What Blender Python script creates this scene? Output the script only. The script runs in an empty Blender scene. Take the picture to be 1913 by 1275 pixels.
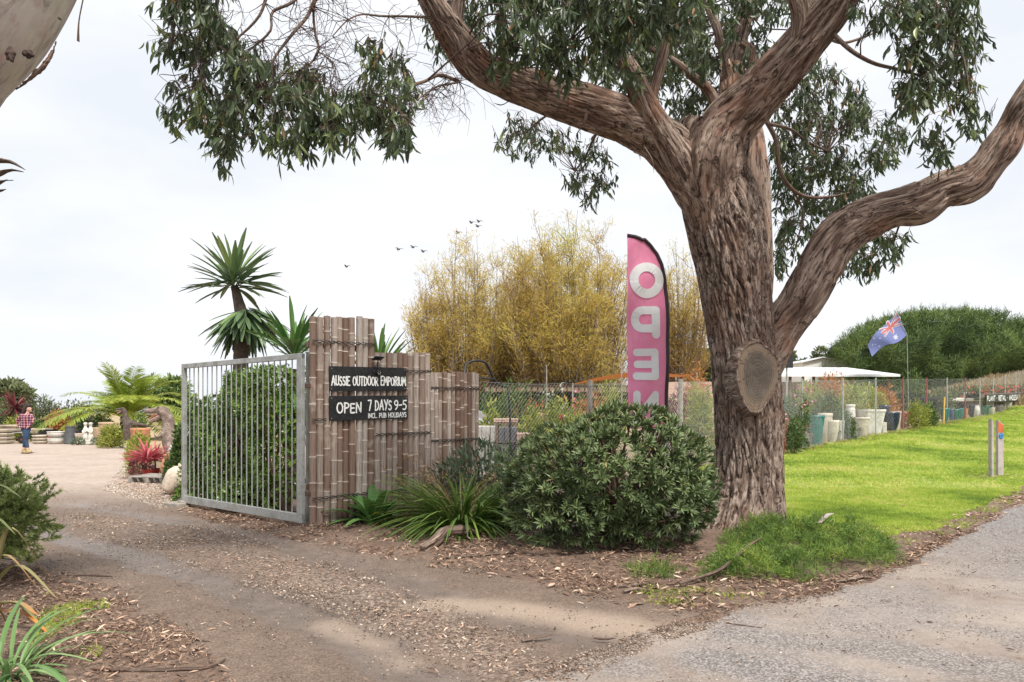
import bpy, bmesh, math, random
import numpy as np
from mathutils import Vector, Matrix, geometry

random.seed(7)
RNG = np.random.default_rng(11)
SC = bpy.context.scene
COL = SC.collection
R = math.radians

# ------------------------------------------------------------------ camera
F, HC, CX, HY = 1400.0, 1.45, 956.5, 770.0      # focal length in photo pixels, eye height, principal column, horizon row
cam_data = bpy.data.cameras.new("camera")
cam = bpy.data.objects.new("camera", cam_data)
COL.objects.link(cam)
cam.location = (0, 0, HC)
cam.rotation_euler = (R(90), 0, 0)
cam_data.sensor_width = 36
cam_data.lens = 36 * F / 1913
cam_data.shift_y = (HY - 637.5) / 1913
cam_data.clip_start = 0.05
cam_data.clip_end = 3000
SC.camera = cam

# ------------------------------------------------------------------ world, sun, exposure
SUN_DIR = Vector((0.34, -0.62, 1.0)).normalized()
sun_el = math.asin(SUN_DIR.z)
sun_az = math.atan2(SUN_DIR.x, SUN_DIR.y)
world = bpy.data.worlds.new("World")
SC.world = world
world.use_nodes = True
wn, wl = world.node_tree.nodes, world.node_tree.links
wn.clear()
sky = wn.new("ShaderNodeTexSky")
sky.sky_type = 'NISHITA'
sky.sun_disc = False
sky.sun_elevation = sun_el
sky.sun_rotation = sun_az
sky.dust_density = 3.0
mul = wn.new("ShaderNodeVectorMath"); mul.operation = 'SCALE'; mul.inputs['Scale'].default_value = 0.10
wl.new(sky.outputs[0], mul.inputs[0])
tc = wn.new("ShaderNodeTexCoord")
mp = wn.new("ShaderNodeMapping"); mp.inputs['Scale'].default_value = (1.0, 1.0, 2.6)
wl.new(tc.outputs['Generated'], mp.inputs[0])
nz = wn.new("ShaderNodeTexNoise"); nz.inputs['Scale'].default_value = 2.1; nz.inputs['Detail'].default_value = 7
nz.inputs['Roughness'].default_value = 0.52
wl.new(mp.outputs[0], nz.inputs['Vector'])
rp = wn.new("ShaderNodeValToRGB")
rp.color_ramp.elements[0].position = 0.36; rp.color_ramp.elements[0].color = (0.75, 0.785, 0.84, 1)
rp.color_ramp.elements[1].position = 0.66; rp.color_ramp.elements[1].color = (0.95, 0.955, 0.98, 1)
wl.new(nz.outputs['Fac'], rp.inputs[0])
mx = wn.new("ShaderNodeMix"); mx.data_type = 'RGBA'; mx.inputs['Factor'].default_value = 0.94
wl.new(mul.outputs[0], mx.inputs['A']); wl.new(rp.outputs[0], mx.inputs['B'])
bg = wn.new("ShaderNodeBackground"); bg.inputs['Strength'].default_value = 0.80
wl.new(mx.outputs['Result'], bg.inputs[0])
wo = wn.new("ShaderNodeOutputWorld"); wl.new(bg.outputs[0], wo.inputs[0])

sd = bpy.data.lights.new("sun", 'SUN')
sd.energy = 3.4; sd.angle = R(12); sd.color = (1.0, 0.95, 0.87)
sun = bpy.data.objects.new("sun", sd); COL.objects.link(sun)
sun.rotation_euler = (-SUN_DIR).to_track_quat('-Z', 'Y').to_euler()
sun.location = (30, -20, 40)
SC.view_settings.view_transform = 'Standard'
SC.view_settings.look = 'None'
SC.view_settings.exposure = 0.60
SC.view_settings.gamma = 1.0
SC.cycles.max_bounces = 5
SC.cycles.transparent_max_bounces = 8

# ------------------------------------------------------------------ terrain
def sstep(a, b, x):
    t = np.clip((x - a) / (b - a), 0, 1)
    return t * t * (3 - 2 * t)

def terr(x, y):
    x = np.asarray(x, float); y = np.asarray(y, float)
    r = x / np.maximum(y, 1.0)
    b = sstep(-0.08, 0.28, r)
    q = y - 12.3
    z = b * 0.0475 * np.clip(0.5 * (q + np.sqrt(q * q + 3.0)) - 0.05, 0, 75)
    z = z + sstep(0.50, 0.70, r) * np.clip(y - 40, 0, 60) * 0.08
    z = z + 0.012 * np.sin(x * 1.3 + 0.7) * np.cos(y * 0.9) * sstep(1, 4, y)
    # low mound of mulch under the bushes and round the trunk
    z = z + 0.10 * np.exp(-(((x - 1.9) / 1.9) ** 2 + ((y - 8.7) / 1.3) ** 2))
    return z

def W(px, py, Y):
    return Vector(((px - CX) * Y / F, Y, HC - (py - HY) * Y / F))

def G(px, py):
    """point of the ground under a photo pixel"""
    Ys = np.concatenate([np.linspace(1.0, 60, 3000), np.linspace(60, 400, 2000)])
    X = (px - CX) * Ys / F; Z = HC - (py - HY) * Ys / F
    d = Z - terr(X, Ys)
    i = int(np.argmax(d <= 0)) if (d <= 0).any() else len(Ys) - 1
    return Vector((X[i], Ys[i], float(terr(X[i], Ys[i]))))

def T(x, y): return float(terr(x, y))

def Gd(px, Y, dz=0.0):
    x = (px - CX) * Y / F
    return Vector((x, Y, T(x, Y) + dz))

# ------------------------------------------------------------------ numpy value noise
_perm = np.random.default_rng(3).permutation(512)
_val = np.random.default_rng(4).random(512)
def vnoise(x, y, z=0.0):
    x = np.asarray(x, float); y = np.asarray(y, float); z = np.asarray(z, float) + 0 * x
    xi = np.floor(x).astype(int); yi = np.floor(y).astype(int); zi = np.floor(z).astype(int)
    xf = x - xi; yf = y - yi; zf = z - zi
    u = xf * xf * (3 - 2 * xf); v = yf * yf * (3 - 2 * yf); w = zf * zf * (3 - 2 * zf)
    def h(i, j, k): return _val[_perm[(_perm[(_perm[i & 511] + j) & 511] + k) & 511]]
    def l(a, b, t): return a + (b - a) * t
    return l(l(l(h(xi, yi, zi), h(xi+1, yi, zi), u), l(h(xi, yi+1, zi), h(xi+1, yi+1, zi), u), v),
             l(l(h(xi, yi, zi+1), h(xi+1, yi, zi+1), u), l(h(xi, yi+1, zi+1), h(xi+1, yi+1, zi+1), u), v), w)
def fbm(x, y, z=0.0, o=4):
    s = 0; a = 0.5
    for i in range(o):
        s = s + a * (vnoise(x * 2**i + 17*i, y * 2**i + 5*i, z * 2**i) * 2 - 1); a *= 0.5
    return s

# ------------------------------------------------------------------ mesh builder
class MB:
    def __init__(s): s.v = []; s.f = []; s.uv = []; s.t = []; s.m = []; s.n = 0
    def add(s, v, faces, uv=None, tint=0.5, mi=0):
        v = np.asarray(v, float).reshape(-1, 3); k = len(v)
        if isinstance(faces, np.ndarray): faces = [faces]
        else:
            by = {}
            for f in faces: by.setdefault(len(f), []).append(f)
            faces = [np.array(q) for q in by.values()]
        for q in faces:
            if len(q): s.f.append(q + s.n); s.m.append(np.full(len(q), mi))
        s.v.append(v); s.n += k
        s.uv.append(np.zeros((k, 2)) if uv is None else np.asarray(uv, float))
        s.t.append(np.full(k, tint) if np.isscalar(tint) else np.asarray(tint, float))
        return s
    def mesh(s, name, org=(0, 0, 0), smooth=False):
        me = bpy.data.meshes.new(name)
        V = np.concatenate(s.v) - np.array(org); uv = np.concatenate(s.uv); t = np.concatenate(s.t)
        li = np.concatenate([f.ravel() for f in s.f]); tot = np.concatenate([np.full(len(f), f.shape[1]) for f in s.f])
        st = np.concatenate([[0], np.cumsum(tot)[:-1]]); mi = np.concatenate(s.m)
        me.vertices.add(len(V)); me.vertices.foreach_set('co', V.ravel().astype(np.float32))
        me.loops.add(len(li)); me.loops.foreach_set('vertex_index', li.astype(np.int32))
        me.polygons.add(len(tot)); me.polygons.foreach_set('loop_start', st.astype(np.int32))
        me.polygons.foreach_set('loop_total', tot.astype(np.int32))
        me.polygons.foreach_set('material_index', mi.astype(np.int32))
        me.polygons.foreach_set('use_smooth', np.full(len(tot), bool(smooth)))
        me.update(calc_edges=True)
        ul = me.uv_layers.new(name='UVMap'); ul.data.foreach_set('uv', uv[li].ravel().astype(np.float32))
        at = me.attributes.new('tint', 'FLOAT', 'POINT'); at.data.foreach_set('value', t.astype(np.float32))
        me.validate()
        return me

ORG = {}
def setp(o, label=None, cat=None, group=None, kind=None):
    if label: o['label'] = label
    if cat: o['category'] = cat
    if group: o['group'] = group
    if kind: o['kind'] = kind
    return o
def thing(name, loc, label, cat, group=None):
    o = bpy.data.objects.new(name, None); COL.objects.link(o)
    o.location = loc; o.empty_display_size = 0.2
    ORG[o.name] = Vector(loc)
    return setp(o, label, cat, group)
def put(name, mb, mats, parent=None, loc=(0, 0, 0), smooth=False, label=None, cat=None, group=None, kind=None):
    """link a mesh built in world coordinates; loc is the base of a top-level thing"""
    org = ORG[parent.name] if parent else Vector(loc)
    me = mb.mesh(name, org, smooth)
    for m in (mats if isinstance(mats, (list, tuple)) else [mats]): me.materials.append(m)
    o = bpy.data.objects.new(name, me); COL.objects.link(o)
    if parent: o.parent = parent; ORG[o.name] = org
    else: o.location = org; ORG[o.name] = org
    return setp(o, label, cat, group, kind)
def copy_tree(o, loc=None, rz=None, sc=None, label=None, parent=None):
    c = o.copy(); COL.objects.link(c)
    if parent: c.parent = parent
    if loc is not None: c.location = loc
    if rz is not None: c.rotation_euler = (0, 0, rz)
    if sc is not None: c.scale = (sc,) * 3 if np.isscalar(sc) else sc
    if label: c['label'] = label
    for ch in [q for q in COL.objects if q.parent == o]: copy_tree(ch, parent=c)
    return c

# ------------------------------------------------------------------ shapes
BOXF = np.array([[0,3,2,1],[4,5,6,7],[0,1,5,4],[1,2,6,5],[2,3,7,6],[3,0,4,7]])
def box(mb, c, s, rz=0, M=None, bev=0.0, tint=0.5, mi=0):
    """axis box with chamfered vertical and horizontal edges when bev > 0"""
    hx, hy, hz = s[0]/2, s[1]/2, s[2]/2
    if bev <= 0:
        v = np.array([[-hx,-hy,-hz],[hx,-hy,-hz],[hx,hy,-hz],[-hx,hy,-hz],[-hx,-hy,hz],[hx,-hy,hz],[hx,hy,hz],[-hx,hy,hz]]); fs = BOXF
    else:
        b = min(bev, hx*.9, hy*.9, hz*.9); v = []
        for sx in (-1, 1):
            for sy in (-1, 1):
                for sz in (-1, 1):
                    v += [[sx*(hx-b), sy*(hy-b), sz*hz], [sx*(hx-b), sy*hy, sz*(hz-b)], [sx*hx, sy*(hy-b), sz*(hz-b)]]
        v = np.array(v)
        bm = bmesh.new(); vs = [bm.verts.new(p) for p in v]
        bmesh.ops.convex_hull(bm, input=vs)
        bmesh.ops.dissolve_limit(bm, angle_limit=0.01, verts=bm.verts[:], edges=bm.edges[:])
        bm.verts.index_update(); v = np.array([q.co[:] for q in bm.verts]); fs = [[q.index for q in f.verts] for f in bm.faces]; bm.free()
    if M is not None: v = v @ np.array(M.to_3x3()).T
    if rz: v = v @ np.array(Matrix.Rotation(rz, 3, 'Z')).T
    mb.add(v + np.array(c), fs, tint=tint, mi=mi)

def smooth_path(pts, rad, n):
    P = np.array([list(p) for p in pts], float); r = np.array(rad, float) * np.ones(len(pts))
    d = np.concatenate([[0], np.cumsum(np.linalg.norm(np.diff(P, axis=0), axis=1))])
    t = np.linspace(0, d[-1], n)
    def cr(y):
        m = np.gradient(y, d, axis=0) if len(d) > 2 else np.repeat((np.diff(y, axis=0) / np.diff(d)[:, None] if y.ndim > 1 else np.diff(y)/np.diff(d)), 2, axis=0)
        i = np.clip(np.searchsorted(d, t, side='right') - 1, 0, len(d) - 2)
        h = d[i+1] - d[i]; u = (t - d[i]) / h
        if y.ndim > 1: u = u[:, None]; h = h[:, None]
        return (2*u**3-3*u**2+1)*y[i] + (u**3-2*u**2+u)*h*m[i] + (-2*u**3+3*u**2)*y[i+1] + (u**3-u**2)*h*m[i+1]
    return cr(P), np.maximum(cr(r), 0.0005), t

def frames(P):
    Tn = np.gradient(P, axis=0); Tn /= np.linalg.norm(Tn, axis=1)[:, None] + 1e-12
    a = np.array([0, 0, 1.0]) if abs(Tn[0][2]) < 0.9 else np.array([1.0, 0, 0])
    N = np.zeros_like(P); n = np.cross(Tn[0], a); n /= np.linalg.norm(n); N[0] = n
    for i in range(1, len(P)):
        n = n - Tn[i] * np.dot(n, Tn[i]); n /= np.linalg.norm(n) + 1e-12; N[i] = n
    return Tn, N, np.cross(Tn, N)

def tube(mb, pts, rad, n=8, seg=None, disp=None, caps=True, tint=0.5, mi=0, uvs=1.0, flat=1.0):
    """swept tube; disp(u_angle, v_len, points, radius) -> radial offset"""
    if seg is None: P = np.array([list(p) for p in pts], float); r = np.array(rad, float) * np.ones(len(P)); L = np.concatenate([[0], np.cumsum(np.linalg.norm(np.diff(P, axis=0), axis=1))])
    else: P, r, L = smooth_path(pts, rad, seg)
    Tn, N, B = frames(P)
    a = np.linspace(0, 2*np.pi, n + 1)
    A, Lm = np.meshgrid(a, L); Rm = r[:, None] * np.ones(n + 1)
    ca, sa = np.cos(a)[None, :, None], np.sin(a)[None, :, None] * flat
    dirs = N[:, None, :] * ca + B[:, None, :] * sa
    pos = P[:, None, :] + dirs * Rm[..., None]
    if disp is not None: pos = pos + dirs * disp(A, Lm, pos, Rm)[..., None]
    m = len(P); i = np.arange(m - 1)[:, None]; j = np.arange(n)[None, :]
    q = np.stack([i*(n+1)+j, i*(n+1)+j+1, (i+1)*(n+1)+j+1, (i+1)*(n+1)+j], -1).reshape(-1, 4)
    uv = np.stack([A / (2*np.pi) * uvs, Lm], -1).reshape(-1, 2)
    V = pos.reshape(-1, 3); fl = [q]
    if caps:
        V = np.concatenate([V, P[:1], P[-1:]]); uv = np.concatenate([uv, [[0, 0]], [[0, L[-1]]]])
        c0 = m*(n+1); c1 = c0 + 1; jj = np.arange(n)
        fl.append(np.stack([np.full(n, c0), jj + 1, jj], -1))
        fl.append(np.stack([np.full(n, c1), (m-1)*(n+1) + jj, (m-1)*(n+1) + jj + 1], -1))
    tt = np.full(len(V), tint) if np.isscalar(tint) else np.asarray(tint)[:len(V)]
    k = mb.n
    mb.v.append(V); mb.n += len(V); mb.uv.append(uv); mb.t.append(tt)
    for f in fl: mb.f.append(f + k); mb.m.append(np.full(len(f), mi))

def lathe(mb, prof, c=(0, 0, 0), n=28, M=None, tint=0.5, mi=0, sq=0.0, sx=1, sy=1):
    """prof: (radius, z) list; sq > 0 squares the plan"""
    a = np.linspace(0, 2*np.pi, n + 1); prof = np.array(prof, float); m = len(prof)
    k = 1.0
    if sq > 0:
        e = 2 + sq * 10; k = 1.0 / (np.abs(np.cos(a))**e + np.abs(np.sin(a))**e)**(1/e)
    x = prof[:, :1] * (np.cos(a) * k)[None] * sx; y = prof[:, :1] * (np.sin(a) * k)[None] * sy; z = prof[:, 1:] + 0 * x
    V = np.stack([x, y, z], -1).reshape(-1, 3)
    uv = np.stack([(a / 6.2832)[None] + 0*x, z], -1).reshape(-1, 2)
    if M is not None: V = V @ np.array(M.to_3x3()).T
    i = np.arange(m - 1)[:, None]; j = np.arange(n)[None, :]
    q = np.stack([i*(n+1)+j, i*(n+1)+j+1, (i+1)*(n+1)+j+1, (i+1)*(n+1)+j], -1).reshape(-1, 4)
    mb.add(V + np.array(c), q, uv=uv, tint=tint, mi=mi)

def ball(mb, c, r, n=12, M=None, tint=0.5, mi=0, z0=-1.0, z1=1.0):
    r = np.array(r) * np.ones(3)
    th = np.linspace(math.asin(z0), math.asin(z1), n//2 + 1)
    a = np.linspace(0, 2*np.pi, n + 1)
    V = np.stack([np.cos(th)[:, None]*np.cos(a)*r[0], np.cos(th)[:, None]*np.sin(a)*r[1], np.sin(th)[:, None]*r[2] + 0*a[None]], -1).reshape(-1, 3)
    if M is not None: V = V @ np.array(M.to_3x3()).T
    m = len(th); i = np.arange(m - 1)[:, None]; j = np.arange(n)[None, :]
    q = np.stack([i*(n+1)+j, i*(n+1)+j+1, (i+1)*(n+1)+j+1, (i+1)*(n+1)+j], -1).reshape(-1, 4)
    mb.add(V + np.array(c), q, tint=tint, mi=mi)

# ---- leaf templates: along +X from the origin, unit length, normal +Z
def blade(n=3, w=0.12, bend=0.15, fold=0.25, tip=0.0, wpow=0.8, shape='lens'):
    v = []; f = []
    for i in range(n + 1):
        t = i / n
        ww = w * (math.sin(math.pi * min(1, t * 0.96 + 0.02)) ** wpow if shape == 'lens' else (1 - t) ** 0.7 * min(1, 0.5 + 3*t)) + tip
        z = -bend * t * t; x = t * (1 - 0.3 * abs(bend) * t)
        v += [[x, -ww/2, z + fold*ww], [x, 0, z], [x, ww/2, z + fold*ww]]
    for i in range(n):
        a = i*3
        f += [[a, a+3, a+4, a+1], [a+1, a+4, a+5, a+2]]
    return np.array(v), np.array(f)
def flatblade(n=2, w=0.2, bend=0.2, wpow=0.8):
    v = []; f = []
    for i in range(n + 1):
        t = i / n; ww = w * math.sin(math.pi * (0.06 + 0.9*t)) ** wpow
        v += [[t, -ww/2, -bend*t*t], [t, ww/2, -bend*t*t]]
    for i in range(n): a = i*2; f.append([a, a+2, a+3, a+1])
    return np.array(v), np.array(f)

def unit(a): return a / (np.linalg.norm(a, axis=-1, keepdims=True) + 1e-9)
def rdir(n, rng=RNG):
    return unit(rng.normal(size=(n, 3)))
def scatter(mb, tmpl, pos, d, up=None, size=1.0, tint=None, wid=1.0, mi=0):
    """copies of a template: x axis along d, z near up"""
    V, Fq = tmpl; N = len(pos); pos = np.asarray(pos, float); d = unit(np.asarray(d, float))
    if up is None: up = rdir(N)
    up = np.asarray(up, float) * np.ones((N, 3))
    y = unit(np.cross(up, d) + 1e-6); z = np.cross(d, y)
    s = (np.asarray(size, float) * np.ones(N))[:, None, None]
    w = (np.asarray(wid, float) * np.ones(N))[:, None, None]
    P = (V[None, :, 0:1] * d[:, None] + V[None, :, 1:2] * y[:, None] * w + V[None, :, 2:3] * z[:, None]) * s + pos[:, None]
    k = len(V); fs = (Fq[None] + (np.arange(N) * k)[:, None, None]).reshape(-1, Fq.shape[1])
    if tint is None: tint = RNG.random(N)
    tt = np.repeat(np.asarray(tint, float) * np.ones(N), k)
    uv = np.tile(np.stack([V[:, 0], V[:, 1]], -1), (N, 1))
    mb.add(P.reshape(-1, 3), fs, uv=uv, tint=tt, mi=mi)

# ------------------------------------------------------------------ materials
def newmat(name):
    m = bpy.data.materials.new(name); m.use_nodes = True
    nt = m.node_tree; nt.nodes.clear()
    out = nt.nodes.new('ShaderNodeOutputMaterial'); b = nt.nodes.new('ShaderNodeBsdfPrincipled')
    nt.links.new(b.outputs[0], out.inputs[0])
    return m, nt, b, out
def nd(nt, t, **k):
    n = nt.nodes.new(t)
    for a, v in k.items():
        if a in ('operation', 'data_type', 'blend_type', 'feature', 'distance', 'attribute_name', 'noise_dimensions', 'wave_type', 'bands_direction', 'voronoi_dimensions', 'interpolation_type'): setattr(n, a, v)
        else: n.inputs[a.replace('_', ' ')].default_value = v
    return n
def ramp(nt, src, stops, interp='LINEAR'):
    r = nt.nodes.new('ShaderNodeValToRGB'); cr = r.color_ramp; cr.interpolation = interp
    while len(cr.elements) < len(stops): cr.elements.new(0.5)
    for e, (p, c) in zip(cr.elements, stops):
        e.position = p; e.color = (c[0], c[1], c[2], 1) if not np.isscalar(c) else (c, c, c, 1)
    nt.links.new(src, r.inputs[0]); return r
def mixc(nt, fac, a, b, blend='MIX'):
    m = nt.nodes.new('ShaderNodeMix'); m.data_type = 'RGBA'; m.blend_type = blend
    for k, v in (('Factor', fac), ('A', a), ('B', b)):
        s = m.inputs[k] if k == 'Factor' else [q for q in m.inputs if q.name == k and q.type == 'RGBA'][0]
        if hasattr(v, 'is_output'): nt.links.new(v, s)
        elif k == 'Factor': s.default_value = v
        else: s.default_value = (*v[:3], 1)
    return [q for q in m.outputs if q.type == 'RGBA'][0]
def math_(nt, op, a, b=None, c=None):
    n = nt.nodes.new('ShaderNodeMath'); n.operation = op
    for i, v in enumerate((a, b, c)):
        if v is None: continue
        if hasattr(v, 'is_output'): nt.links.new(v, n.inputs[i])
        else: n.inputs[i].default_value = v
    return n.outputs[0]
def noise_(nt, scale, detail=4, rough=0.55, vec=None, dist=0.0):
    n = nd(nt, 'ShaderNodeTexNoise', Scale=scale, Detail=detail, Roughness=rough, Distortion=dist)
    if vec is None:
        tcn = nt.nodes.new('ShaderNodeNewGeometry'); vec = tcn.outputs['Position']
    nt.links.new(vec, n.inputs['Vector']); return n.outputs['Fac']
def objco(nt, sc=(1, 1, 1)):
    t = nt.nodes.new('ShaderNodeTexCoord'); m = nt.nodes.new('ShaderNodeMapping'); m.inputs['Scale'].default_value = sc
    nt.links.new(t.outputs['Object'], m.inputs[0]); return m.outputs[0]
def bump(nt, b, h, strength=0.5, dist=0.01, prev=None):
    n = nd(nt, 'ShaderNodeBump', Strength=strength, Distance=dist)
    nt.links.new(h, n.inputs['Height'])
    if prev is not None: nt.links.new(prev, n.inputs['Normal'])
    nt.links.new(n.outputs[0], b.inputs['Normal']); return n.outputs[0]

def leafmat(name, stops, rough=0.5, trans=0.25, spec=0.35, hue_noise=0.0):
    m, nt, b, out = newmat(name)
    at = nd(nt, 'ShaderNodeAttribute', attribute_name='tint')
    c = ramp(nt, at.outputs['Fac'], stops).outputs[0]
    if hue_noise:
        c = mixc(nt, math_(nt, 'MULTIPLY', noise_(nt, hue_noise, 2), 0.55), c, tuple(x*0.45 for x in stops[0][1]))
    nt.links.new(c, b.inputs['Base Color']); b.inputs['Roughness'].default_value = rough
    b.inputs['Specular IOR Level'].default_value = spec
    if trans:
        tr = nt.nodes.new('ShaderNodeBsdfTranslucent'); nt.links.new(c, tr.inputs[0])
        ms = nt.nodes.new('ShaderNodeMixShader'); ms.inputs[0].default_value = trans
        nt.links.new(b.outputs[0], ms.inputs[1]); nt.links.new(tr.outputs[0], ms.inputs[2]); nt.links.new(ms.outputs[0], out.inputs[0])
    return m
def plain(name, col, rough=0.6, metal=0.0, var=0.15, scale=8.0, bmp=0.0, dirt=None, spec=0.4):
    """painted, cast or moulded surface with uneven tone and fine relief"""
    m, nt, b, out = newmat(name)
    v = objco(nt); n1 = noise_(nt, scale, 5, 0.6, v); n2 = noise_(nt, scale*6, 3, 0.6, v)
    dk = tuple(c*(1-var*1.6) for c in col); lt = tuple(min(1, c*(1+var)) for c in col)
    c = ramp(nt, n1, [(0.3, dk), (0.5, col), (0.72, lt)]).outputs[0]
    if dirt:
        c = mixc(nt, ramp(nt, n2, [(0.52, 0.0), (0.72, 0.75)]).outputs[0], c, dirt)
    nt.links.new(c, b.inputs['Base Color']); b.inputs['Metallic'].default_value = metal
    nt.links.new(ramp(nt, n2, [(0.3, max(0, rough-0.12)), (0.7, min(1, rough+0.12))]).outputs[0], b.inputs['Roughness'])
    b.inputs['Specular IOR Level'].default_value = spec
    if bmp: bump(nt, b, n2, bmp, 0.01)
    return m
# ================================================================== GROUND
def P2(lst): return [G(*p).to_2d() for p in lst]
road_edge = P2([(1000,1275),(1130,1218),(1260,1172),(1420,1132),(1560,1103),(1660,1072),(1740,1030),(1830,982),(1913,940)])
rd = (road_edge[-1] - road_edge[-3]).normalized()
road_poly = [Vector((-6.5, -3)), Vector((-1.6, 1.8))] + road_edge + [road_edge[-1] + rd*8 + Vector((0,.3)), road_edge[-1] + rd*90, road_edge[-1] + rd*90 + Vector((12,-12)), Vector((14, 3)), Vector((6, -6))]
drive_right = P2([(1320,1150),(1180,1128),(1060,1098),(900,1066),(760,1040),(640,1018),(540,1003),(440,984),(360,960),(325,940),(300,905),(278,885),(262,862),(268,842),(262,829)])
drive_left = [Vector((-3.2,1.6))] + P2([(430,1275),(330,1180),(200,1110),(90,1072),(20,1040)]) + [Vector((-9,9)), Vector((-16,12)), Vector((-45,22)), Vector((-45,34))] 
drive_poly = drive_left + P2([(-40,828),(60,827),(160,828),(230,825)]) + list(reversed(drive_right)) + list(reversed(road_edge[:2])) + [Vector((-1.6,1.8))]
FD = Vector((0.68, 0.735)).normalized(); F0 = Vector((-2.55, 9.4))
def fen(t): return F0 + FD * t
FN_ = Vector((FD.y, -FD.x))
lawn_poly = P2([(1300,905),(1340,960),(1455,980),(1560,990),(1650,1003),(1730,990),(1800,962),(1860,935),(1913,912)])
lawn_poly += [lawn_poly[-1] + rd*8 + Vector((0,.5)), lawn_poly[-1] + rd*85]
lawn_poly += [fen(95) - FN_*.5, fen(14.2) - FN_*.25, fen(8) - FN_*.1, fen(4.5) + Vector((.3,-.3)), G(1100,900).to_2d()]

def ragged(poly, amp=0.05, step=0.22, lim=22):
    out = []
    n = len(poly)
    for i in range(n):
        a, b = poly[i], poly[(i+1) % n]; L = (b-a).length
        near = min(a.length, b.length) < lim
        k = max(1, int(L / step)) if near else max(1, int(L/4))
        k = min(k, 120)
        for j in range(k):
            p = a.lerp(b, j/k)
            if near:
                d = (b-a).normalized(); q = Vector((-d.y, d.x))
                p = p + q * float(fbm(p.x*2.3, p.y*2.3) * amp * 2)
            out.append(p)
    return out
road_r, lawn_r = ragged(road_poly, .10), ragged(lawn_poly, .12)
def inside(poly, X, Y):
    X = np.asarray(X); Y = np.asarray(Y); r = np.zeros(X.shape, bool); n = len(poly); P = [(p[0], p[1]) for p in poly]
    for i in range(n):
        x1, y1 = P[i]; x2, y2 = P[(i+1) % n]
        c = ((y1 > Y) != (y2 > Y)) & (X < (x2-x1)*(Y-y1)/((y2-y1) + 1e-12) + x1)
        r ^= c
    return r
def pdist(line, X, Y):
    d = np.full(np.shape(X), 1e9)
    for a, b in zip(line[:-1], line[1:]):
        ax, ay, bx, by = a[0], a[1], b[0], b[1]; L = (bx-ax)**2 + (by-ay)**2 + 1e-9
        t = np.clip(((X-ax)*(bx-ax) + (Y-ay)*(by-ay))/L, 0, 1)
        d = np.minimum(d, np.hypot(X-ax-t*(bx-ax), Y-ay-t*(by-ay)))
    return d

# one triangulated sheet, split along its region outlines (no overlaps)
pts = []
def gridpts(x0, x1, y0, y1, s, jit=0.3):
    X, Y = np.meshgrid(np.arange(x0, x1, s), np.arange(y0, y1, s)); n = X.size
    X = X.ravel() + RNG.uniform(-jit, jit, n)*s; Y = Y.ravel() + RNG.uniform(-jit, jit, n)*s
    return X, Y
gx, gy = [], []
for (x0, x1, y0, y1, s, cut) in [(-5.5, 8, 3.4, 12, 0.085, None), (-22, 22, -4, 32, 0.5, (-5.5, 8, 3.4, 12)), (-70, 80, -20, 100, 2.5, (-22, 22, -4, 32)), (-420, 440, -60, 700, 24, (-70, 80, -20, 100))]:
    X, Y = gridpts(x0, x1, y0, y1, s)
    keep = np.ones(X.shape, bool)
    if cut: keep = ~((X > cut[0]) & (X < cut[1]) & (Y > cut[2]) & (Y < cut[3]))
    if s < 0.2: keep &= (np.abs(X) < Y*0.76 + 0.6)
    gx.append(X[keep]); gy.append(Y[keep])
gx = np.concatenate(gx); gy = np.concatenate(gy)
vin = [Vector((x, y)) for x, y in zip(gx, gy)]
cons = []
for poly in (road_r, lawn_r, ragged(drive_poly, .06)):
    s = len(vin); vin += [Vector((p[0], p[1])) for p in poly]
    cons += [(s+i, s+(i+1) % len(poly)) for i in range(len(poly))]
dr_r = [v for v in vin[cons[len(road_r)+len(lawn_r)][0]:]]
ov, oe, of, _, _, _ = geometry.delaunay_2d_cdt(vin, cons, [], 0, 1e-5)
ov = np.array([(v.x, v.y) for v in ov]); of = np.array([f[:] for f in of if len(f) == 3])
cc = ov[of].mean(axis=1)
isroad = inside(road_r, cc[:, 0], cc[:, 1]); islawn = inside(lawn_r, cc[:, 0], cc[:, 1]) & ~isroad
isdrive = inside(dr_r, cc[:, 0], cc[:, 1]) & ~isroad & ~islawn
# masks of surface kind (compacted tyre tracks, pale sand, coarse stone)
trackA = P2([(60,985),(180,1020),(330,1062),(480,1110),(620,1165),(720,1220),(800,1275)]) + [Vector((-.1,2.6))]
trackB = P2([(120,935),(260,960),(400,985),(560,1030),(720,1075),(850,1125),(980,1165),(1100,1200)])
trackA0 = P2([(60,985),(30,930)]); 
sandL = P2([(830,1128),(930,1132),(1040,1150),(1160,1170),(1230,1190)])
sandM = P2([(620,1165),(700,1200),(760,1235)])
coarseL = P2([(150,968),(300,1000),(430,1030),(560,1075),(700,1120),(850,1190),(950,1240)])
GV = np.column_stack([ov, terr(ov[:, 0], ov[:, 1])])
X, Y = ov[:, 0], ov[:, 1]
wob = fbm(X*1.1, Y*1.1)*0.25
wob2 = wob*.6 + fbm(X*4.5, Y*4.5)*.16
mA = 1 - sstep(0.18, 0.36, pdist(trackA, X, Y) + wob2); mB = 1 - sstep(0.15, 0.33, pdist(trackB, X, Y) + wob2)
mS = np.maximum(1 - sstep(0.06, 0.34, pdist(sandL, X, Y) + wob*.8), 0.8*(1 - sstep(0.04, 0.26, pdist(sandM, X, Y) + wob*.7)))
mC = (1 - sstep(0.12, 0.5, pdist(coarseL, X, Y) + wob*.7)) * (1-mA)
farm = sstep(10.5, 16, Y)
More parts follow.
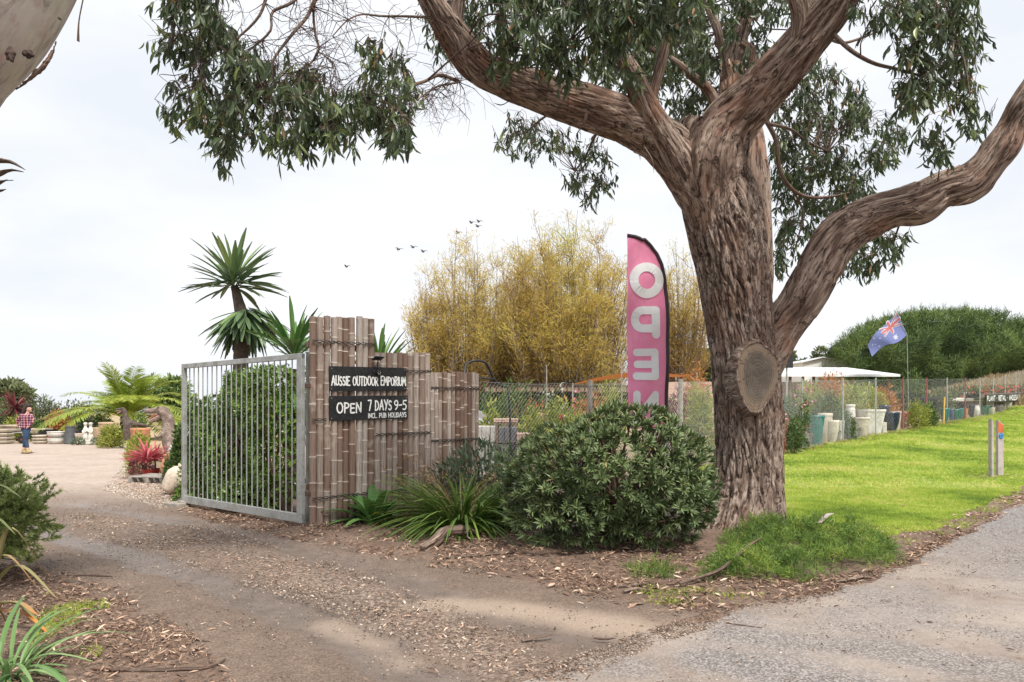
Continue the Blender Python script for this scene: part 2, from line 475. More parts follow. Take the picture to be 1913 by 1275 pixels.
# small ruts: tracks lie a little lower
GV[:, 2] -= 0.030*mA + 0.022*mB
GV[:, 2] += 0.014*fbm(X*3, Y*3)*(Y < 13) + 0.006*fbm(X*9, Y*9)*(Y < 11)
def region(sel, name, mat, extra=None):
    fs = of[sel]; u, inv = np.unique(fs, return_inverse=True); inv = inv.reshape(fs.shape)
    mb = MB(); V = GV[u].copy()
    mb.add(V, inv, uv=V[:, :2], tint=(extra[u] if extra is not None else 0.5))
    o = put(name, mb, mat, kind='structure', smooth=True)
    # keep normals up
    return o, u
def colattr(o, u, name, r, g, b):
    at = o.data.attributes.new(name, 'FLOAT_COLOR', 'POINT')
    at.data.foreach_set('color', np.stack([r[u], g[u], b[u], np.ones(len(u))], -1).ravel().astype(np.float32))

# ---- soil with leaf mulch
m_soil, nt, b, _ = newmat('mulched soil')
g1 = noise_(nt, 1.3, 4); g2 = noise_(nt, 22, 5, 0.7); g3 = noise_(nt, 90, 3, 0.7)
c = ramp(nt, g1, [(0.3, (0.11, 0.07, 0.048)), (0.55, (0.17, 0.115, 0.08)), (0.75, (0.24, 0.17, 0.12))]).outputs[0]
c = mixc(nt, ramp(nt, g2, [(0.45, 0.0), (0.62, 1.0)]).outputs[0], c, (0.05, 0.032, 0.024))
c = mixc(nt, ramp(nt, g3, [(0.56, 0.0), (0.66, 0.8)]).outputs[0], c, (0.34, 0.24, 0.17))
nt.links.new(c, b.inputs['Base Color']); b.inputs['Roughness'].default_value = 0.95
bump(nt, b, g2, 0.7, 0.02, bump(nt, b, g3, 0.6, 0.008))
# ---- far ground: dry field tone, mixed by distance from the gate
m_field, nt, b, _ = newmat('ground')
ge = nt.nodes.new('ShaderNodeNewGeometry')
sp = nt.nodes.new('ShaderNodeSeparateXYZ'); nt.links.new(ge.outputs['Position'], sp.inputs[0])
far = ramp(nt, math_(nt, 'MULTIPLY', sp.outputs['Y'], 0.02), [(0.30, 0.0), (0.62, 1.0)]).outputs[0]
g1 = noise_(nt, 1.3, 4); g2 = noise_(nt, 22, 5, 0.7); g3 = noise_(nt, 90, 3, 0.7); g0 = noise_(nt, 0.12, 5)
c = ramp(nt, g1, [(0.3, (0.12, 0.076, 0.054)), (0.55, (0.19, 0.125, 0.09)), (0.75, (0.27, 0.19, 0.14))]).outputs[0]
c = mixc(nt, ramp(nt, g2, [(0.45, 0.0), (0.62, 0.85)]).outputs[0], c, (0.065, 0.042, 0.032))
c = mixc(nt, ramp(nt, g3, [(0.56, 0.0), (0.66, 0.8)]).outputs[0], c, (0.38, 0.27, 0.19))
cf = ramp(nt, g0, [(0.3, (0.26, 0.20, 0.10)), (0.55, (0.40, 0.30, 0.17)), (0.75, (0.20, 0.22, 0.08))]).outputs[0]
c = mixc(nt, far, c, cf)
nt.links.new(c, b.inputs['Base Color']); b.inputs['Roughness'].default_value = 0.95
bump(nt, b, g2, 0.7, 0.02, bump(nt, b, g3, 0.6, 0.008))

# ---- driveway
m_drive, nt, b, _ = newmat('packed gravel driveway')
ca = nd(nt, 'ShaderNodeAttribute', attribute_name='surf'); sx_ = nt.nodes.new('ShaderNodeSeparateColor'); nt.links.new(ca.outputs['Color'], sx_.inputs[0])
tk, sa_, co_ = sx_.outputs[0], sx_.outputs[1], sx_.outputs[2]
at = nd(nt, 'ShaderNodeAttribute', attribute_name='tint')
big = noise_(nt, 0.8, 4); mid = noise_(nt, 6, 5, 0.65); fine = noise_(nt, 60, 4, 0.7); grit = noise_(nt, 210, 2, 0.7)
ge = nt.nodes.new('ShaderNodeNewGeometry')
vo = nd(nt, 'ShaderNodeTexVoronoi', Scale=48.0); nt.links.new(ge.outputs['Position'], vo.inputs['Vector'])
vo2 = nd(nt, 'ShaderNodeTexVoronoi', Scale=110.0); nt.links.new(ge.outputs['Position'], vo2.inputs['Vector'])
c = ramp(nt, math_(nt, 'ADD', math_(nt, 'MULTIPLY', big, 0.55), math_(nt, 'MULTIPLY', mid, 0.45)), [(0.36, (0.072, 0.045, 0.031)), (0.5, (0.122, 0.079, 0.055)), (0.64, (0.185, 0.128, 0.093))]).outputs[0]
stone = ramp(nt, vo.outputs['Color'], [(0.25, (0.07, 0.048, 0.036)), (0.5, (0.21, 0.148, 0.11)), (0.8, (0.44, 0.34, 0.27))]).outputs[0]
stone2 = ramp(nt, vo2.outputs['Color'], [(0.25, (0.12, 0.085, 0.065)), (0.5, (0.28, 0.21, 0.16)), (0.8, (0.50, 0.42, 0.35))]).outputs[0]
c = mixc(nt, 0.28, c, stone2)
c = mixc(nt, math_(nt, 'MULTIPLY', co_, ramp(nt, fine, [(0.4, 0.35), (0.6, 0.9)]).outputs[0]), c, stone)
c = mixc(nt, math_(nt, 'MULTIPLY', tk, 0.8), c, ramp(nt, mid, [(0.3, (0.135, 0.103, 0.085)), (0.7, (0.225, 0.183, 0.158))]).outputs[0])
c = mixc(nt, math_(nt, 'MULTIPLY', sa_, ramp(nt, fine, [(0.3, 0.55), (0.6, 0.95)]).outputs[0]), c, (0.40, 0.31, 0.24))
c = mixc(nt, at.outputs['Fac'], c, ramp(nt, math_(nt, 'ADD', math_(nt, 'MULTIPLY', mid, .6), math_(nt, 'MULTIPLY', big, .4)), [(0.36, (0.36, 0.285, 0.235)), (0.64, (0.52, 0.43, 0.36))]).outputs[0])
c = mixc(nt, ramp(nt, grit, [(0.35, 0.5), (0.48, 0.0)]).outputs[0], c, (0.10, 0.075, 0.06))
nt.links.new(c, b.inputs['Base Color'])
nt.links.new(ramp(nt, tk, [(0.0, 0.92), (0.75, 0.42)]).outputs[0], b.inputs['Roughness'])
hh = math_(nt, 'ADD', math_(nt, 'MULTIPLY', vo.outputs['Distance'], math_(nt, 'ADD', math_(nt, 'MULTIPLY', co_, -1.0), -0.15)), math_(nt, 'MULTIPLY', fine, 0.8))
bump(nt, b, hh, 0.75, 0.016, bump(nt, b, grit, 0.5, 0.004))

# ---- asphalt
m_road, nt, b, _ = newmat('worn asphalt')
sp2 = nd(nt, 'ShaderNodeAttribute', attribute_name='tint')
big = noise_(nt, 0.9, 5, 0.6); mid = noise_(nt, 7, 4); grit = noise_(nt, 150, 3, 0.75)
ge = nt.nodes.new('ShaderNodeNewGeometry')
vo = nd(nt, 'ShaderNodeTexVoronoi', Scale=85.0); nt.links.new(ge.outputs['Position'], vo.inputs['Vector'])
c = ramp(nt, vo.outputs['Color'], [(0.2, (0.105, 0.093, 0.09)), (0.5, (0.185, 0.165, 0.158)), (0.85, (0.36, 0.33, 0.31))]).outputs[0]
dust = ramp(nt, math_(nt, 'ADD', math_(nt, 'MULTIPLY', big, 0.7), math_(nt, 'MULTIPLY', mid, 0.3)), [(0.36, (0.22, 0.165, 0.13)), (0.52, (0.325, 0.268, 0.225)), (0.66, (0.375, 0.315, 0.268))]).outputs[0]
c = mixc(nt, math_(nt, 'MULTIPLY', sp2.outputs['Fac'], ramp(nt, grit, [(0.3, 0.55), (0.6, 0.95)]).outputs[0]), c, dust)
c = mixc(nt, ramp(nt, grit, [(0.33, 0.55), (0.45, 0.0)]).outputs[0], c, (0.09, 0.075, 0.065))
nt.links.new(c, b.inputs['Base Color']); b.inputs['Roughness'].default_value = 0.85
bump(nt, b, vo.outputs['Distance'], 0.35, 0.006, bump(nt, b, grit, 0.5, 0.004))

# ---- lawn sheet under the blades
m_lawn, nt, b, _ = newmat('lawn')
l1 = noise_(nt, 0.55, 4); l2 = noise_(nt, 14, 5, 0.7); l3 = noise_(nt, 55, 3, 0.7)
c = ramp(nt, l1, [(0.3, (0.19, 0.26, 0.05)), (0.52, (0.25, 0.325, 0.062)), (0.7, (0.33, 0.345, 0.09))]).outputs[0]
c = mixc(nt, ramp(nt, l2, [(0.36, 0.55), (0.56, 0.0)]).outputs[0], c, (0.07, 0.17, 0.018))
c = mixc(nt, ramp(nt, l3, [(0.56, 0.0), (0.68, 0.6)]).outputs[0], c, (0.32, 0.42, 0.08))
c = mixc(nt, ramp(nt, noise_(nt, 1.7, 5, .7), [(0.58, 0.0), (0.70, 0.6)]).outputs[0], c, (0.40, 0.33, 0.13))
nt.links.new(c, b.inputs['Base Color']); b.inputs['Roughness'].default_value = 0.85
bump(nt, b, l2, 0.6, 0.03, bump(nt, b, l3, 0.6, 0.012))

stains = P2([(1390,1190),(1500,1200),(1620,1215),(1760,1240),(1913,1262)])
st2 = P2([(1330,1235),(1440,1262),(1600,1290)])
dustm = np.clip(1.0 - sstep(1.9, 4.2, pdist(road_edge[:4], X, Y)) * 0.75 - 0.5*sstep(8, 11, Y), 0, 1)
dustm = dustm * np.clip(sstep(0.10, 0.28, pdist(stains, X, Y) + wob*.5)*0.75 + .25, 0, 1) * np.clip(sstep(0.1, 0.35, pdist(st2, X, Y) + wob*.5)*0.9 + .1, 0, 1)
dustm = dustm * np.clip(.72 + 1.3*fbm(X*2.1, Y*2.1, 9.0), .35, 1)
dustm = np.where(Y > 9.5, dustm*.6, dustm)
region(isroad, 'road', m_road, dustm)
region(islawn, 'lawn', m_lawn)
o, u = region(isdrive, 'driveway', m_drive, farm*0.95)
colattr(o, u, 'surf', np.maximum(mA, mB*.8)*(1-.7*mS), mS, mC)
region(~isroad & ~islawn & ~isdrive, 'ground', m_field)
# ================================================================== GATE AND BAMBOO SCREENS
def galv(name, base, dirt=(0.20, 0.19, 0.14)):
    m, nt, b, _ = newmat(name)
    n1 = noise_(nt, 26, 5, 0.7); n2 = noise_(nt, 5, 4)
    c = ramp(nt, n1, [(0.3, tuple(x*0.75 for x in base)), (0.55, base), (0.75, tuple(min(1, x*1.3) for x in base))]).outputs[0]
    c = mixc(nt, ramp(nt, n2, [(0.5, 0.0), (0.7, 0.6)]).outputs[0], c, dirt)
    nt.links.new(c, b.inputs['Base Color']); b.inputs['Metallic'].default_value = 0.35; b.inputs['Roughness'].default_value = 0.52
    bump(nt, b, n1, 0.12, 0.003); return m
m_galv = galv('galvanised steel', (0.40, 0.41, 0.40))
m_galv2 = galv('weathered steel', (0.30, 0.31, 0.28), (0.13, 0.14, 0.10))
m_rust = plain('rusty hinge', (0.16, 0.10, 0.075), 0.8, 0.3, 0.3, 20, 0.3)
m_blacksteel = plain('black steel', (0.03, 0.03, 0.033), 0.45, 0.2, 0.2, 10)

GA = Vector((-5.10, 11.62, 0)); GB = Vector((-2.63, 9.44, 0)); gd = (GB - GA).normalized(); gl = (GB-GA).length
grz = math.atan2(gd.y, gd.x)
def gp(s, z, off=0.0): 
    n = Vector((gd.y, -gd.x, 0)); p = GA + gd*s + n*off; return (p.x, p.y, z)
gate = thing('steel_gate', gp(gl, 0), 'open galvanised steel swing gate with upright bars in front of the green hedge', 'gate')
mb = MB(); H0, H1 = 0.05, 2.19
box(mb, gp(gl/2, H1-.035), (gl, .05, .07), grz, bev=.004)
box(mb, gp(gl/2, H0+.055), (gl, .052, .11), grz, bev=.004)
box(mb, gp(.04, (H0+H1)/2), (.08, .055, H1-H0+.004), grz, bev=.004)
box(mb, gp(gl-.055, (H0+H1)/2), (.11, .056, H1-H0+.004), grz, bev=.004)
put('frame', mb, m_galv, gate)
nb = 21
for i in range(nb):
    s = .08 + (gl-.19) * (i + 1) / (nb + 1)
    mb = MB(); box(mb, gp(s, (H0+H1)/2+.02), (.015, .015, H1-H0-.15), grz + R(random.uniform(-3, 3)), bev=.003)
    put('bar', mb, m_galv, gate)
for z in (0.42, 1.78):
    mb = MB(); box(mb, gp(gl+.02, z, -.045), (.15, .03, .055), grz, bev=.004)
    tube(mb, [gp(gl+.06, z-.05, -.06), gp(gl+.06, z+.05, -.06)], .014, 8)
    put('hinge', mb, m_rust, gate)
gpost = thing('gate_post', (-2.60, 9.52, 0), 'square steel gate post between the barred gate and the bamboo', 'post')
mb = MB(); box(mb, (-2.585, 9.60, 1.10), (.085, .085, 2.2), grz, bev=.005); put('post', mb, m_galv2, gpost)
mb = MB(); box(mb, (-2.585, 9.60, 2.212), (.098, .098, .02), grz, bev=.004); put('cap', mb, m_galv, gpost)
cb = thing('concrete_block', GA, 'rough grey concrete block under the far end of the gate', 'block')
mb = MB(); box(mb, (GA.x-.06, GA.y-.05, .022), (.34, .26, .07), grz+.2, bev=.012)
box(mb, (GA.x+.02, GA.y-.03, .066), (.16, .14, .03), grz-.1, bev=.008)
put('block', mb, plain('concrete', (0.30, 0.27, 0.23), 0.9, 0, .2, 12, .4), cb)

# bamboo material: weathered culms, banded tone from the nodes
m_bam, nt, b, _ = newmat('weathered bamboo')
at = nd(nt, 'ShaderNodeAttribute', attribute_name='tint')
uvn = nt.nodes.new('ShaderNodeUVMap'); mpp = nt.nodes.new('ShaderNodeMapping'); mpp.inputs['Scale'].default_value = (9, 1.2, 1)
nt.links.new(uvn.outputs[0], mpp.inputs[0])
n1 = noise_(nt, 3.0, 5, 0.65, mpp.outputs[0]); n2 = noise_(nt, 6, 4); n3 = noise_(nt, 60, 3, .7)
c = ramp(nt, at.outputs['Fac'], [(0.0, (0.15, 0.085, 0.058)), (0.3, (0.255, 0.17, 0.13)), (0.6, (0.37, 0.295, 0.25)), (1.0, (0.48, 0.42, 0.38))]).outputs[0]
c = mixc(nt, ramp(nt, n1, [(0.36, 0.7), (0.56, 0.0)]).outputs[0], c, (0.13, 0.088, 0.068))
c = mixc(nt, ramp(nt, n2, [(0.56, 0.0), (0.72, 0.65)]).outputs[0], c, (0.46, 0.40, 0.34))
c = mixc(nt, ramp(nt, n3, [(0.62, 0.0), (0.72, 0.5)]).outputs[0], c, (0.07, 0.055, 0.045))
nt.links.new(c, b.inputs['Base Color']); b.inputs['Roughness'].default_value = 0.62
bump(nt, b, n1, 0.25, 0.004)
m_node = plain('bamboo node ring', (0.60, 0.54, 0.46), 0.7, 0, .2, 30)
m_cut = plain('cut bamboo end', (0.42, 0.22, 0.14), 0.8, 0, .25, 30)
m_tie = plain('black tie wire', (0.018, 0.016, 0.016), 0.6, 0, .2, 30)
m_rail = plain('timber rail', (0.16, 0.11, 0.08), 0.85, 0, .3, 12, .4)
FN = Vector((FD.y, -FD.x))           # towards the road
def fp(t, z, off=0.0):
    p = fen(t) + FN*off; return Vector((p.x, p.y, z))

def screen(label, t0, t1, npole, ztop0, ztop1, ties, zb=0.0, rr=(.043, .050)):
    sc = thing('bamboo_screen', fp((t0+t1)/2, T(*fen((t0+t1)/2))), label, 'bamboo screen', 'bamboo screens stepping down from the gate')
    ws = np.array([random.uniform(*rr) for _ in range(npole)]); ws *= (t1-t0) / (2*ws.sum()) * 0.95
    t = t0
    cs = []
    for i in range(npole):
        r = ws[i]; tcn = t + r; t += 2*r*1.05
        gz = T(*fen(tcn)) - .05
        zt = ztop0 + (ztop1-ztop0)*i/(npole-1) + random.uniform(-.012, .012)
        lean = random.uniform(-.008, .008); off = random.uniform(-.014, .014)
        # culm profile with node rings
        nodes = []; z = gz + random.uniform(.05, .4)
        while z < zt: nodes.append(z); z += random.uniform(.26, .42) * (1.0 if z > .5 else .8)
        zs, rs = [gz], [r]
        for q in nodes:
            for dz, k in ((-.030, .985), (-.010, 1.03), (0, 1.055), (.006, .965), (.025, .975)): zs.append(q+dz); rs.append(r*k)
        zs.append(zt); rs.append(r*.99)
        o = np.argsort(zs); zs = np.array(zs)[o]; rs = np.array(rs)[o]; kp = np.concatenate([[True], np.diff(zs) > .002]); zs = zs[kp]; rs = rs[kp]
        P = [fp(tcn + lean*(q-1), q, off) for q in zs]
        mb = MB(); base = random.random()
        segt = []
        si = 0; cur = base; lastn = gz
        for q in zs:
            while si < len(nodes) and q > nodes[si] + .003: si += 1; cur = np.clip(base + random.uniform(-.17, .17), 0, 1)
            segt.append(cur)
        n = 12
        tt = np.concatenate([np.repeat(segt, n+1), [base, base]])
        tube(mb, P, rs, n, tint=tt, caps=False)
        for q in nodes:
            if q < zt - .01:
                pq = fp(tcn + lean*(q-1), q+.001, off); tube(mb, [pq + Vector((0,0,-.005)), pq + Vector((0,0,.005))], r*1.085, n, mi=1, caps=False)
        # hollow cut end: rim and recessed floor
        pt = fp(tcn + lean*(zt-1), zt, off)
        lathe(mb, [(r*.99, 0), (r*.80, .002), (r*.78, -.05), (0.0, -.05)], pt, 12, mi=2)
        put('pole', mb, [m_bam, m_node, m_cut], sc, smooth=True); cs.append((tcn, r, off))
    for z0, z1, ta, tb in ties:
        mb = MB()
        for ph in (0, math.pi):
            pts = []
            for k in range(len(cs)*6+1):
                q = k/6; i = min(int(q), len(cs)-1); tq = cs[0][0] - cs[0][1] + (cs[-1][0]+cs[-1][1]-cs[0][0]+cs[0][1]) * k/(len(cs)*6)
                if not (ta <= tq <= tb): continue
                rr_ = cs[i][1]
                zz = z0 + (z1-z0)*(tq-t0)/(t1-t0) + .013*math.cos(math.pi*q + ph)
                pts.append(fp(tq, zz, rr_*(.86 + .25*abs(math.sin(math.pi*q))) + .008))
            if len(pts) > 2: tube(mb, pts, .0055, 5)
        put('lashing', mb, m_tie, sc)
    for z in (0.5, ztop0-.35):
        mb = MB(); box(mb, fp((t0+t1)/2, z, -.085), (t1-t0-.02, .05, .07), math.atan2(FD.y, FD.x), bev=.003); put('rail', mb, m_rail, sc)
    return sc
screen('tallest bamboo screen next to the gate post, half covered by black signs', 0.02, 1.0, 10, 2.655, 2.70, [(2.34, 2.36, 0, 9), (1.35, 1.37, 0, .24), (0.36, 0.37, 0, 9)])
screen('middle height bamboo screen, behind the right half of the two black signs', 1.0, 1.99, 10, 2.25, 2.29, [(2.00, 2.04, 1.5, 9), (1.145, 1.155, 0, 9), (0.36, 0.37, 0, 9)])
screen('lowest bamboo screen beside the round bush, with the thinnest poles', 1.99, 2.98, 12, 2.03, 2.045, [(1.80, 1.81, 0, 9), (1.03, 1.04, 0, 9)], rr=(.036, .043))

# ------------------------------------------------------------------ hand painted lettering
def arc(cx, cy, rx, ry, a0, a1, n=14): return [(cx + rx*math.cos(R(a0+(a1-a0)*i/n)), cy + ry*math.sin(R(a0+(a1-a0)*i/n))) for i in range(n+1)]
GL = {
 'A': (.62, [[(0,0),(.33,1)], [(.33,1),(.62,0)], [(.10,.34),(.52,.36)]]),
 'U': (.54, [[(.02,1),(.02,.35)] + arc(.27,.30,.25,.30,180,360) + [(.52,1)]]),
 'S': (.46, [arc(.25,.75,.20,.23,30,250,10) + arc(.22,.26,.22,.25,80,-150,12)]),
 'I': (.10, [[(.05,1),(.05,0)]]),
 'J': (.10, [[(.05,1),(.05,0)]]),
 'E': (.46, [[(.46,.98),(.03,1),(.02,0),(.46,.02)], [(.03,.52),(.38,.53)]]),
 'O': (.62, [arc(.31,.5,.30,.49,95,455,26)]),
 'T': (.58, [[(0,.97),(.58,1)], [(.30,.97),(.28,0)]]),
 'D': (.56, [[(.04,1),(.03,0)], [(.0,1)] + arc(.10,.5,.45,.5,85,-85,14) + [(0,0)]]),
 'R': (.54, [[(.04,0),(.05,1)], [(.0,.98)] + arc(.22,.75,.27,.24,85,-90,10) + [(.06,.50)], [(.16,.50),(.54,0)]]),
 'M': (.72, [[(0,0),(.10,1),(.36,.25),(.62,1),(.72,0)]]),
 'P': (.50, [[(.04,0),(.05,1)], [(.0,.98)] + arc(.20,.73,.28,.25,85,-90,10) + [(.06,.46)]]),
 'N': (.56, [[(.02,0),(.05,1),(.52,.02),(.54,1)]]),
 'Y': (.56, [[(0,1),(.30,.48)], [(.56,1),(.20,0)]]),
 'C': (.50, [arc(.30,.5,.29,.49,45,315,20)]),
 'L': (.42, [[(.04,1),(.03,.02),(.42,.0)]]),
 'B': (.50, [[(.04,0),(.05,1)], [(.0,.98)] + arc(.18,.76,.24,.23,85,-85,8) + [(.06,.53)] + arc(.18,.27,.30,.26,85,-85,8) + [(0,0)]]),
 'H': (.56, [[(.03,1),(.02,0)], [(.54,1),(.53,0)], [(.03,.5),(.53,.53)]]),
 'W': (.80, [[(0,1),(.18,0),(.40,.8),(.60,0),(.80,1)]]),
 'G': (.56, [arc(.30,.5,.29,.49,50,340,20) + [(.57,.45),(.34,.45)]]),
 '7': (.50, [[(0,.97),(.50,1),(.20,0)]]), '9': (.46, [arc(.23,.72,.22,.26,0,360,16), [(.45,.75),(.40,.3),(.14,0)]]),
 '5': (.48, [[(.46,1),(.10,.98),(.06,.58)] + arc(.20,.32,.27,.30,90,-130,12)]), '-': (.32, [[(0,.45),(.32,.47)]]), '.': (.10, [[(.05,.02),(.06,.05)]]), '*': (.2, [[(.08,.5),(.12,.5)]]), ' ': (.30, []),
}
def ribbon(mb, pts, w, mapf, lift, dense=0.02, jit=0.0):
    """one brush stroke: a strip of width w with round ends, mapped onto a surface"""
    P = np.array(pts, float); d = np.concatenate([[0], np.cumsum(np.linalg.norm(np.diff(P, axis=0), axis=1))])
    keep = np.concatenate([[True], np.diff(d) > 1e-6]); P = P[keep]; d = d[keep]
    n = max(2, int(d[-1]/dense)+1); t = np.union1d(np.linspace(0, d[-1], n), d)
    Q = np.stack([np.interp(t, d, P[:, 0]), np.interp(t, d, P[:, 1])], -1)
    tg = unit(np.gradient(Q, axis=0)); nm = np.stack([-tg[:, 1], tg[:, 0]], -1)
    ww = w/2 * (1 + jit*np.sin(t/w*2.1 + random.random()*6))
    ww = ww[:, None]
    for e, sg in ((0, -1), (-1, 1)):
        pass
    k = 5; ca = np.linspace(90, 0, k)[:-1]
    L, Rr = list(Q + nm*ww), list(Q - nm*ww)
    s0 = [(Q[0] - tg[0]*ww[0]*math.cos(R(a)), ww[0]*math.sin(R(a))) for a in np.linspace(5, 80, k)]
    s1 = [(Q[-1] + tg[-1]*ww[-1]*math.cos(R(a)), ww[-1]*math.sin(R(a))) for a in np.linspace(80, 5, k)]
    L = [p + nm[0]*h for p, h in s0] + L + [p + nm[-1]*h for p, h in s1]
    Rr = [p - nm[0]*h for p, h in s0] + Rr + [p - nm[-1]*h for p, h in s1]
    V = [mapf(p[0], p[1], lift) for p in L] + [mapf(p[0], p[1], lift) for p in Rr]
    m = len(L); i = np.arange(m-1)
    mb.add(np.array(V), np.stack([m+i, m+i+1, i+1, i], -1))
def write(mb, text, x0, x1, y, h, w, mapf, jit=.12, wob=.03):
    adv = sum(GL[c][0] for c in text) + .17*(len(text)-1)
    kx = (x1-x0)/adv; x = x0; li = 0
    for c in text:
        gw, st = GL[c]; dy = random.uniform(-wob, wob)*h; sh = random.uniform(.94, 1.05)
        for s in st:
            li += 1
            ribbon(mb, [(x + a*kx, y + dy + b_*h*sh) for a, b_ in s], w, mapf, .0012 + .00025*(li % 6), dense=.012, jit=jit)
        x += (gw+.17)*kx
m_board = plain('black painted board', (0.014, 0.014, 0.016), 0.5, 0, .3, 6, .05, (0.05, 0.05, 0.05))
m_paint = plain('white sign paint', (0.82, 0.82, 0.80), 0.55, 0, .06, 30)
m_screw = plain('screw head', (0.5, 0.5, 0.48), 0.35, .8, .1)
def board(label, t0, t1, z0, z1, tl, lines):
    Lx = t1-t0; Hh = z1-z0
    s = thing('sign_board', fp((t0+t1)/2, z0, .06), label, 'sign', 'black sign boards on the bamboo')
    def mf(u, v, l): return fp(t0+u, z0+v + tl*u/Lx, .066+l)
    mb = MB(); c = fp((t0+t1)/2, (z0+z1)/2 + tl/2, .06)
    M = Matrix.Rotation(math.atan2(FD.y, FD.x), 3, 'Z') @ Matrix.Rotation(-math.atan2(tl, Lx), 3, 'Y')
    box(mb, c, (Lx, .012, Hh), M=M, bev=.002); put('board', mb, m_board, s)
    mb = MB()
    for (tx, a, b_, y, h, w) in lines: write(mb, tx, a, b_, y, h, w, mf)
    put('lettering', mb, m_paint, s)
    for u in (.03, Lx-.03):
        for v in (.03, Hh-.03):
            mb = MB(); p = mf(u, v, 0); lathe(mb, [(.007, 0), (.006, .003), (0, .004)], p, 10, M=Matrix.Rotation(math.atan2(FN.y, FN.x), 3, 'Z') @ Matrix.Rotation(R(90), 3, 'Y'))
            put('screw', mb, m_screw, s)
board('upper black sign lettered AUSSIE OUTDOOR EMPORIUM under the small solar lamp', .262, 1.515, 1.715, 2.035, .03, [('AUSSIE OUTDOOR EMPORIUM', .03, 1.235, .075, .115, .017)])
board('lower black sign lettered OPEN 7 DAYS 9-5 on the bamboo', .262, 1.54, 1.335, 1.655, .025, [('OPEN', .11, .485, .10, .125, .021), ('7 DAYS', .60, .985, .125, .13, .019), ('9-5', 1.04, 1.245, .125, .13, .019), ('INCL. PUB HOLIDAYS', .60, 1.245, .022, .062, .0105)])
# solar lamp
sl = thing('solar_lamp', fp(1.0, 2.0, .09), 'small solar lamp with tilted panel on top edge of upper black sign', 'lamp')
mb = MB(); Ms = Matrix.Rotation(math.atan2(FD.y, FD.x), 3, 'Z') @ Matrix.Rotation(R(-25), 3, 'X')
box(mb, fp(.985, 2.17, .12), (.15, .10, .012), M=Ms, bev=.003); put('housing', mb, m_blacksteel, sl)
mb = MB(); box(mb, fp(.985, 2.1785, .1165), (.135, .086, .004), M=Ms); put('solar_panel', mb, plain('solar cell', (0.35, 0.38, 0.42), 0.2, .3, .1), sl)
mb = MB(); tube(mb, [fp(.99, 2.16, .11), fp(1.0, 2.08, .09), fp(1.005, 2.03, .09)], .009, 8); put('bracket', mb, m_blacksteel, sl)
mb = MB(); Ml = Matrix.Rotation(math.atan2(FN.y, FN.x), 3, 'Z') @ Matrix.Rotation(R(100), 3, 'Y')
lathe(mb, [(0, 0), (.03, .0), (.042, .03), (.044, .045), (.036, .046), (.033, .035), (0, .032)], fp(1.01, 1.985, .075), 18, M=Ml); put('lamp_head', mb, m_blacksteel, sl)
mb = MB()
for k in range(6):
    a = k*math.pi/3; ball(mb, fp(1.01 + .022*math.cos(a), 1.979 + .022*math.sin(a), .112), .006, 6)
put('lens', mb, plain('clear lens', (0.8, 0.8, 0.75), 0.15, 0, .05), sl)

# ------------------------------------------------------------------ pink feather flag
YF = 10.5; kf = YF/F
def flagmap(px, py, lift=0.0):
    u = (px-1170)/80; v = (py-438)/360
    w = .035*math.sin(u*3.0+v*9) * (1-.5*u) + .02*math.sin(v*23+u*5) + .10*(1-u)*v - .05*(1-u)
    p = W(px, py, YF); return Vector((p.x, YF - w*1.0 - lift - (1-u)*.10, p.z))
edge = [(438,1170.5),(440,1184),(444,1196),(450,1207),(460,1219),(475,1231),(495,1240),(520,1246.5),(560,1250.5),(620,1252),(700,1251),(800,1249)]
def redge(py): return float(np.interp(py, [e[0] for e in edge], [e[1] for e in edge]))
flag = thing('feather_flag', (W(1252, 770, YF).x, YF, T(W(1252, 770, YF).x, YF)), 'tall pink feather flag showing OPEN in reverse behind the round bush', 'flag')
rows = np.concatenate([np.linspace(438.2, 470, 22), np.linspace(473, 800, 90)]); nu = 26
V = []
for py in rows:
    e = redge(py); lf = 1170 + .0*(py-438)
    for i in range(nu+1): V.append(flagmap(lf + (e-8*min(1, (e-lf)/16) - lf)*i/nu, py))
m_pink, nt, b, _ = newmat('pink flag cloth')
n1 = noise_(nt, 5, 4); c = ramp(nt, n1, [(0.3, (0.93, 0.27, 0.47)), (0.7, (0.97, 0.34, 0.54))]).outputs[0]
nt.links.new(c, b.inputs['Base Color']); b.inputs['Roughness'].default_value = 0.6; b.inputs['Sheen Weight'].default_value = .2
tr = nt.nodes.new('ShaderNodeBsdfTranslucent'); nt.links.new(c, tr.inputs[0]); ms = nt.nodes.new('ShaderNodeMixShader'); ms.inputs[0].default_value = .15
nt.links.new(b.outputs[0], ms.inputs[1]); nt.links.new(tr.outputs[0], ms.inputs[2]); nt.links.new(ms.outputs[0], nt.nodes['Material Output'].inputs[0])
mpk = nt.nodes.new('ShaderNodeTexCoord'); mmk = nt.nodes.new('ShaderNodeMapping'); mmk.inputs['Scale'].default_value = (6, 1, 2.2); mmk.inputs['Rotation'].default_value = (0, R(28), 0); nt.links.new(mpk.outputs['Object'], mmk.inputs[0])
bump(nt, b, noise_(nt, 1.6, 3, .5, mmk.outputs[0]), .8, .03)
def gridf(nr, nc):
    i = np.arange(nr-1)[:, None]; j = np.arange(nc-1)[None]; return np.stack([i*nc+j, (i+1)*nc+j, (i+1)*nc+j+1, i*nc+j+1], -1).reshape(-1, 4)
mb = MB(); mb.add(np.array([list(v) for v in V]), gridf(len(rows), nu+1)); put('cloth', mb, m_pink, flag, smooth=True)
m_sleeve = plain('dark pole sleeve', (0.055, 0.035, 0.04), 0.6, 0, .2, 20)
mb = MB(); sl_pts = [flagmap(redge(p)-4.5, p + (3.5 if p < 450 else 0)) for p in np.concatenate([np.linspace(439, 520, 30), np.linspace(530, 800, 20)])]
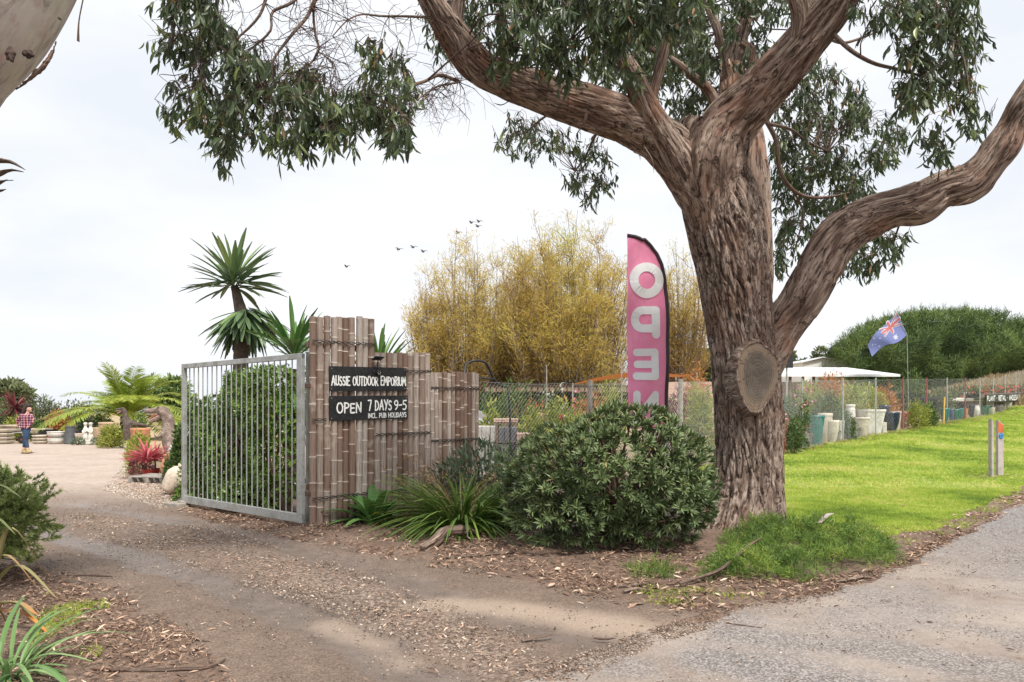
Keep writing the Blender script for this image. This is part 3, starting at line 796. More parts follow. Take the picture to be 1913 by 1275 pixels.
sl_pts = [flagmap(1171, 442.5)] + sl_pts[1:]
tube(mb, sl_pts, .026, 10, flat=1.0); put('pole_sleeve', mb, m_sleeve, flag, smooth=True)
mb = MB(); q = flagmap(1246, 800); tube(mb, [q, (q.x, q.y+.01, T(q.x, q.y)-.1)], .012, 8)
for a in range(4):
    dx, dy = math.cos(a*1.5708+.5)*.35, math.sin(a*1.5708+.5)*.35; tube(mb, [(q.x, q.y, T(q.x, q.y)+.04), (q.x+dx, q.y+dy, T(q.x+dx, q.y+dy)+.012)], .01, 6)
put('pole', mb, m_galv, flag)
def mfl(x, y, l): return flagmap(x, y, l*3+.010)
m_wcloth = plain('white print', (0.93, 0.93, 0.95), 0.6, 0, .05, 6)
for ch, strokes, w in (('O', [arc(1207, 525, 24.5, 24.5, 0, 360, 40)], 17), 
    ('P', [[(1224, 581),(1224, 626)], [(1224, 580.5),(1200, 580.5)] + arc(1199, 598, 14, 17, 270, 90, 14) + [(1200, 615),(1222, 615)]], 15.5),
    ('E', [[(1222, 660),(1222, 704)], [(1222, 659),(1187, 660)], [(1222, 682),(1188, 682)], [(1222, 704.5),(1186, 704)]], 14),
    ('N', [[(1223, 738),(1223, 786)], [(1186, 738),(1186, 786)], [(1223, 738),(1186, 786)]], 14.5)):
    mb = MB()
    for k, s in enumerate(strokes): ribbon(mb, s, w, mfl, .001 + .0012*k, dense=2.5)
    put('letter', mb, m_wcloth, flag, smooth=True)

# ================================================================== MAIN EUCALYPT
def barkmat(name, dark, mid, light, orange, fu=40, fl=2.2, sm=0.0):
    m, nt, b, _ = newmat(name)
    uvn = nt.nodes.new('ShaderNodeUVMap'); mp_ = nt.nodes.new('ShaderNodeMapping'); mp_.inputs['Scale'].default_value = (fu, fl, 1); nt.links.new(uvn.outputs[0], mp_.inputs[0])
    mp2 = nt.nodes.new('ShaderNodeMapping'); mp2.inputs['Scale'].default_value = (fu*2.6, fl*3.0, 1); nt.links.new(uvn.outputs[0], mp2.inputs[0])
    s1 = noise_(nt, 1.0, 6, 0.68, mp_.outputs[0], .6); s2 = noise_(nt, 1.0, 4, 0.7, mp2.outputs[0], .4); big = noise_(nt, 1.9, 4); bg2 = noise_(nt, 3.6, 5, .6)
    c = ramp(nt, s1, [(0.32, dark), (0.47, mid), (0.62, light)]).outputs[0]
    c = mixc(nt, ramp(nt, s2, [(0.35, 0.75), (0.50, 0.0)]).outputs[0], c, dark)
    c = mixc(nt, ramp(nt, big, [(0.50, 0.0), (0.70, 0.65)]).outputs[0], c, orange)
    c = mixc(nt, ramp(nt, bg2, [(0.56, 0.0), (0.70, 0.6)]).outputs[0], c, light)
    mp3 = nt.nodes.new('ShaderNodeMapping'); mp3.inputs['Scale'].default_value = (fu*.55, fl*.9, 1); nt.links.new(uvn.outputs[0], mp3.inputs[0]); ck = noise_(nt, 1.0, 5, .62, mp3.outputs[0], .9)
    c = mixc(nt, ramp(nt, ck, [(0.470, 0.0), (0.496, .92), (0.504, .92), (0.530, 0.0)]).outputs[0], c, tuple(x*.5 for x in dark))
    nt.links.new(c, b.inputs['Base Color']); b.inputs['Roughness'].default_value = 0.9; b.inputs['Specular IOR Level'].default_value = .2
    bump(nt, b, s1, 0.9*(1-sm), 0.03, bump(nt, b, s2, 0.8*(1-sm*.5), 0.012)); return m
m_bark = barkmat('furrowed fibrous bark', (0.045, 0.030, 0.024), (0.19, 0.135, 0.108), (0.42, 0.335, 0.28), (0.19, 0.105, 0.070), 46, 3.0)
m_bark2 = barkmat('streaky limb bark', (0.06, 0.038, 0.030), (0.225, 0.155, 0.122), (0.45, 0.355, 0.29), (0.28, 0.13, 0.082), 22, 2.0, .15)
m_bark3 = barkmat('pale patchy bark', (0.10, 0.065, 0.05), (0.30, 0.215, 0.17), (0.42, 0.34, 0.27), (0.30, 0.15, 0.095), 14, 1.6, .5)
def bdisp(amp, fa, fl, lump=.0, seed=0.0, twist=0.0):
    def f(A, L, pos, Rm):
        A2 = A + twist*L
        x = np.cos(A2)*fa + seed; y = np.sin(A2)*fa; z = L*fl
        wx = fbm(x*.4, y*.4, z*.8, 3)*1.4
        p1 = sstep(0, .26, np.abs(2*vnoise(x + wx, y - wx, z)-1)); p2 = sstep(0, .30, np.abs(2*vnoise(x*2.1 + 9, y*2.1, z*1.8 + wx)-1))
        p3 = vnoise(x*.9 + 4, y*.9, z*.7)
        return amp*(0.75*p1 + .45*p2*p1 + .7*p3 - 1.2) + lump*fbm(np.cos(A)*1.3+seed, np.sin(A)*1.3, L*1.2, 3)
    return f
def pxpath(lst): return [W(a, b_, y) for a, b_, y, r in lst], [r*y/F for a, b_, y, r in lst]
tree = thing('eucalyptus_tree', (W(1385, 770, 9.15).x, 9.15, T(2.8, 9.1)), 'large furrowed eucalypt forking low over the round bush, with a sawn stump scar', 'tree')
SK = []      # skeleton nodes for twigs
def limb(name, lst, n, seg, mat, disp, label=None, reg=True, twn=0):
    P, r = pxpath(lst); mb = MB(); tube(mb, P, r, n, seg, disp)
    o = put(name, mb, mat, tree, smooth=True)
    if label: o['label'] = label
    if reg:
        q, rr, _ = smooth_path(P, r, max(6, seg//6)); SK.extend([(Vector(a), b_) for a, b_ in zip(q, rr)])
    return o
limb('trunk', [(1378,1035,9.05,128),(1376,1008,9.08,108),(1381,975,9.1,90),(1391,930,9.12,72),(1399,860,9.13,62),(1400,790,9.13,60),(1396,720,9.13,61),(1388,650,9.12,59),(1378,580,9.12,60),(1368,500,9.12,64),(1356,430,9.12,69),(1342,370,9.10,68),(1324,322,9.08,62),(1312,280,9.05,60),(1326,235,9.0,52)], 340, 560, m_bark, bdisp(.036, 8.0, 2.6, .04, 0, .25), reg=False)
limb('limb', [(1390,680,9.3,24),(1404,540,9.40,38),(1402,440,9.42,38),(1397,360,9.42,41),(1391,290,9.44,38),(1382,225,9.46,33),(1370,170,9.5,26),(1372,115,9.6,19),(1384,60,9.7,15),(1398,10,9.8,13),(1404,-70,9.9,11),(1396,-170,10,8)], 120, 240, m_bark3, bdisp(.010, 5, 1.8, .03, 3), 'pale smooth limb rising behind the fork')
limb('limb', [(1362,560,9.12,18),(1352,450,9.08,44),(1318,362,9.0,48),(1280,305,8.95,46),(1228,260,8.85,42),(1165,226,8.7,41),(1095,200,8.4,37),(1020,178,8.1,33),(950,152,7.8,31),(890,122,7.5,29),(850,72,7.3,26),(815,18,7.1,22),(785,-40,7.0,19),(750,-110,6.9,15),(690,-190,6.8,11)], 150, 330, m_bark2, bdisp(.016, 5.5, 2.0, .055, 7, .3), 'long limb reaching left over the flag')
limb('limb', [(1350,520,9.12,18),(1336,400,9.02,52),(1330,310,8.9,60),(1362,232,8.75,50),(1405,187,8.55,45),(1450,140,8.35,42),(1490,95,8.15,39),(1530,45,8.0,36),(1566,-5,7.85,34),(1600,-70,7.7,30),(1640,-160,7.6,24)], 150, 300, m_bark2, bdisp(.020, 6, 2.2, .05, 12, -.3), 'thick limb rising to the right')
limb('limb', [(1392,745,9.2,22),(1412,695,9.2,40),(1440,645,9.15,41),(1470,598,9.05,37),(1503,553,8.95,36),(1535,495,8.85,37),(1572,440,8.75,38),(1625,408,8.65,34),(1675,390,8.5,31),(1722,380,8.45,39),(1758,358,8.4,33),(1812,341,8.3,36),(1846,306,8.2,29),(1870,272,8.15,31),(1888,240,8.1,25),(1915,195,8.0,25),(1960,130,7.9,22),(2020,60,7.8,18),(2080,-40,7.7,14)], 150, 380, m_bark2, bdisp(.018, 5.5, 2.0, .07, 21, .2), 'low limb sweeping out to the right')
limb('broken_limb', [(1300,370,8.98,16),(1272,312,8.80,30),(1234,250,8.66,28),(1206,200,8.56,24),(1188,155,8.5,19),(1170,118,8.46,14),(1158,95,8.44,5)], 80, 110, m_bark2, bdisp(.012, 3.5, 2.2, .03, 31), 'snapped stub pointing up from the left limb')
for lst in ([(880,118,7.45,14),(858,90,7.3,16),(849,60,7.25,17),(852,30,7.25,14),(862,-20,7.2,11),(880,-80,7.2,8)],
            [(1216,190,8.55,9),(1226,150,8.5,10),(1240,95,8.4,10),(1252,40,8.3,10),(1258,-20,8.2,9),(1270,-90,8.1,7)],
            [(1338,200,9.1,10),(1328,175,9.1,9),(1290,140,9.0,8),(1255,112,8.9,7),(1222,96,8.8,5),(1200,60,8.7,4)],
            [(1366,165,9.5,9),(1352,110,9.4,8),(1340,55,9.3,8),(1322,10,9.3,7),(1300,-60,9.3,5)],
            [(1398,160,9.4,10),(1405,125,9.4,10),(1402,95,9.4,9),(1384,80,9.4,6)],
            [(1488,70,8.0,12),(1492,30,7.9,13),(1482,-10,7.8,11),(1476,-60,7.8,8)],
            [(1510,40,7.95,9),(1505,0,7.9,9),(1508,-60,7.9,7)]):
    limb('branch', lst, 28, 50, m_bark2, bdisp(.004, 2.5, 3, .012, lst[0][0]))
thin = [[(856,152,7.4,3.6),(822,141,7.2,3.4),(792,153,7.0,3),(767,164,6.9,2.6),(758,180,6.9,1.8)], [(858,154,7.4,2),(813,164,7.1,1.8),(778,188,6.9,1.4)],
 [(812,33,7.1,2.6),(760,31,7.0,2.3),(707,30,6.8,2),(678,27,6.7,1.7),(653,36,6.6,1.4),(621,68,6.5,1)],
 [(750,-110,6.9,9),(690,-100,6.7,7),(640,-70,6.5,6),(600,-30,6.4,5)], [(690,-190,6.8,9),(590,-170,6.5,7),(500,-140,6.3,6),(420,-90,6.2,5),(360,-40,6.1,4),(330,20,6.1,3),(322,80,6.1,2)],
 [(600,-30,6.4,4),(586,5,6.4,3.6),(578,24,6.4,3.3),(548,62,6.3,3),(529,86,6.3,2.7),(511,112,6.2,2.2),(490,160,6.2,1.6)], [(600,-30,6.4,3),(587,10,6.45,2.5),(589,64,6.45,2.3),(595,96,6.4,2),(579,120,6.4,1.6),(540,140,6.4,1.2)],
 [(594,96,6.4,1.2),(626,124,6.4,1),(618,160,6.4,.8)], [(640,-70,6.5,4),(580,-40,6.4,3.4),(543,7,6.3,3),(511,21,6.3,2.7),(504,60,6.2,2.3),(479,84,6.2,2),(440,110,6.1,1.3)],
 [(590,-170,6.5,5),(540,-80,6.3,4),(500,-10,6.2,3.2),(483,32,6.1,2.6),(429,82,6.1,1.8),(380,110,6.1,1.2)], [(420,-90,6.2,3.5),(410,-20,6.1,2.6),(400,40,6.1,2),(370,90,6,1.4)],
 [(1552,60,7.95,4.6),(1599,101,7.8,4),(1634,119,7.7,3.6),(1678,130,7.6,3),(1730,145,7.5,2)], [(1437,232,9.4,3.4),(1476,242,9.6,3),(1506,264,9.8,2.6),(1546,283,10,1.8)],
 [(1430,222,9.4,5),(1450,264,9.5,4.2),(1456,316,9.6,4),(1476,351,9.7,3.6),(1502,367,9.8,3.2),(1542,369,9.9,2.4),(1590,360,10,1.6)],
 [(1120,240,8.5,3),(1108,262,8.9,2.6),(1095,290,9.3,2),(1075,320,9.8,1.4)], [(1030,210,8.2,2.4),(1005,228,8.6,2),(980,250,9.1,1.4)],
 [(1600,-70,7.7,9),(1660,-60,7.5,7),(1720,-20,7.3,5),(1770,40,7.2,3.4),(1800,110,7.1,2.2),(1812,180,7.1,1.4)], [(1640,-160,7.6,12),(1720,-150,7.4,9),(1790,-100,7.2,6),(1840,-40,7.1,4)],
 [(1475,345,9.7,2.4),(1500,400,9.9,2),(1490,450,10,1.4)], [(1690,384,8.5,3),(1680,420,9,2),(1670,450,9.4,1.4)], [(1540,70,8,3.2),(1580,80,8.6,2.6),(1640,60,9,1.8)]]
for lst in thin: limb('branch', lst, 7, 26, m_bark2, None)
# bark shreds hanging from the limbs
for (x0, y0, Y0, x1, y1) in [(1096,212,8.0,1080,248),(1205,276,8.5,1222,325),(1185,285,8.6,1196,300),(1710,398,8.1,1722,412),(1600,86,7.9,1604,60),(1720,392,8.15,1690,405),(1560,160,8.3,1548,150),(1030,170,7.9,1060,180),(1812,372,8.1,1776,388),(1640,392,8.3,1625,398)]:
    mb = MB(); a = W(x0, y0, Y0); c_ = W(x1, y1, Y0); m_ = a.lerp(c_, .5) + Vector((.02, -.04, .0))
    tube(mb, [a, m_, c_], [.022, .016, .003], 6, 10, flat=.3); put('bark_strip', mb, m_bark2, tree)
# sawn scar
mcut, nt, b, _ = newmat('sawn end grain')
at = nt.nodes.new('ShaderNodeUVMap'); sp_ = nt.nodes.new('ShaderNodeSeparateXYZ'); nt.links.new(at.outputs[0], sp_.inputs[0])
rn = noise_(nt, 7, 4); rad = math_(nt, 'ADD', sp_.outputs['X'], math_(nt, 'MULTIPLY', rn, .30))
ring = math_(nt, 'SINE', math_(nt, 'MULTIPLY', rad, 70))
c = ramp(nt, ring, [(0.0, (0.085, 0.065, 0.050)), (1.0, (0.118, 0.092, 0.070))]).outputs[0]
c = mixc(nt, ramp(nt, rad, [(0.80, 0.0), (0.98, 0.9)]).outputs[0], c, (0.20, 0.14, 0.095))
mpc = nt.nodes.new('ShaderNodeMapping'); mpc.inputs['Scale'].default_value = (1.6, 13, 1); nt.links.new(at.outputs[0], mpc.inputs[0]); ck = noise_(nt, 1, 2, .5, mpc.outputs[0], .5)
c = mixc(nt, ramp(nt, ck, [(0.485, 0.0), (0.50, 1.0), (0.515, 0.0)]).outputs[0], c, (0.035, 0.025, 0.018))
c = mixc(nt, ramp(nt, noise_(nt, 3.2, 3), [(0.45, 0.0), (0.66, .6)]).outputs[0], c, (0.20, 0.165, 0.125))
nt.links.new(c, b.inputs['Base Color']); b.inputs['Roughness'].default_value = .85; bump(nt, b, ring, .25, .004)
cen = W(1416, 704, 8.66); fn = Vector((.13, -1, .06)).normalized(); ux = fn.cross(Vector((0, 0, 1))).normalized() * -1; ux = Vector((0,0,1)).cross(fn).normalized(); uz = fn.cross(ux)
def scar(u, v, d):  # ellipse, pointed towards its lower right
    k = 1 - .30*max(0, -v)*.9
    return cen + ux*(u*.245*k + max(0, -v)*-.04) + uz*(v*.385) + fn*d
mb = MB(); nr, na = 10, 48; V = []; uv = []
for i in range(nr+1):
    for j in range(na+1):
        a = 2*math.pi*j/na; r_ = i/nr; wv = 1 + .03*math.sin(3*a+1) + .09*float(fbm(math.cos(a)*2.5, math.sin(a)*2.5, 1))
        V.append(scar(math.cos(a)*r_*wv, math.sin(a)*r_*wv, .02*(1-r_**3))); uv.append((r_, j/na))
mb.add(np.array([v[:] for v in V]) + np.array([[0, .012*float(fbm(v.x*14, v.z*14, 0)), 0] for v in V]), gridf(nr+1, na+1), uv=uv); put('sawn_scar', mb, mcut, tree, smooth=True)
mb = MB(); V = []; dep = [(1.0, -.002), (1.04, .014), (1.09, .008), (1.13, -.03), (1.19, -.11), (1.24, -.24), (1.24, -.42)]
for k_, d_ in dep:
    for j in range(97):
        a = 2*math.pi*j/96; wv = (1 + .03*math.sin(3*a+1) + .09*float(fbm(math.cos(a)*2.5, math.sin(a)*2.5, 1))) * (k_ + (.03*float(fbm(math.cos(a)*7+k_*3, math.sin(a)*7, 0)) if k_ > 1.02 else 0))
        V.append(scar(math.cos(a)*wv, math.sin(a)*wv, d_ - .05*max(0, k_-1.1)))
mb.add(np.array([v[:] for v in V]), gridf(len(dep), 97), uv=[(j/96, i*.06) for i in range(len(dep)) for j in range(97)]); put('scar_collar', mb, m_bark, tree, smooth=True)

# ---- foliage
m_gum = leafmat('eucalypt leaves', [(0.0, (0.042, 0.062, 0.034)), (0.45, (0.078, 0.112, 0.050)), (0.8, (0.13, 0.17, 0.066)), (0.96, (0.21, 0.26, 0.07)), (1.0, (0.34, 0.20, 0.10))], .38, .33, .5)
gumleaf = blade(4, .225, .18, .10, wpow=.75)
sick = gumleaf[0].copy(); sick[:, 1] += .10*(sick[:, 0]*2-1)**2 - .10; gumleaf = (sick, gumleaf[1])
m_twig = plain('twig bark', (0.085, 0.05, 0.042), .8, 0, .3, 20)
def pinpoly(poly, n, rng=RNG):
    P = np.array(poly, float); lo, hi = P.min(0), P.max(0); out = []
    while len(out) < n:
        q = rng.uniform(lo, hi, (n*3, 2)); q = q[inside(poly, q[:, 0], q[:, 1])]; out.extend(q[:n-len(out)])
    return np.array(out)
def foliage(tname, poly, Y0, Y1, nspray, nleaf, ll, groups, mat=m_gum, par=None, gap=0.35, tsize=.30, twig=True):
    """hanging leaf sprays within an outline, each on its own twig to the nearest limb"""
    par = par or tree
    # clumps: sprays gather round group centres so gaps of sky stay open
    gc = pinpoly(poly, groups); gY = RNG.uniform(Y0, Y1, groups)
    q = pinpoly(poly, nspray*3); 
    d2 = ((q[:, None, :] - gc[None])**2).sum(-1); own = d2.argmin(1); d = np.sqrt(d2.min(1))
    prob = np.exp(-(d/ (np.median(d)*1.45))**2); sel = RNG.random(len(q)) < prob + .06; q = q[sel][:nspray]; own = own[sel][:nspray]
    n = len(q); Yq = gY[own] + RNG.normal(0, (Y1-Y0)*.12 + .08, n)
    pos = np.stack([(q[:, 0]-CX)*Yq/F, Yq, HC-(q[:, 1]-HY)*Yq/F], -1)
    mb = MB(); L = tsize * RNG.uniform(.6, 1.3, n)
    td = unit(np.stack([RNG.normal(0, .6, n), RNG.normal(0, .6, n), -RNG.uniform(.2, 1.2, n)], -1))
    st = pos - td*L[:, None]*.5
    k = nleaf; s = RNG.uniform(.05, 1, (n, k)); lp = st[:, None] + td[:, None]*(L[:, None]*s)[..., None]
    ld = unit(td[:, None]*.35 + RNG.normal(0, .42, (n, k, 3)) + np.array([0, 0, -.85]))
    sz = ll*RNG.uniform(.65, 1.25, (n, k)); tn = np.clip(RNG.normal(.42, .2, (n, 1)) + RNG.normal(0, .14, (n, k)), 0, .95)
    tn = np.where(RNG.random((n, k)) < .015, 1.0, tn)
    scatter(mb, gumleaf, lp.reshape(-1, 3), ld.reshape(-1, 3), size=sz.ravel(), tint=tn.ravel(), wid=RNG.uniform(.7, 1.2, n*k))
    tw = MB()
    for i in range(n): tube(tw, [st[i], st[i]+td[i]*L[i]*.9], [.0032, .0012], 3, caps=False)
    if twig:
        for g in range(groups):
            c0 = Vector(((gc[g, 0]-CX)*gY[g]/F, gY[g], HC-(gc[g, 1]-HY)*gY[g]/F))
            node = min(SK, key=lambda t_: (t_[0]-c0).length - .0*t_[1])
            a = node[0]; dl = (c0-a).length
            if dl < .05: continue
            m1 = a.lerp(c0, .35) + Vector(RNG.normal(0, .07*dl, 3)) + Vector((0, 0, .10*dl)); m2 = a.lerp(c0, .7) + Vector(RNG.normal(0, .06*dl, 3)) + Vector((0, 0, .08*dl))
            r0 = min(node[1]*.6, .006 + .006*dl)
            tube(tw, [a, m1, m2, c0], [r0, r0*.75, r0*.5, .003], 5, 14, caps=False)
            pp, _, _ = smooth_path([a, m1, m2, c0], [1]*4, 9)
            for i in np.where(own == g)[0][::2]:
                b0 = Vector(pp[random.randint(4, 8)]); e = Vector(st[i]); mm = b0.lerp(e, .5) + Vector((0, 0, .15*(e-b0).length)) + Vector(RNG.normal(0, .04, 3))
                tube(tw, [b0, mm, e], [.0042, .003, .0022], 3, 6, caps=False)
    put('twigs', tw, m_twig, par)
    return put('leaves', mb, mat, par)
FO = [
 ([(285,-60),(400,-60),(430,20),(450,100),(560,120),(640,160),(690,190),(720,240),(700,275),(640,262),(560,280),(500,262),(440,296),(400,285),(380,250),(335,205),(320,150),(345,100),(310,40)], 5.7, 6.5, 340, 12, .108, 46),
 ([(652,85),(700,75),(760,110),(785,190),(760,235),(752,290),(700,255),(650,235),(655,190),(700,160),(660,120)], 6.3, 7.0, 115, 11, .110, 15),
 ([(905,-70),(1330,-70),(1330,30),(1270,70),(1190,60),(1160,100),(1100,110),(1060,150),(1000,135),(940,140),(905,90)], 6.2, 7.6, 440, 15, .118, 34),
 ([(1140,60),(1330,20),(1350,110),(1330,230),(1260,210),(1170,200),(1120,150)], 9.8, 11.2, 260, 13, .12, 26),
 ([(770,10),(900,-20),(905,60),(850,110),(790,90)], 7.6, 8.6, 70, 12, .105, 10),
 ([(905,232),(950,218),(1060,245),(1148,290),(1145,345),(1095,382),(1055,345),(1030,300),(950,292)], 9.3, 10.6, 130, 11, .10, 18),
 ([(1590,-60),(1832,-60),(1832,60),(1828,150),(1850,230),(1800,262),(1740,300),(1700,250),(1665,180),(1700,120),(1640,60),(1590,30)], 6.9, 7.9, 270, 13, .112, 28),
 ([(1450,190),(1520,110),(1600,150),(1690,240),(1705,330),(1640,372),(1560,400),(1500,470),(1455,520),(1445,400),(1440,300)], 9.8, 11.4, 520, 14, .115, 40),
 ([(1560,470),(1620,440),(1712,430),(1705,470),(1660,500),(1600,512),(1545,498)], 9.2, 10.0, 60, 12, .12, 8),
 ([(1345,-60),(1560,-60),(1480,70),(1420,130),(1345,120)], 9.0, 10.5, 150, 13, .12, 16),
 ([(500,-260),(1500,-260),(1700,-80),(1330,-75),(900,-75),(600,-110)], 7.2, 10.5, 200, 12, .14, 26),
 ([(1050,60),(1300,30),(1340,120),(1200,160),(1060,140)], 8.4, 9.4, 110, 13, .125, 12),
]
for f_ in FO: foliage('leaves', *f_)
for poly, n_ in (([(398,240),(445,240),(440,306),(410,306)], 14), ([(735,235),(768,235),(762,302),(745,304)], 10), ([(278,40),(325,40),(325,110),(300,100)], 9), ([(296,195),(330,195),(335,230),(300,225)], 4), ([(560,230),(640,230),(640,268),(600,262)], 14)):
    foliage('leaves', poly, 5.8, 6.4, n_, 10, .11, 2)
# bare crooked twigs among the hanging leaves
tw = MB()
bare = [(Vector(a), b_) for a, b_ in SK if 380 < (CX + a.x*F/a.y) < 880 and b_ < .03]
for i in range(330):
    a, r_ = random.choice(bare); L = random.uniform(.15, .65); d = Vector((random.gauss(0, 1), random.gauss(0, .6), random.gauss(-.5, .6))).normalized()
    p = [a]; 
    for k in range(4): d = (d + Vector((random.gauss(0, .35), random.gauss(0, .3), random.gauss(-.05, .3)))).normalized(); p.append(p[-1] + d*L/4)
    tube(tw, p, [min(r_*.5, .005), .0035, .0026, .0018, .001], 3, caps=False)
    for k in (2, 3):
        q = p[k]; e = q + Vector((random.gauss(0, 1), random.gauss(0, .6), random.gauss(-.3, .7))).normalized()*L*.35; tube(tw, [q, q.lerp(e, .5) + Vector((0, 0, .01)), e], [.0022, .0016, .0009], 3, caps=False)
put('bare_twigs', tw, m_twig, tree)
# loose strips of bark peeling off the limbs
for i in range(46):
    a, r_ = random.choice([s for s in SK if s[1] > .09]); an = random.uniform(0, 6.28); j = SK.index((a, r_)); nb_ = SK[j-1][0] if j else SK[1][0]; ax = (a-nb_).normalized() if 0 < (a-nb_).length < 1 else Vector((0, 0, 1))
    side = ax.cross(Vector((math.cos(an), -abs(math.sin(an))-.3, math.sin(an)*.5))).normalized(); s0 = a + side*r_*.98; L = random.uniform(.12, .38)
    mb = MB(); e = s0 + ax*random.choice((-1, 1))*L*.8 + side*.05*L + Vector((0, 0, -.25*L)); tube(mb, [s0 - side*.02, s0.lerp(e, .5) + side*.03, e], [.018, .014, .002], 5, 8, flat=.25); put('bark_strip', mb, m_bark2, tree)
# ================================================================== PLANTS NEAR THE GATE
L_small = flatblade(2, .42, .15); L_lance = flatblade(3, .24, .2); L_need = flatblade(1, .16, .1); L_broad = blade(5, .22, .45, .18, wpow=.7)
L_strap = blade(7, .035, .75, .25, wpow=.45); L_sword = blade(5, .075, .10, .3, wpow=.55)
m_stem = plain('brown stem', (0.10, 0.065, 0.045), .85, 0, .3, 20)
def stems(mb, base, tips, r0=.02, r1=.004, seg=7, k=5):
    base = Vector(base)
    for t in tips:
        t = Vector(t); m = base.lerp(t, .5) + Vector((random.gauss(0, .08), random.gauss(0, .08), 0))*(t-base).length; m.z += .02
        tube(mb, [base + Vector((random.gauss(0, .03), random.gauss(0, .03), 0)), m, t], [r0, (r0+r1)/2, r1], k, seg, caps=False)
def dome(n, c, r, zmin=-.3, shell=.55, lump=.16, seed=0.0, fq=2.2, rng=RNG):
    """points in a lumpy ellipsoid, denser towards its skin; returns points and outward directions"""
    d = rdir(n*3, rng); d = d[d[:, 2] > zmin][:n]; n = len(d)
    s = shell + (1-shell)*rng.random(n)**.6
    lum = 1 + lump*2*fbm(d[:, 0]*fq + seed, d[:, 1]*fq, d[:, 2]*fq, 3)
    p = d*(s*lum)[:, None]*np.array(r)
    return p + np.array(c), unit(d/np.array(r))
def shrub(name, label, cat, x, y, h, w, d, mat, n, ll, tmpl=L_small, group=None, seed=None, up=.35, rnd=.9, zmin=-.5, shell=.45, lump=.2, lift=.0, k=1, wid=1.0, mats=None, stem_n=8, fl=None, fq=2.2):
    z = T(x, y); seed = random.random()*50 if seed is None else seed
    t = thing(name, (x, y, z), label, cat, group)
    rz = h/(1-zmin*.95) if zmin > -1 else h/2; cz = z + h - rz + lift
    P, D = dome(n, (x, y, cz), (w/2, d/2, rz), zmin, shell, lump, seed, fq); m = len(P)
    P[:, 2] = np.maximum(P[:, 2], z + .02)
    if k > 1:
        P = np.repeat(P, k, 0) + RNG.normal(0, ll*.25, (m*k, 3)); D = np.repeat(D, k, 0); m = m*k
    dd = unit(D*.8 + RNG.normal(0, rnd*.5, (m, 3)) + np.array([0, 0, up]))
    tint = np.clip(.45 + .5*fbm(P[:, 0]*2.5/w*2, P[:, 1]*2.5/w*2, P[:, 2]*2.5/w*2, 3) + RNG.normal(0, .16, m), 0, 1)
    mb = MB(); scatter(mb, tmpl, P, dd, up=unit(D + RNG.normal(0, .5, (m, 3))), size=ll*RNG.uniform(.6, 1.25, m), tint=tint, wid=wid)
    put('foliage', mb, mat, t)
    mb = MB(); idx = RNG.choice(m, min(stem_n, m), replace=False); stems(mb, (x, y, z), [P[i]*.9 + np.array([x, y, cz])*.1 for i in idx], .012 + .012*w, .004); put('stems', mb, m_stem, t)
    if fl:   # flowers: material, count, size
        P2_, D2 = dome(fl[1], (x, y, cz), (w/2*1.02, d/2*1.02, rz*1.02), max(zmin, -.1), .95, lump, seed, fq)
        mb = MB(); q = np.repeat(P2_, 5, 0) + RNG.normal(0, fl[2]*.4, (len(P2_)*5, 3)); scatter(mb, L_small, q, rdir(len(q)), size=fl[2], wid=2); put('flowers', mb, fl[0], t)
    return t

# round bush: whorls of narrow leaves at every shoot tip
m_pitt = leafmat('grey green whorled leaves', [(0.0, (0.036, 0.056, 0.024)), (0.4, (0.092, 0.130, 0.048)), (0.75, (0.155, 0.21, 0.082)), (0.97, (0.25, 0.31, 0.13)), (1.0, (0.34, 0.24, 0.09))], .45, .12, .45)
def whorls(mb, P, D, k, ll, tmpl, tbase, lo=12, hi=78, wid=1.0):
    n = len(P); a = RNG.uniform(0, 6.283, (n, 1)) + np.arange(k)*2.4; el = R(lo) + (R(hi)-R(lo))*np.linspace(1, 0, k)[None]**.8 + RNG.normal(0, .12, (n, k))
    t1 = unit(np.cross(D, np.array([.3, .5, .8]))); t2 = np.cross(D, t1)
    side = np.cos(a)[..., None]*t1[:, None] + np.sin(a)[..., None]*t2[:, None]
    dd = side*np.cos(el)[..., None] + D[:, None]*np.sin(el)[..., None]
    pos = P[:, None] - D[:, None]*(np.linspace(.35, 0, k)[None, :, None]*ll) + side*ll*.03
    s = ll*RNG.uniform(.8, 1.15, (n, k))*np.linspace(1, .62, k)[None]
    tn = np.clip(tbase[:, None] + np.linspace(-.18, .28, k)[None] + RNG.normal(0, .07, (n, k)), 0, 1)
    scatter(mb, tmpl, pos.reshape(-1, 3), dd.reshape(-1, 3), up=np.repeat(D, k, 0) + 1e-3, size=s.ravel(), tint=tn.ravel(), wid=wid)
bx, by = 1.08, 8.05; bz = T(bx, by)
bush = thing('round_bush', (bx, by, bz), 'big rounded dark green bush with whorled leaves against the foot of the large tree', 'bush')
mb = MB()
for (n, r, c, zm, sh, lum, k) in ((820, (1.02, .92, .78), (bx, by, bz+.62), -.78, .93, .19, 15), (420, (.94, .85, .72), (bx, by, bz+.60), -.8, .72, .17, 12), (110, (.5, .4, .38), (bx-.62, by-.45, bz+.38), -.9, .85, .15, 14), (90, (.40, .35, .35), (bx+.55, by-.55, bz+.48), -.9, .85, .15, 14)):
    P, D = dome(n, c, r, zm, sh, lum, 4.0, 2.6)
    kp = P[:, 2] > bz + .05; P, D = P[kp], D[kp]
    D = unit(D + RNG.normal(0, .22, D.shape) + np.array([0, 0, .35]))
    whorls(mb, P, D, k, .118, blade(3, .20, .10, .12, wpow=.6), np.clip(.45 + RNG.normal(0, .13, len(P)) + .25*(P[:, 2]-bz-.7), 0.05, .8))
put('foliage', mb, m_pitt, bush)
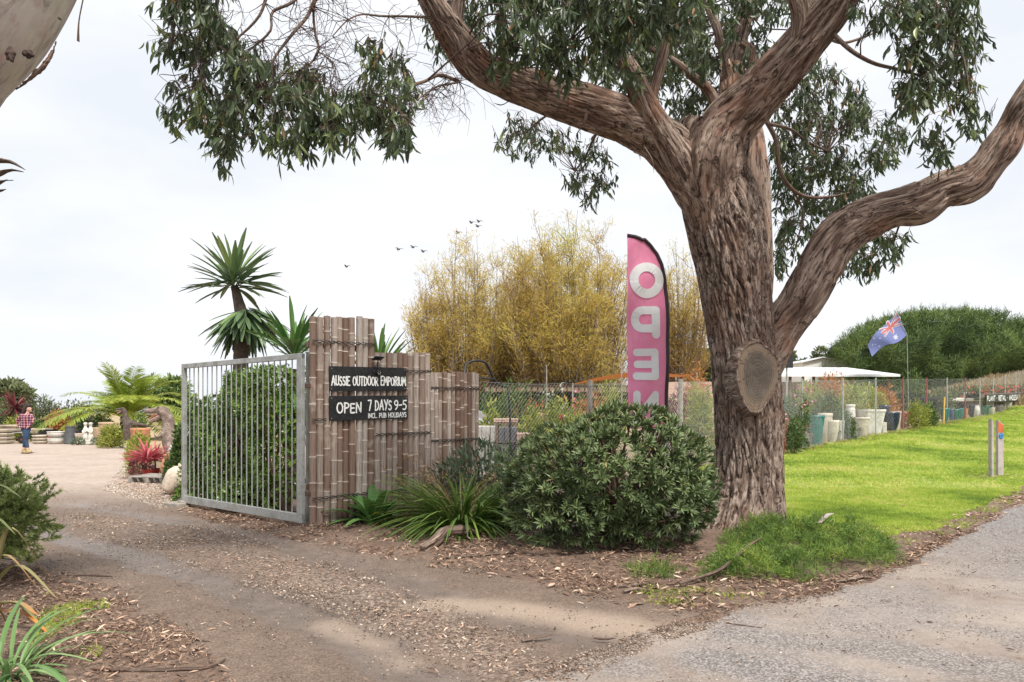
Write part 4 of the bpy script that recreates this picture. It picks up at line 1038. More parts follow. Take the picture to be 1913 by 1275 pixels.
mb = MB(); P, D = dome(110, (bx, by, bz+.70), (1.0, .9, .85), -.6, .7, .1, 4.0); stems(mb, (bx+.1, by+.1, bz), P, .035, .006, 9)
put('stems', mb, m_stem, bush)

# hedge behind the gate
m_hedge = leafmat('glossy hedge leaves', [(0.0, (0.04, 0.08, 0.012)), (0.4, (0.12, 0.22, 0.030)), (0.75, (0.20, 0.33, 0.045)), (1.0, (0.32, 0.46, 0.08))], .3, .15, .6)
hn = Vector((-gd.y, gd.x, 0)) # away from the road
def hedgepts(n, smax=2.05):
    s = RNG.uniform(-.42, smax, n); top = np.interp(s, [-.45, -.2, .2, .9, 1.5, 2.1, 2.6], [1.0, 1.35, 1.62, 1.95, 2.10, 2.12, 1.7])
    v = RNG.random(n); z = .05 + (top-.05)*v**.85
    dep = .16 + .75*RNG.random(n)**2.2 + .12*np.sin(s*4 + z*3) + .10*fbm(s*2, z*2, 1.0)
    p = np.array([GA.x, GA.y, 0]) + s[:, None]*np.array([gd.x, gd.y, 0]) + dep[:, None]*np.array([hn.x, hn.y, 0]); p[:, 2] = z
    return p, s
hd = thing('hedge', (GA.x+.9, GA.y+.3, 0), 'dense glossy green hedge grown up behind the barred gate', 'hedge')
P, s_ = hedgepts(8200)
mb = MB(); D = unit(np.array([-hn.x, -hn.y, .35]) + RNG.normal(0, .45, P.shape))
whorls(mb, P, D, 6, .062, flatblade(2, .42, .25), np.clip(.42 + RNG.normal(0, .18, len(P)) + .12*np.sin(P[:, 2]*9+s_*7), .0, 1), 10, 60)
put('foliage', mb, m_hedge, hd)
mb = MB(); q = hedgepts(60)[0]
for i in range(6):
    b0 = GA + gd*(i*.4) + hn*.6; stems(mb, b0, q[i*10:(i+1)*10], .03, .006)
put('stems', mb, m_stem, hd)

# strap leaved clumps and broad leaved plant
m_strap = leafmat('strappy leaves', [(0.0, (0.05, 0.09, 0.022)), (0.5, (0.125, 0.21, 0.042)), (0.85, (0.24, 0.34, 0.07)), (1.0, (0.36, 0.27, 0.12))], .42, .2, .4)
m_broad = leafmat('broad soft leaves', [(0.0, (0.04, 0.10, 0.03)), (0.5, (0.08, 0.19, 0.05)), (0.93, (0.17, 0.31, 0.09)), (1.0, (0.55, 0.48, 0.05))], .4, .2, .4)
def tuft(mb, c, n, ll, tmpl, rad, spread=.55, wid=1.0, tint=None, zmin=.1, elv=None):
    c = np.array(c); a = RNG.uniform(0, 6.283, n); rr = rad*np.sqrt(RNG.random(n)); p = c + np.stack([np.cos(a)*rr, np.sin(a)*rr, 0*a], -1)
    el = RNG.uniform(zmin, 1, n) if elv is None else elv(n)
    az = a + RNG.normal(0, .4, n); h = spread*(1.15-el) ; d = np.stack([np.cos(az)*h, np.sin(az)*h, .25+el], -1)
    upv = np.stack([-np.cos(az)*.8, -np.sin(az)*.8, 1.0 + 0*az], -1)
    scatter(mb, tmpl, p, d, up=upv, size=ll*RNG.uniform(.6, 1.1, n), tint=np.clip(RNG.normal(.5, .2, n), 0, 1) if tint is None else tint(n), wid=wid)
def clump(name, label, cat, px, Y, n, ll, tmpl, rad, mat, spread=.8, wid=1.0, group=None, extra=None, **k):
    c = Gd(px, Y); t = thing(name, c, label, cat, group); mb = MB(); tuft(mb, c, n, ll, tmpl, rad, spread, wid, **k); put('leaves', mb, mat, t)
    if extra: extra(t, c)
    return t
m_dry = leafmat('dry seed stalks', [(0.0, (0.20, 0.11, 0.06)), (1.0, (0.48, 0.33, 0.20))], .8, .1, .2)
def drystalks(t, c):
    mb = MB()
    for i in range(26):
        a = random.uniform(0, 6.28); L = random.uniform(.5, .85); e = Vector(c) + Vector((math.cos(a)*.75*L*1.0, math.sin(a)*.6*L, L*random.uniform(.75, 1.15)))
        tube(mb, [Vector(c) + Vector((random.gauss(0, .12), random.gauss(0, .12), 0)), Vector(c).lerp(e, .5) + Vector((0, 0, .12)), e], [.004, .003, .002], 3, 7, tint=random.random(), caps=False)
        n = 7; scatter(mb, L_small, np.array(e[:]) + RNG.normal(0, .022, (n, 3)), rdir(n), size=.035)
    put('seed_stalks', mb, m_dry, t)
clump('strappy_plant', 'large clump of upright dark green strappy leaves left of the round bush', 'plant', 862, 9.15, 520, 1.02, L_strap, .26, m_strap, .95, .72, extra=drystalks)
clump('strappy_plant', 'small pale low tuft of strappy leaves in front of the log end', 'plant', 912, 8.75, 40, .42, L_strap, .06, m_strap, 1.6, 1.1, zmin=.0)
clump('strappy_plant', 'yellowing strappy clump between the bamboo and the large strappy clump', 'plant', 800, 9.9, 130, .85, L_strap, .2, leafmat('yellow strap leaves', [(0, (.10, .12, .03)), (.6, (.20, .22, .06)), (1, (.42, .30, .12))]), 1.0, .6, extra=drystalks)
def yel(n): t = np.clip(RNG.normal(.5, .2, n), 0, .93); t[:2] = 1; return t
clump('broadleaf_plant', 'broad leaved plant spreading at the foot of the bamboo poles', 'plant', 698, 9.72, 58, .58, L_broad, .10, m_broad, 1.0, .95, zmin=.0, tint=yel)
clump('broadleaf_plant', 'small broad leaved plant low at the left of the strappy clump', 'plant', 795, 9.25, 22, .36, L_broad, .06, m_broad, 1.6, .8, zmin=-.1, tint=yel)
m_grey = leafmat('grey green leaves', [(0.0, (0.05, 0.08, 0.05)), (0.5, (0.12, 0.17, 0.10)), (1.0, (0.24, 0.30, 0.18))], .55, .2)
c = Gd(886, 10.35); shrub('low_shrub', 'grey green feathery shrub between the lowest bamboo and the round bush', 'shrub', c.x, c.y, 1.02, 1.25, .9, m_grey, 1800, .11, L_lance, up=.6, zmin=-.4, stem_n=16)
c = Gd(962, 9.3); shrub('low_shrub', 'dark low shrub squeezed between the strappy clump and the round bush', 'shrub', c.x, c.y, .95, .7, .6, m_pitt, 900, .10, L_lance, up=.6, zmin=-.4)

# left foreground: needle leaved shrub, flax, bright tuft
m_need = leafmat('fine bright needles', [(0.0, (0.13, 0.17, 0.055)), (0.5, (0.31, 0.39, 0.12)), (1.0, (0.52, 0.58, 0.24))], .5, .25)
lx, ly = -4.72, 6.35
ls = thing('needle_shrub', (lx, ly, T(lx, ly)), 'bright fine leaved shrub with bare brown twigs at the left edge of the photo', 'shrub')
mb = MB(); P, D = dome(1500, (lx, ly, .56), (.72, .7, .50), -.75, .55, .22, 9.0, 3.2); D = unit(D + RNG.normal(0, .35, D.shape) + np.array([0, 0, .3]))
tb = np.clip(RNG.normal(.45, .18, len(P)), 0, .8)
for sh in (0, .035, .07): whorls(mb, P - D*sh, D, 13, .055, flatblade(2, .20, .0), tb, 15, 75)
put('foliage', mb, m_need, ls)
mb = MB()
for i in range(9):
    cpt = Vector((lx + random.gauss(0, .18), ly + random.gauss(0, .18), random.uniform(.15, .35))); tube(mb, [(lx, ly, 0), cpt], [.022, .014], 6); sel = P[RNG.choice(len(P), 40)]; sel = sel[np.argsort(((sel-np.array(cpt))**2).sum(1))[:26]]
    for t_ in sel: tube(mb, [cpt, cpt.lerp(Vector(t_), .5) + Vector((0, 0, .03)), Vector(t_)], [.010, .006, .003], 5, 6, caps=False)
put('stems', mb, m_stem, ls)
m_flax = leafmat('flax leaves', [(0.0, (0.05, 0.09, 0.03)), (0.45, (0.14, 0.17, 0.06)), (0.8, (0.33, 0.27, 0.13)), (1.0, (0.55, 0.24, 0.06))], .45, .15)
fx = W(-70, 770, 5.0).x
fl_ = thing('flax_plant', (fx, 5.0, T(fx, 5)), 'flax with arching brown and olive leaves at left edge below needle shrub', 'plant')
mb = MB()
for (tx, ty, ty0, tn) in [(66,1093,1060,.75),(108,1120,1080,.6),(72,1150,1150,.8),(112,1205,1165,1.0),(100,1195,1150,.55),(60,1010,1010,.2),(40,930,950,.15),(30,1000,990,.3),(88,1075,1010,.7),(20,1180,1150,.5),(70,1230,1210,.4)]:
    e = W(tx, ty, 5.0 - random.uniform(-.1, .35)); s0 = Vector((fx + random.gauss(0, .05), 5 + random.gauss(0, .05), .02)); m_ = W((tx-70)/2+8, min(ty, ty0)-22, 4.95)
    Pp, rr, _ = smooth_path([s0, s0.lerp(m_, .6) + Vector((0, 0, .04)), m_, e], [1]*4, 16)
    ww = .021*np.sin(np.pi*np.linspace(.12, 1, 16)**1.2)**.6 + .001
    tg = unit(np.gradient(Pp, axis=0)); sd_ = unit(np.cross(tg, [0, 0, 1.0]) + np.array([0, -.25, .1]))
    nrm = np.cross(sd_, tg); V = np.stack([Pp + sd_*ww[:, None] + nrm*ww[:, None]*.4, Pp, Pp - sd_*ww[:, None] + nrm*ww[:, None]*.4], 1).reshape(-1, 3)
    mb.add(V, gridf(16, 3), tint=np.repeat(np.clip(tn + np.linspace(-.25, .2, 16), 0, 1), 3))
put('leaves', mb, m_flax, fl_)
m_btuft = leafmat('bright strap leaves', [(0.0, (0.08, 0.17, 0.05)), (0.6, (0.20, 0.34, 0.12)), (1.0, (0.40, 0.52, 0.24))], .4, .3)
c = Vector((W(10, 770, 4.15).x, 4.15, 0))
t = thing('grass_tuft', c, 'bright green grassy tuft at bottom left corner', 'grass tuft'); mb = MB(); tuft(mb, c, 70, .55, L_strap, .14, 1.2, 1.5, zmin=-.05); put('leaves', mb, m_btuft, t)

# prostrate ground cover beside the trunk
m_junip = leafmat('feathery ground cover', [(0.0, (0.045, 0.085, 0.02)), (0.5, (0.135, 0.225, 0.04)), (0.85, (0.27, 0.37, 0.07)), (1.0, (0.42, 0.42, 0.10))], .55, .2)
def mat_cover(name, label, poly_px, n, hmax):
    poly = P2(poly_px); P = np.array([p[:] for p in poly]); lo, hi = P.min(0), P.max(0); q = RNG.uniform(lo, hi, (n*8, 2)); q = q[inside(poly, q[:, 0], q[:, 1])][:n]
    ed = pdist(poly + [poly[0]], q[:, 0], q[:, 1]); keep = RNG.random(len(q)) < sstep(0, .22, ed + .12*fbm(q[:, 0]*4, q[:, 1]*4))*np.clip(.62 + 2.0*fbm(q[:, 0]*3.2, q[:, 1]*3.2, 4.0), .10, 1) ; q = q[keep]; ed = ed[keep]
    h = hmax*sstep(0, .3, ed)*(.25 + 1.5*np.clip(fbm(q[:, 0]*5.5, q[:, 1]*5.5)*1.5 + .35, 0, 1)); z = terr(q[:, 0], q[:, 1]) + h*RNG.random(len(q))**.35
    c0 = q.mean(0); t = thing(name, (c0[0], c0[1], T(*c0)), label, 'ground cover', 'feathery ground cover by the trunk')
    mb = MB(); m = len(q); D = unit(np.stack([RNG.normal(0, .6, m), RNG.normal(-.15, .6, m), RNG.uniform(.05, .8, m)], -1)); pos = np.column_stack([q, z])
    k = 9; side = rdir(m*k).reshape(m, k, 3); dd = unit(D[:, None]*.8 + side*.75); pp = pos[:, None] + D[:, None]*np.linspace(0, .07, k)[None, :, None]
    tn = np.clip(.45 + .6*fbm(q[:, 0]*6, q[:, 1]*6, 2.0) + RNG.normal(0, .16, m), 0, 1)
    scatter(mb, flatblade(1, .20, 0), pp.reshape(-1, 3), dd.reshape(-1, 3), size=.046, wid=1.5, tint=np.repeat(tn, k)); put('foliage', mb, m_junip, t)
    mb = MB()
    for i in RNG.choice(m, 60): tube(mb, [(c0[0]*.04+q[i, 0]*.96, c0[1]*.04+q[i, 1]*.96, T(*q[i])+.01), (q[i, 0], q[i, 1], z[i])], [.006, .003], 4, caps=False)
    put('stems', mb, m_stem, t)
mat_cover('ground_cover', 'wide feathery green mat at the foot of the trunk by the road', [(1330,1045),(1345,1000),(1400,985),(1460,985),(1540,990),(1620,1000),(1670,1015),(1695,1045),(1660,1065),(1580,1078),(1520,1092),(1450,1100),(1380,1088),(1300,1090),(1290,1070)], 8000, .13)
mat_cover('ground_cover', 'thin feathery green patch in the bark litter before the round bush', [(1150,1060),(1200,1050),(1290,1055),(1300,1075),(1250,1088),(1170,1085)], 520, .10)

# ------------------------------------------------------------------ yuccas and palm behind the gate
m_yuc = leafmat('stiff sword leaves', [(0.0, (0.06, 0.10, 0.055)), (0.5, (0.13, 0.205, 0.095)), (0.85, (0.21, 0.30, 0.11)), (1.0, (0.34, 0.40, 0.13))], .4, .12, .5)
m_yuc2 = leafmat('green sword leaves', [(0.0, (0.04, 0.10, 0.03)), (0.5, (0.09, 0.20, 0.05)), (1.0, (0.22, 0.36, 0.10))], .4, .15, .5)
m_ytr = plain('shaggy yucca trunk', (0.11, 0.085, 0.065), .95, 0, .35, 14, .8)
def sword(mb, c, n, L, e0, e1, bias=(0, 0, 0), w=1.0, tmpl=L_sword, rad=.10):
    el = R(1)*np.degrees(np.arcsin(RNG.uniform(math.sin(R(e0)), math.sin(R(e1)), n))); az = np.arange(n)*2.4 + RNG.normal(0, .2, n)
    d = np.stack([np.cos(az)*np.cos(el), np.sin(az)*np.cos(el), np.sin(el)], -1) + np.array(bias)
    p = np.array(c) + unit(d)*rad*np.array([.8, .8, .5]) + np.stack([0*az, 0*az, np.linspace(-.16, .16, n)], -1)*rad*6
    up = np.array([0, 0, 1.0]) + -.3*d; w = w*1.45
    scatter(mb, tmpl, p, d, up=up, size=L*RNG.uniform(.75, 1.1, n), tint=np.clip(.45 + .25*np.sin(el) + RNG.normal(0, .14, n), 0, 1), wid=w)
def yucca(label, px, Y, heads, mat, tr):
    c = Gd(px, Y); t = thing('yucca', c, label, 'yucca', 'yuccas behind the gate and bamboo')
    mb = MB(); tube(mb, [c] + [W(a, b_, Y) for a, b_, r in tr], [tr[0][2]*1.1] + [r for a, b_, r in tr], 16, 40, bdisp(.012, 3, 9, .02, px)); put('trunk', mb, m_ytr, t, smooth=True)
    for (a, b_, dy, n, L, e0, e1, bi, w) in heads:
        mb = MB(); sword(mb, W(a, b_, Y+dy), n, L, e0, e1, bi, w); put('leaf_head', mb, mat, t)
    return t
yucca('tall yucca with two stacked leaf heads above the gate', 450, 15, [(437, 530, 0, 96, .98, -24, 88, (0, 0, .12), 1.0), (458, 583, .0, 130, .95, -62, 8, (.05, 0, -.35), 1.0)], m_yuc, [(450, 680, .14), (452, 600, .13), (445, 560, .10), (438, 535, .07)])
yucca('short yucca rising just left of the tallest bamboo screen', 545, 12.6, [(548, 662, 0, 52, .84, 8, 88, (0, 0, .1), .9), (545, 725, 0, 70, .95, -70, 5, (0, 0, -.3), .9)], m_yuc2, [(546, 760, .11), (548, 690, .10)])
yucca('yucca with leaf tips showing over the middle bamboo screen', 712, 12.9, [(708, 700, 0, 46, .84, 5, 85, (.05, 0, .15), .85)], m_yuc2, [(711, 760, .10), (709, 715, .09)])

m_palm = leafmat('palm leaflets', [(0.0, (0.14, 0.18, 0.03)), (0.45, (0.28, 0.38, 0.055)), (0.8, (0.40, 0.46, 0.07)), (1.0, (0.55, 0.42, 0.08))], .42, .3, .45)
pc = Gd(238, 39); palm = thing('date_palm', pc, 'wide yellow green palm with arching fronds behind the dinosaur statues', 'palm')
mb = MB(); tube(mb, [pc, pc + Vector((0, 0, 1.3))], [.42, .30], 18, 20, bdisp(.05, 4, 6, 0, 2)); put('trunk', mb, m_ytr, palm)
hub = pc + Vector((0, 0, 1.1))
for i in range(46):
    az = i*2.4 + random.gauss(0, .15); el = R(random.uniform(12, 42) if i % 2 else random.uniform(38, 84)); L = random.uniform(3.7, 4.9)*(1 - .22*math.sin(el))
    dr = Vector((math.cos(az)*math.cos(el), math.sin(az)*math.cos(el), math.sin(el))); h = Vector((math.cos(az), math.sin(az), 0))
    pts = [hub + dr*L*t_ + Vector((0, 0, -L*.46*t_**2.6*(.22 + math.cos(el)))) + h*L*.12*t_*t_ for t_ in (0, .2, .4, .6, .8, 1.0)]
    Pp, rr, _ = smooth_path(pts, [.032, .026, .020, .014, .009, .004], 26); mb = MB(); tube(mb, Pp, rr, 4, caps=False, tint=.9)
    tg = unit(np.gradient(Pp, axis=0)); sd_ = unit(np.cross(tg, [0, 0, 1.0])); nm = np.cross(sd_, tg)
    k = 50; ti = np.linspace(4, 24.9, k); i0 = ti.astype(int); fr = (ti-i0)[:, None]; pp = Pp[i0]*(1-fr) + Pp[np.minimum(i0+1, 25)]*fr
    base = random.uniform(.35, .72)
    for s in (-1, 1):
        d = unit(sd_[i0]*s + tg[i0]*.75 + nm[i0]*.30 - np.array([0, 0, .18]) + RNG.normal(0, .07, (k, 3)))
        scatter(mb, flatblade(2, .085, .22), pp, d, up=nm[i0], size=.74*np.sin(np.pi*np.linspace(.16, .93, k))**.6*RNG.uniform(.85, 1.1, k), tint=np.clip(base + RNG.normal(0, .1, k), 0, 1))
    put('frond', mb, m_palm, palm)
# ================================================================== BACKGROUND TREES
m_wil = leafmat('autumn willow leaves', [(0.0, (0.27, 0.17, 0.05)), (0.4, (0.50, 0.36, 0.09)), (0.75, (0.62, 0.50, 0.13)), (1.0, (0.46, 0.48, 0.12))], .6, .35)
m_wst = plain('willow stems', (0.20, 0.155, 0.125), .9, 0, .3, 4)
def willow(label, px, Y, px0, px1, ytop, ybase, nst, nleaf, seed, bare=.5):
    rs = np.random.default_rng(seed); c = Gd(px, Y); t = thing('willow_tree', c, label, 'willow', 'yellowing willows behind the nursery')
    wd = (px1-px0)*Y/F/2; xm = ((px0+px1)/2-CX)*Y/F; H = HC-(ytop-HY)*Y/F - c.z
    st = MB(); P = []; D = []
    for i in range(nst):
        u = rs.uniform(-1, 1); v = rs.uniform(-1, 1)
        if u*u+v*v > 1: continue
        b0 = Vector((c.x + u*wd*.60, c.y + v*wd*.5, c.z)); rad = math.hypot(u, v)
        hh = H*math.sqrt(max(.12, 1-.74*rad**2))*(rs.uniform(.80, 1.0) if rs.random() < .7 else rs.uniform(.5, .8))
        e = Vector((xm + u*wd*1.0, c.y + v*wd*.8, c.z + hh)); m1 = b0.lerp(e, .3) + Vector((-u*wd*.05, 0, hh*.02)); m2 = b0.lerp(e, .65) + Vector((rs.normal(0, .25), rs.normal(0, .25), hh*.07))
        r0 = rs.uniform(.05, .11); path, rr, _ = smooth_path([b0, m1, m2, e], [r0, r0*.6, r0*.3, .008], 14); tube(st, path, rr, 4, caps=False, tint=rs.random())
        for j in range(13):
            k = rs.uniform(3, 12.9); a = path[int(k)]; az = rs.uniform(0, 6.283); L = rs.uniform(.9, 2.7)*(1.1 - k/24)
            q = a + np.array([math.cos(az)*.60, math.sin(az)*.60, rs.uniform(.55, 1.0)])*L; m_ = (a+q)/2 + np.array([math.cos(az), math.sin(az), -.1])*.14*L
            tube(st, [a, m_, q], [.018, .012, .005], 3, caps=False)
            n = int(nleaf/nst/13); tt = rs.uniform(.05, 1.05, n)[:, None]; P.append(a*(1-tt) + q*tt + rs.normal(0, .20, (n, 3))); D.append(np.tile(unit(q-a), (n, 1)) + rs.normal(0, .55, (n, 3)))
    P = np.concatenate(P); D = np.concatenate(D); hgt = (P[:, 2]-c.z)/H
    kp = rs.random(len(P)) < np.clip(.30 + 1.5*hgt, 0, 1)*np.clip(1.35-.5*np.abs(P[:, 0]-xm)/wd, .4, 1); P, D = P[kp], D[kp]; hgt = hgt[kp]
    put('stems', st, m_wst, t)
    mb = MB(); scatter(mb, flatblade(1, .26, 0), P, D, wid=1.8, size=rs.uniform(.13, .24, len(P)), tint=np.clip(.40 + .7*fbm(P[:, 0]*.35, P[:, 1]*.35, P[:, 2]*.35) + .25*(hgt-.5) + rs.normal(0, .13, len(P)), 0, 1)); put('foliage', mb, m_wil, t)
willow('broad low willow with the barest left side, left of the tallest willow', 868, 44, 755, 985, 418, 745, 105, 78000, 1)
willow('tallest and densest yellow willow, left of the pink flag', 1062, 42, 920, 1205, 372, 745, 145, 135000, 2)
willow('narrower yellow willow filling the dip between the low and the tallest willow', 965, 47, 885, 1050, 432, 745, 70, 42000, 7)
willow('slender orange tinged willow directly right of the pink flag', 1274, 46, 1215, 1330, 440, 745, 46, 26000, 3)
m_dgreen = leafmat('dark evergreen', [(0.0, (0.045, 0.075, 0.022)), (0.5, (0.125, 0.19, 0.055)), (1.0, (0.25, 0.33, 0.10))], .6, .1)
m_mgreen = leafmat('mid green foliage', [(0.0, (0.04, 0.07, 0.02)), (0.5, (0.09, 0.15, 0.04)), (1.0, (0.19, 0.26, 0.07))], .55, .2)
m_olive = leafmat('olive foliage', [(0.0, (0.05, 0.065, 0.03)), (0.5, (0.12, 0.145, 0.065)), (1.0, (0.24, 0.26, 0.13))], .6, .2)
m_ylw = leafmat('yellow green foliage', [(0.0, (0.13, 0.17, 0.03)), (0.5, (0.30, 0.34, 0.06)), (1.0, (0.52, 0.50, 0.12))], .5, .3)
m_purp = leafmat('burgundy foliage', [(0.0, (0.07, 0.018, 0.025)), (0.5, (0.17, 0.04, 0.055)), (1.0, (0.33, 0.11, 0.10))], .45, .25)
m_org = leafmat('orange red foliage', [(0.0, (0.20, 0.07, 0.03)), (0.5, (0.45, 0.20, 0.06)), (1.0, (0.62, 0.38, 0.14))], .5, .3)
m_bark4 = plain('grey tree bark', (0.17, 0.13, 0.10), .9, 0, .3, 4, .3)

# clipped conifer windbreak: hull of shoots with leaders standing out of the top
Yh = 70.0
topl = [(1585,700),(1592,665),(1604,640),(1622,618),(1650,602),(1690,590),(1740,584),(1800,581),(1850,583),(1890,590),(1913,600),(1960,604),(2100,610),(2250,640)]
botl = [(1585,742),(1640,735),(1700,722),(1780,712),(1913,699),(2250,680)]
def hz_top(px): return np.interp(px, [p[0] for p in topl], [p[1] for p in topl])
def hz_bot(px): return np.interp(px, [p[0] for p in botl], [p[1] for p in botl])
wb = thing('conifer_windbreak', ((1850-CX)*Yh/F, Yh+3, 5), 'long dark clipped conifer windbreak on the rise behind the blue flag', 'hedge')
n = 50000; px = 1585 + 665*RNG.random(n)**1.25; v = RNG.random(n); tp = hz_top(px); bt = hz_bot(px)
zt = HC-(tp-HY)*Yh/F; zb = np.minimum(HC-(bt-HY)*Yh/F, terr((px-CX)*Yh/F, Yh))-.3; x = (px-CX)*Yh/F
endf = sstep(1585, 1640, px)
z = zb + (zt-zb)*v; yy = Yh - 1.6*np.sin(np.pi*np.clip(v, 0, 1)*.55 + .2)*endf + 2.2*fbm(x*.42, z*.42, 0) + RNG.uniform(0, .7, n) + 2.5*v**6
tb_ = RNG.random(n) < .24; yy = np.where(tb_, Yh + RNG.uniform(-1, 7, n), yy); z = np.where(tb_, zt + RNG.uniform(-.9, .1, n), z)
D = unit(np.stack([RNG.normal(0, .45, n), -np.ones(n)*.7, .75 + RNG.normal(0, .35, n)], -1))
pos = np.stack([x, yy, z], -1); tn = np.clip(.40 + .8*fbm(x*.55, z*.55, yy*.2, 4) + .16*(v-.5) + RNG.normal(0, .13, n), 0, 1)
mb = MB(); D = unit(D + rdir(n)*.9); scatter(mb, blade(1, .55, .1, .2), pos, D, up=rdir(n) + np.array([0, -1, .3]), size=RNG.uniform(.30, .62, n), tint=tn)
for i in range(230):
    p = 1590 + 400*random.random(); zz = HC-(float(hz_top(p))-HY)*Yh/F; y_ = Yh + random.uniform(-.5, 5); x_ = (p-CX)*Yh/F; Lh = random.uniform(.3, 1.3)
    k = 26; t_ = np.linspace(0, 1, k); az = RNG.uniform(0, 6.28, k); pp = np.stack([x_ + 0*t_, y_ + 0*t_, zz - .4 + (Lh+.3)*t_], -1); scatter(mb, L_need, pp, np.stack([np.cos(az), np.sin(az), 1.3 + 0*az], -1), size=.60*(1.15-t_), tint=RNG.uniform(.2, .6), wid=2.2)
put('foliage', mb, m_dgreen, wb)
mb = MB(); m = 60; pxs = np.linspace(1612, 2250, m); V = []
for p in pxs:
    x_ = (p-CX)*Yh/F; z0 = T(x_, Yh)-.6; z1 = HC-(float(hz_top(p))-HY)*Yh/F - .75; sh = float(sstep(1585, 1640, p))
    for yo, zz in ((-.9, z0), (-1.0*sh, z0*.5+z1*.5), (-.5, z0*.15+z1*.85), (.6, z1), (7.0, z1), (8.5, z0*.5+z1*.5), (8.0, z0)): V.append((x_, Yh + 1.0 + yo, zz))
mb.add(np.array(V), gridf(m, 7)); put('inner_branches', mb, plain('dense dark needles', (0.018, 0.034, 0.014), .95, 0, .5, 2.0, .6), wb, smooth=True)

def fartree(label, px, Y, ytop, wpx, mat, n, ll, trunk=True, group=None, ybot=None, name='tree', cat='tree', clumps=7, tmpl=L_small):
    c = Gd(px, Y); H = HC-(ytop-HY)*Y/F - c.z; w = wpx*Y/F; t = thing(name, c, label, cat, group)
    mb = MB(); st = MB(); zlo = .25 if trunk else .05
    tube(st, [c - Vector((0, 0, .1)), c + Vector((random.gauss(0, .03)*H, 0, H*.4)), c + Vector((random.gauss(0, .05)*H, 0, H*.72))], [.035*H+.05, .025*H+.03, .012*H], 7, 10)
    for i in range(clumps):
        a = random.uniform(0, 6.28); rr = random.uniform(.1, .62); cz = random.uniform(zlo+.15, .86); rr *= math.sqrt(max(.05, 1-(cz-.45)**2*2.2))
        cc_ = Vector((c.x + math.cos(a)*rr*w*.5, c.y + math.sin(a)*rr*w*.4, c.z + H*cz)); s = random.uniform(.20, .34)
        P, D = dome(n//clumps, cc_, (w*s, w*s, H*s*.50), -.8, .55, .25, i*3.1 + px); m = len(P)
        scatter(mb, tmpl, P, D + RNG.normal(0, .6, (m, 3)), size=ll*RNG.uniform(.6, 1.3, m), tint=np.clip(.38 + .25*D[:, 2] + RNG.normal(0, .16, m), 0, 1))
        tube(st, [c + Vector((0, 0, H*.3*random.uniform(.8, 1.5))), c.lerp(cc_, .6) + Vector((0, 0, .1*H)), cc_], [.014*H, .010*H, .004*H], 5, 7, caps=False)
    put('trunk', st, m_bark4, t); put('crown', mb, mat, t); return t
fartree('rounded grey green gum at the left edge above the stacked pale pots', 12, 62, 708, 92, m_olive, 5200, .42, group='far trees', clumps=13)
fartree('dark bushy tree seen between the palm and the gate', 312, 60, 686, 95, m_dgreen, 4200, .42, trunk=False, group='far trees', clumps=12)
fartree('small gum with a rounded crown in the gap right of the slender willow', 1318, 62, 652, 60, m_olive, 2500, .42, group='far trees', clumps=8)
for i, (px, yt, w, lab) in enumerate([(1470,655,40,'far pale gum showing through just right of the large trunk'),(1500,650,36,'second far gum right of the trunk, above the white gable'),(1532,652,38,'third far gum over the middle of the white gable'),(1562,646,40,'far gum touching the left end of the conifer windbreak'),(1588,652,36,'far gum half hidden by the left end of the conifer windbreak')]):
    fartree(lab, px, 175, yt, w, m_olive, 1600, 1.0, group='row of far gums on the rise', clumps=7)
# planted slope of young trees under them
ws = MB(); n = 9000; px = RNG.uniform(1340, 1640, n); Yw = RNG.uniform(120, 165, n); x = (px-CX)*Yw/F; z = terr(x, Yw) + RNG.uniform(0, 3.3, n)*(.7 + .5*fbm(x*.15, Yw*.15))
scatter(ws, L_small, np.stack([x, Yw, z], -1), rdir(n)*.5 + np.array([0, -.3, .8]), size=RNG.uniform(.8, 1.5, n), tint=np.clip(.5 + .3*fbm(x*.2, z*.5) + RNG.normal(0, .15, n), 0, 1))
put('woodland', ws, m_mgreen, loc=(65, 140, T(65, 140)), label='far green woodland on the slope right of the large trunk', cat='woodland', kind='stuff')

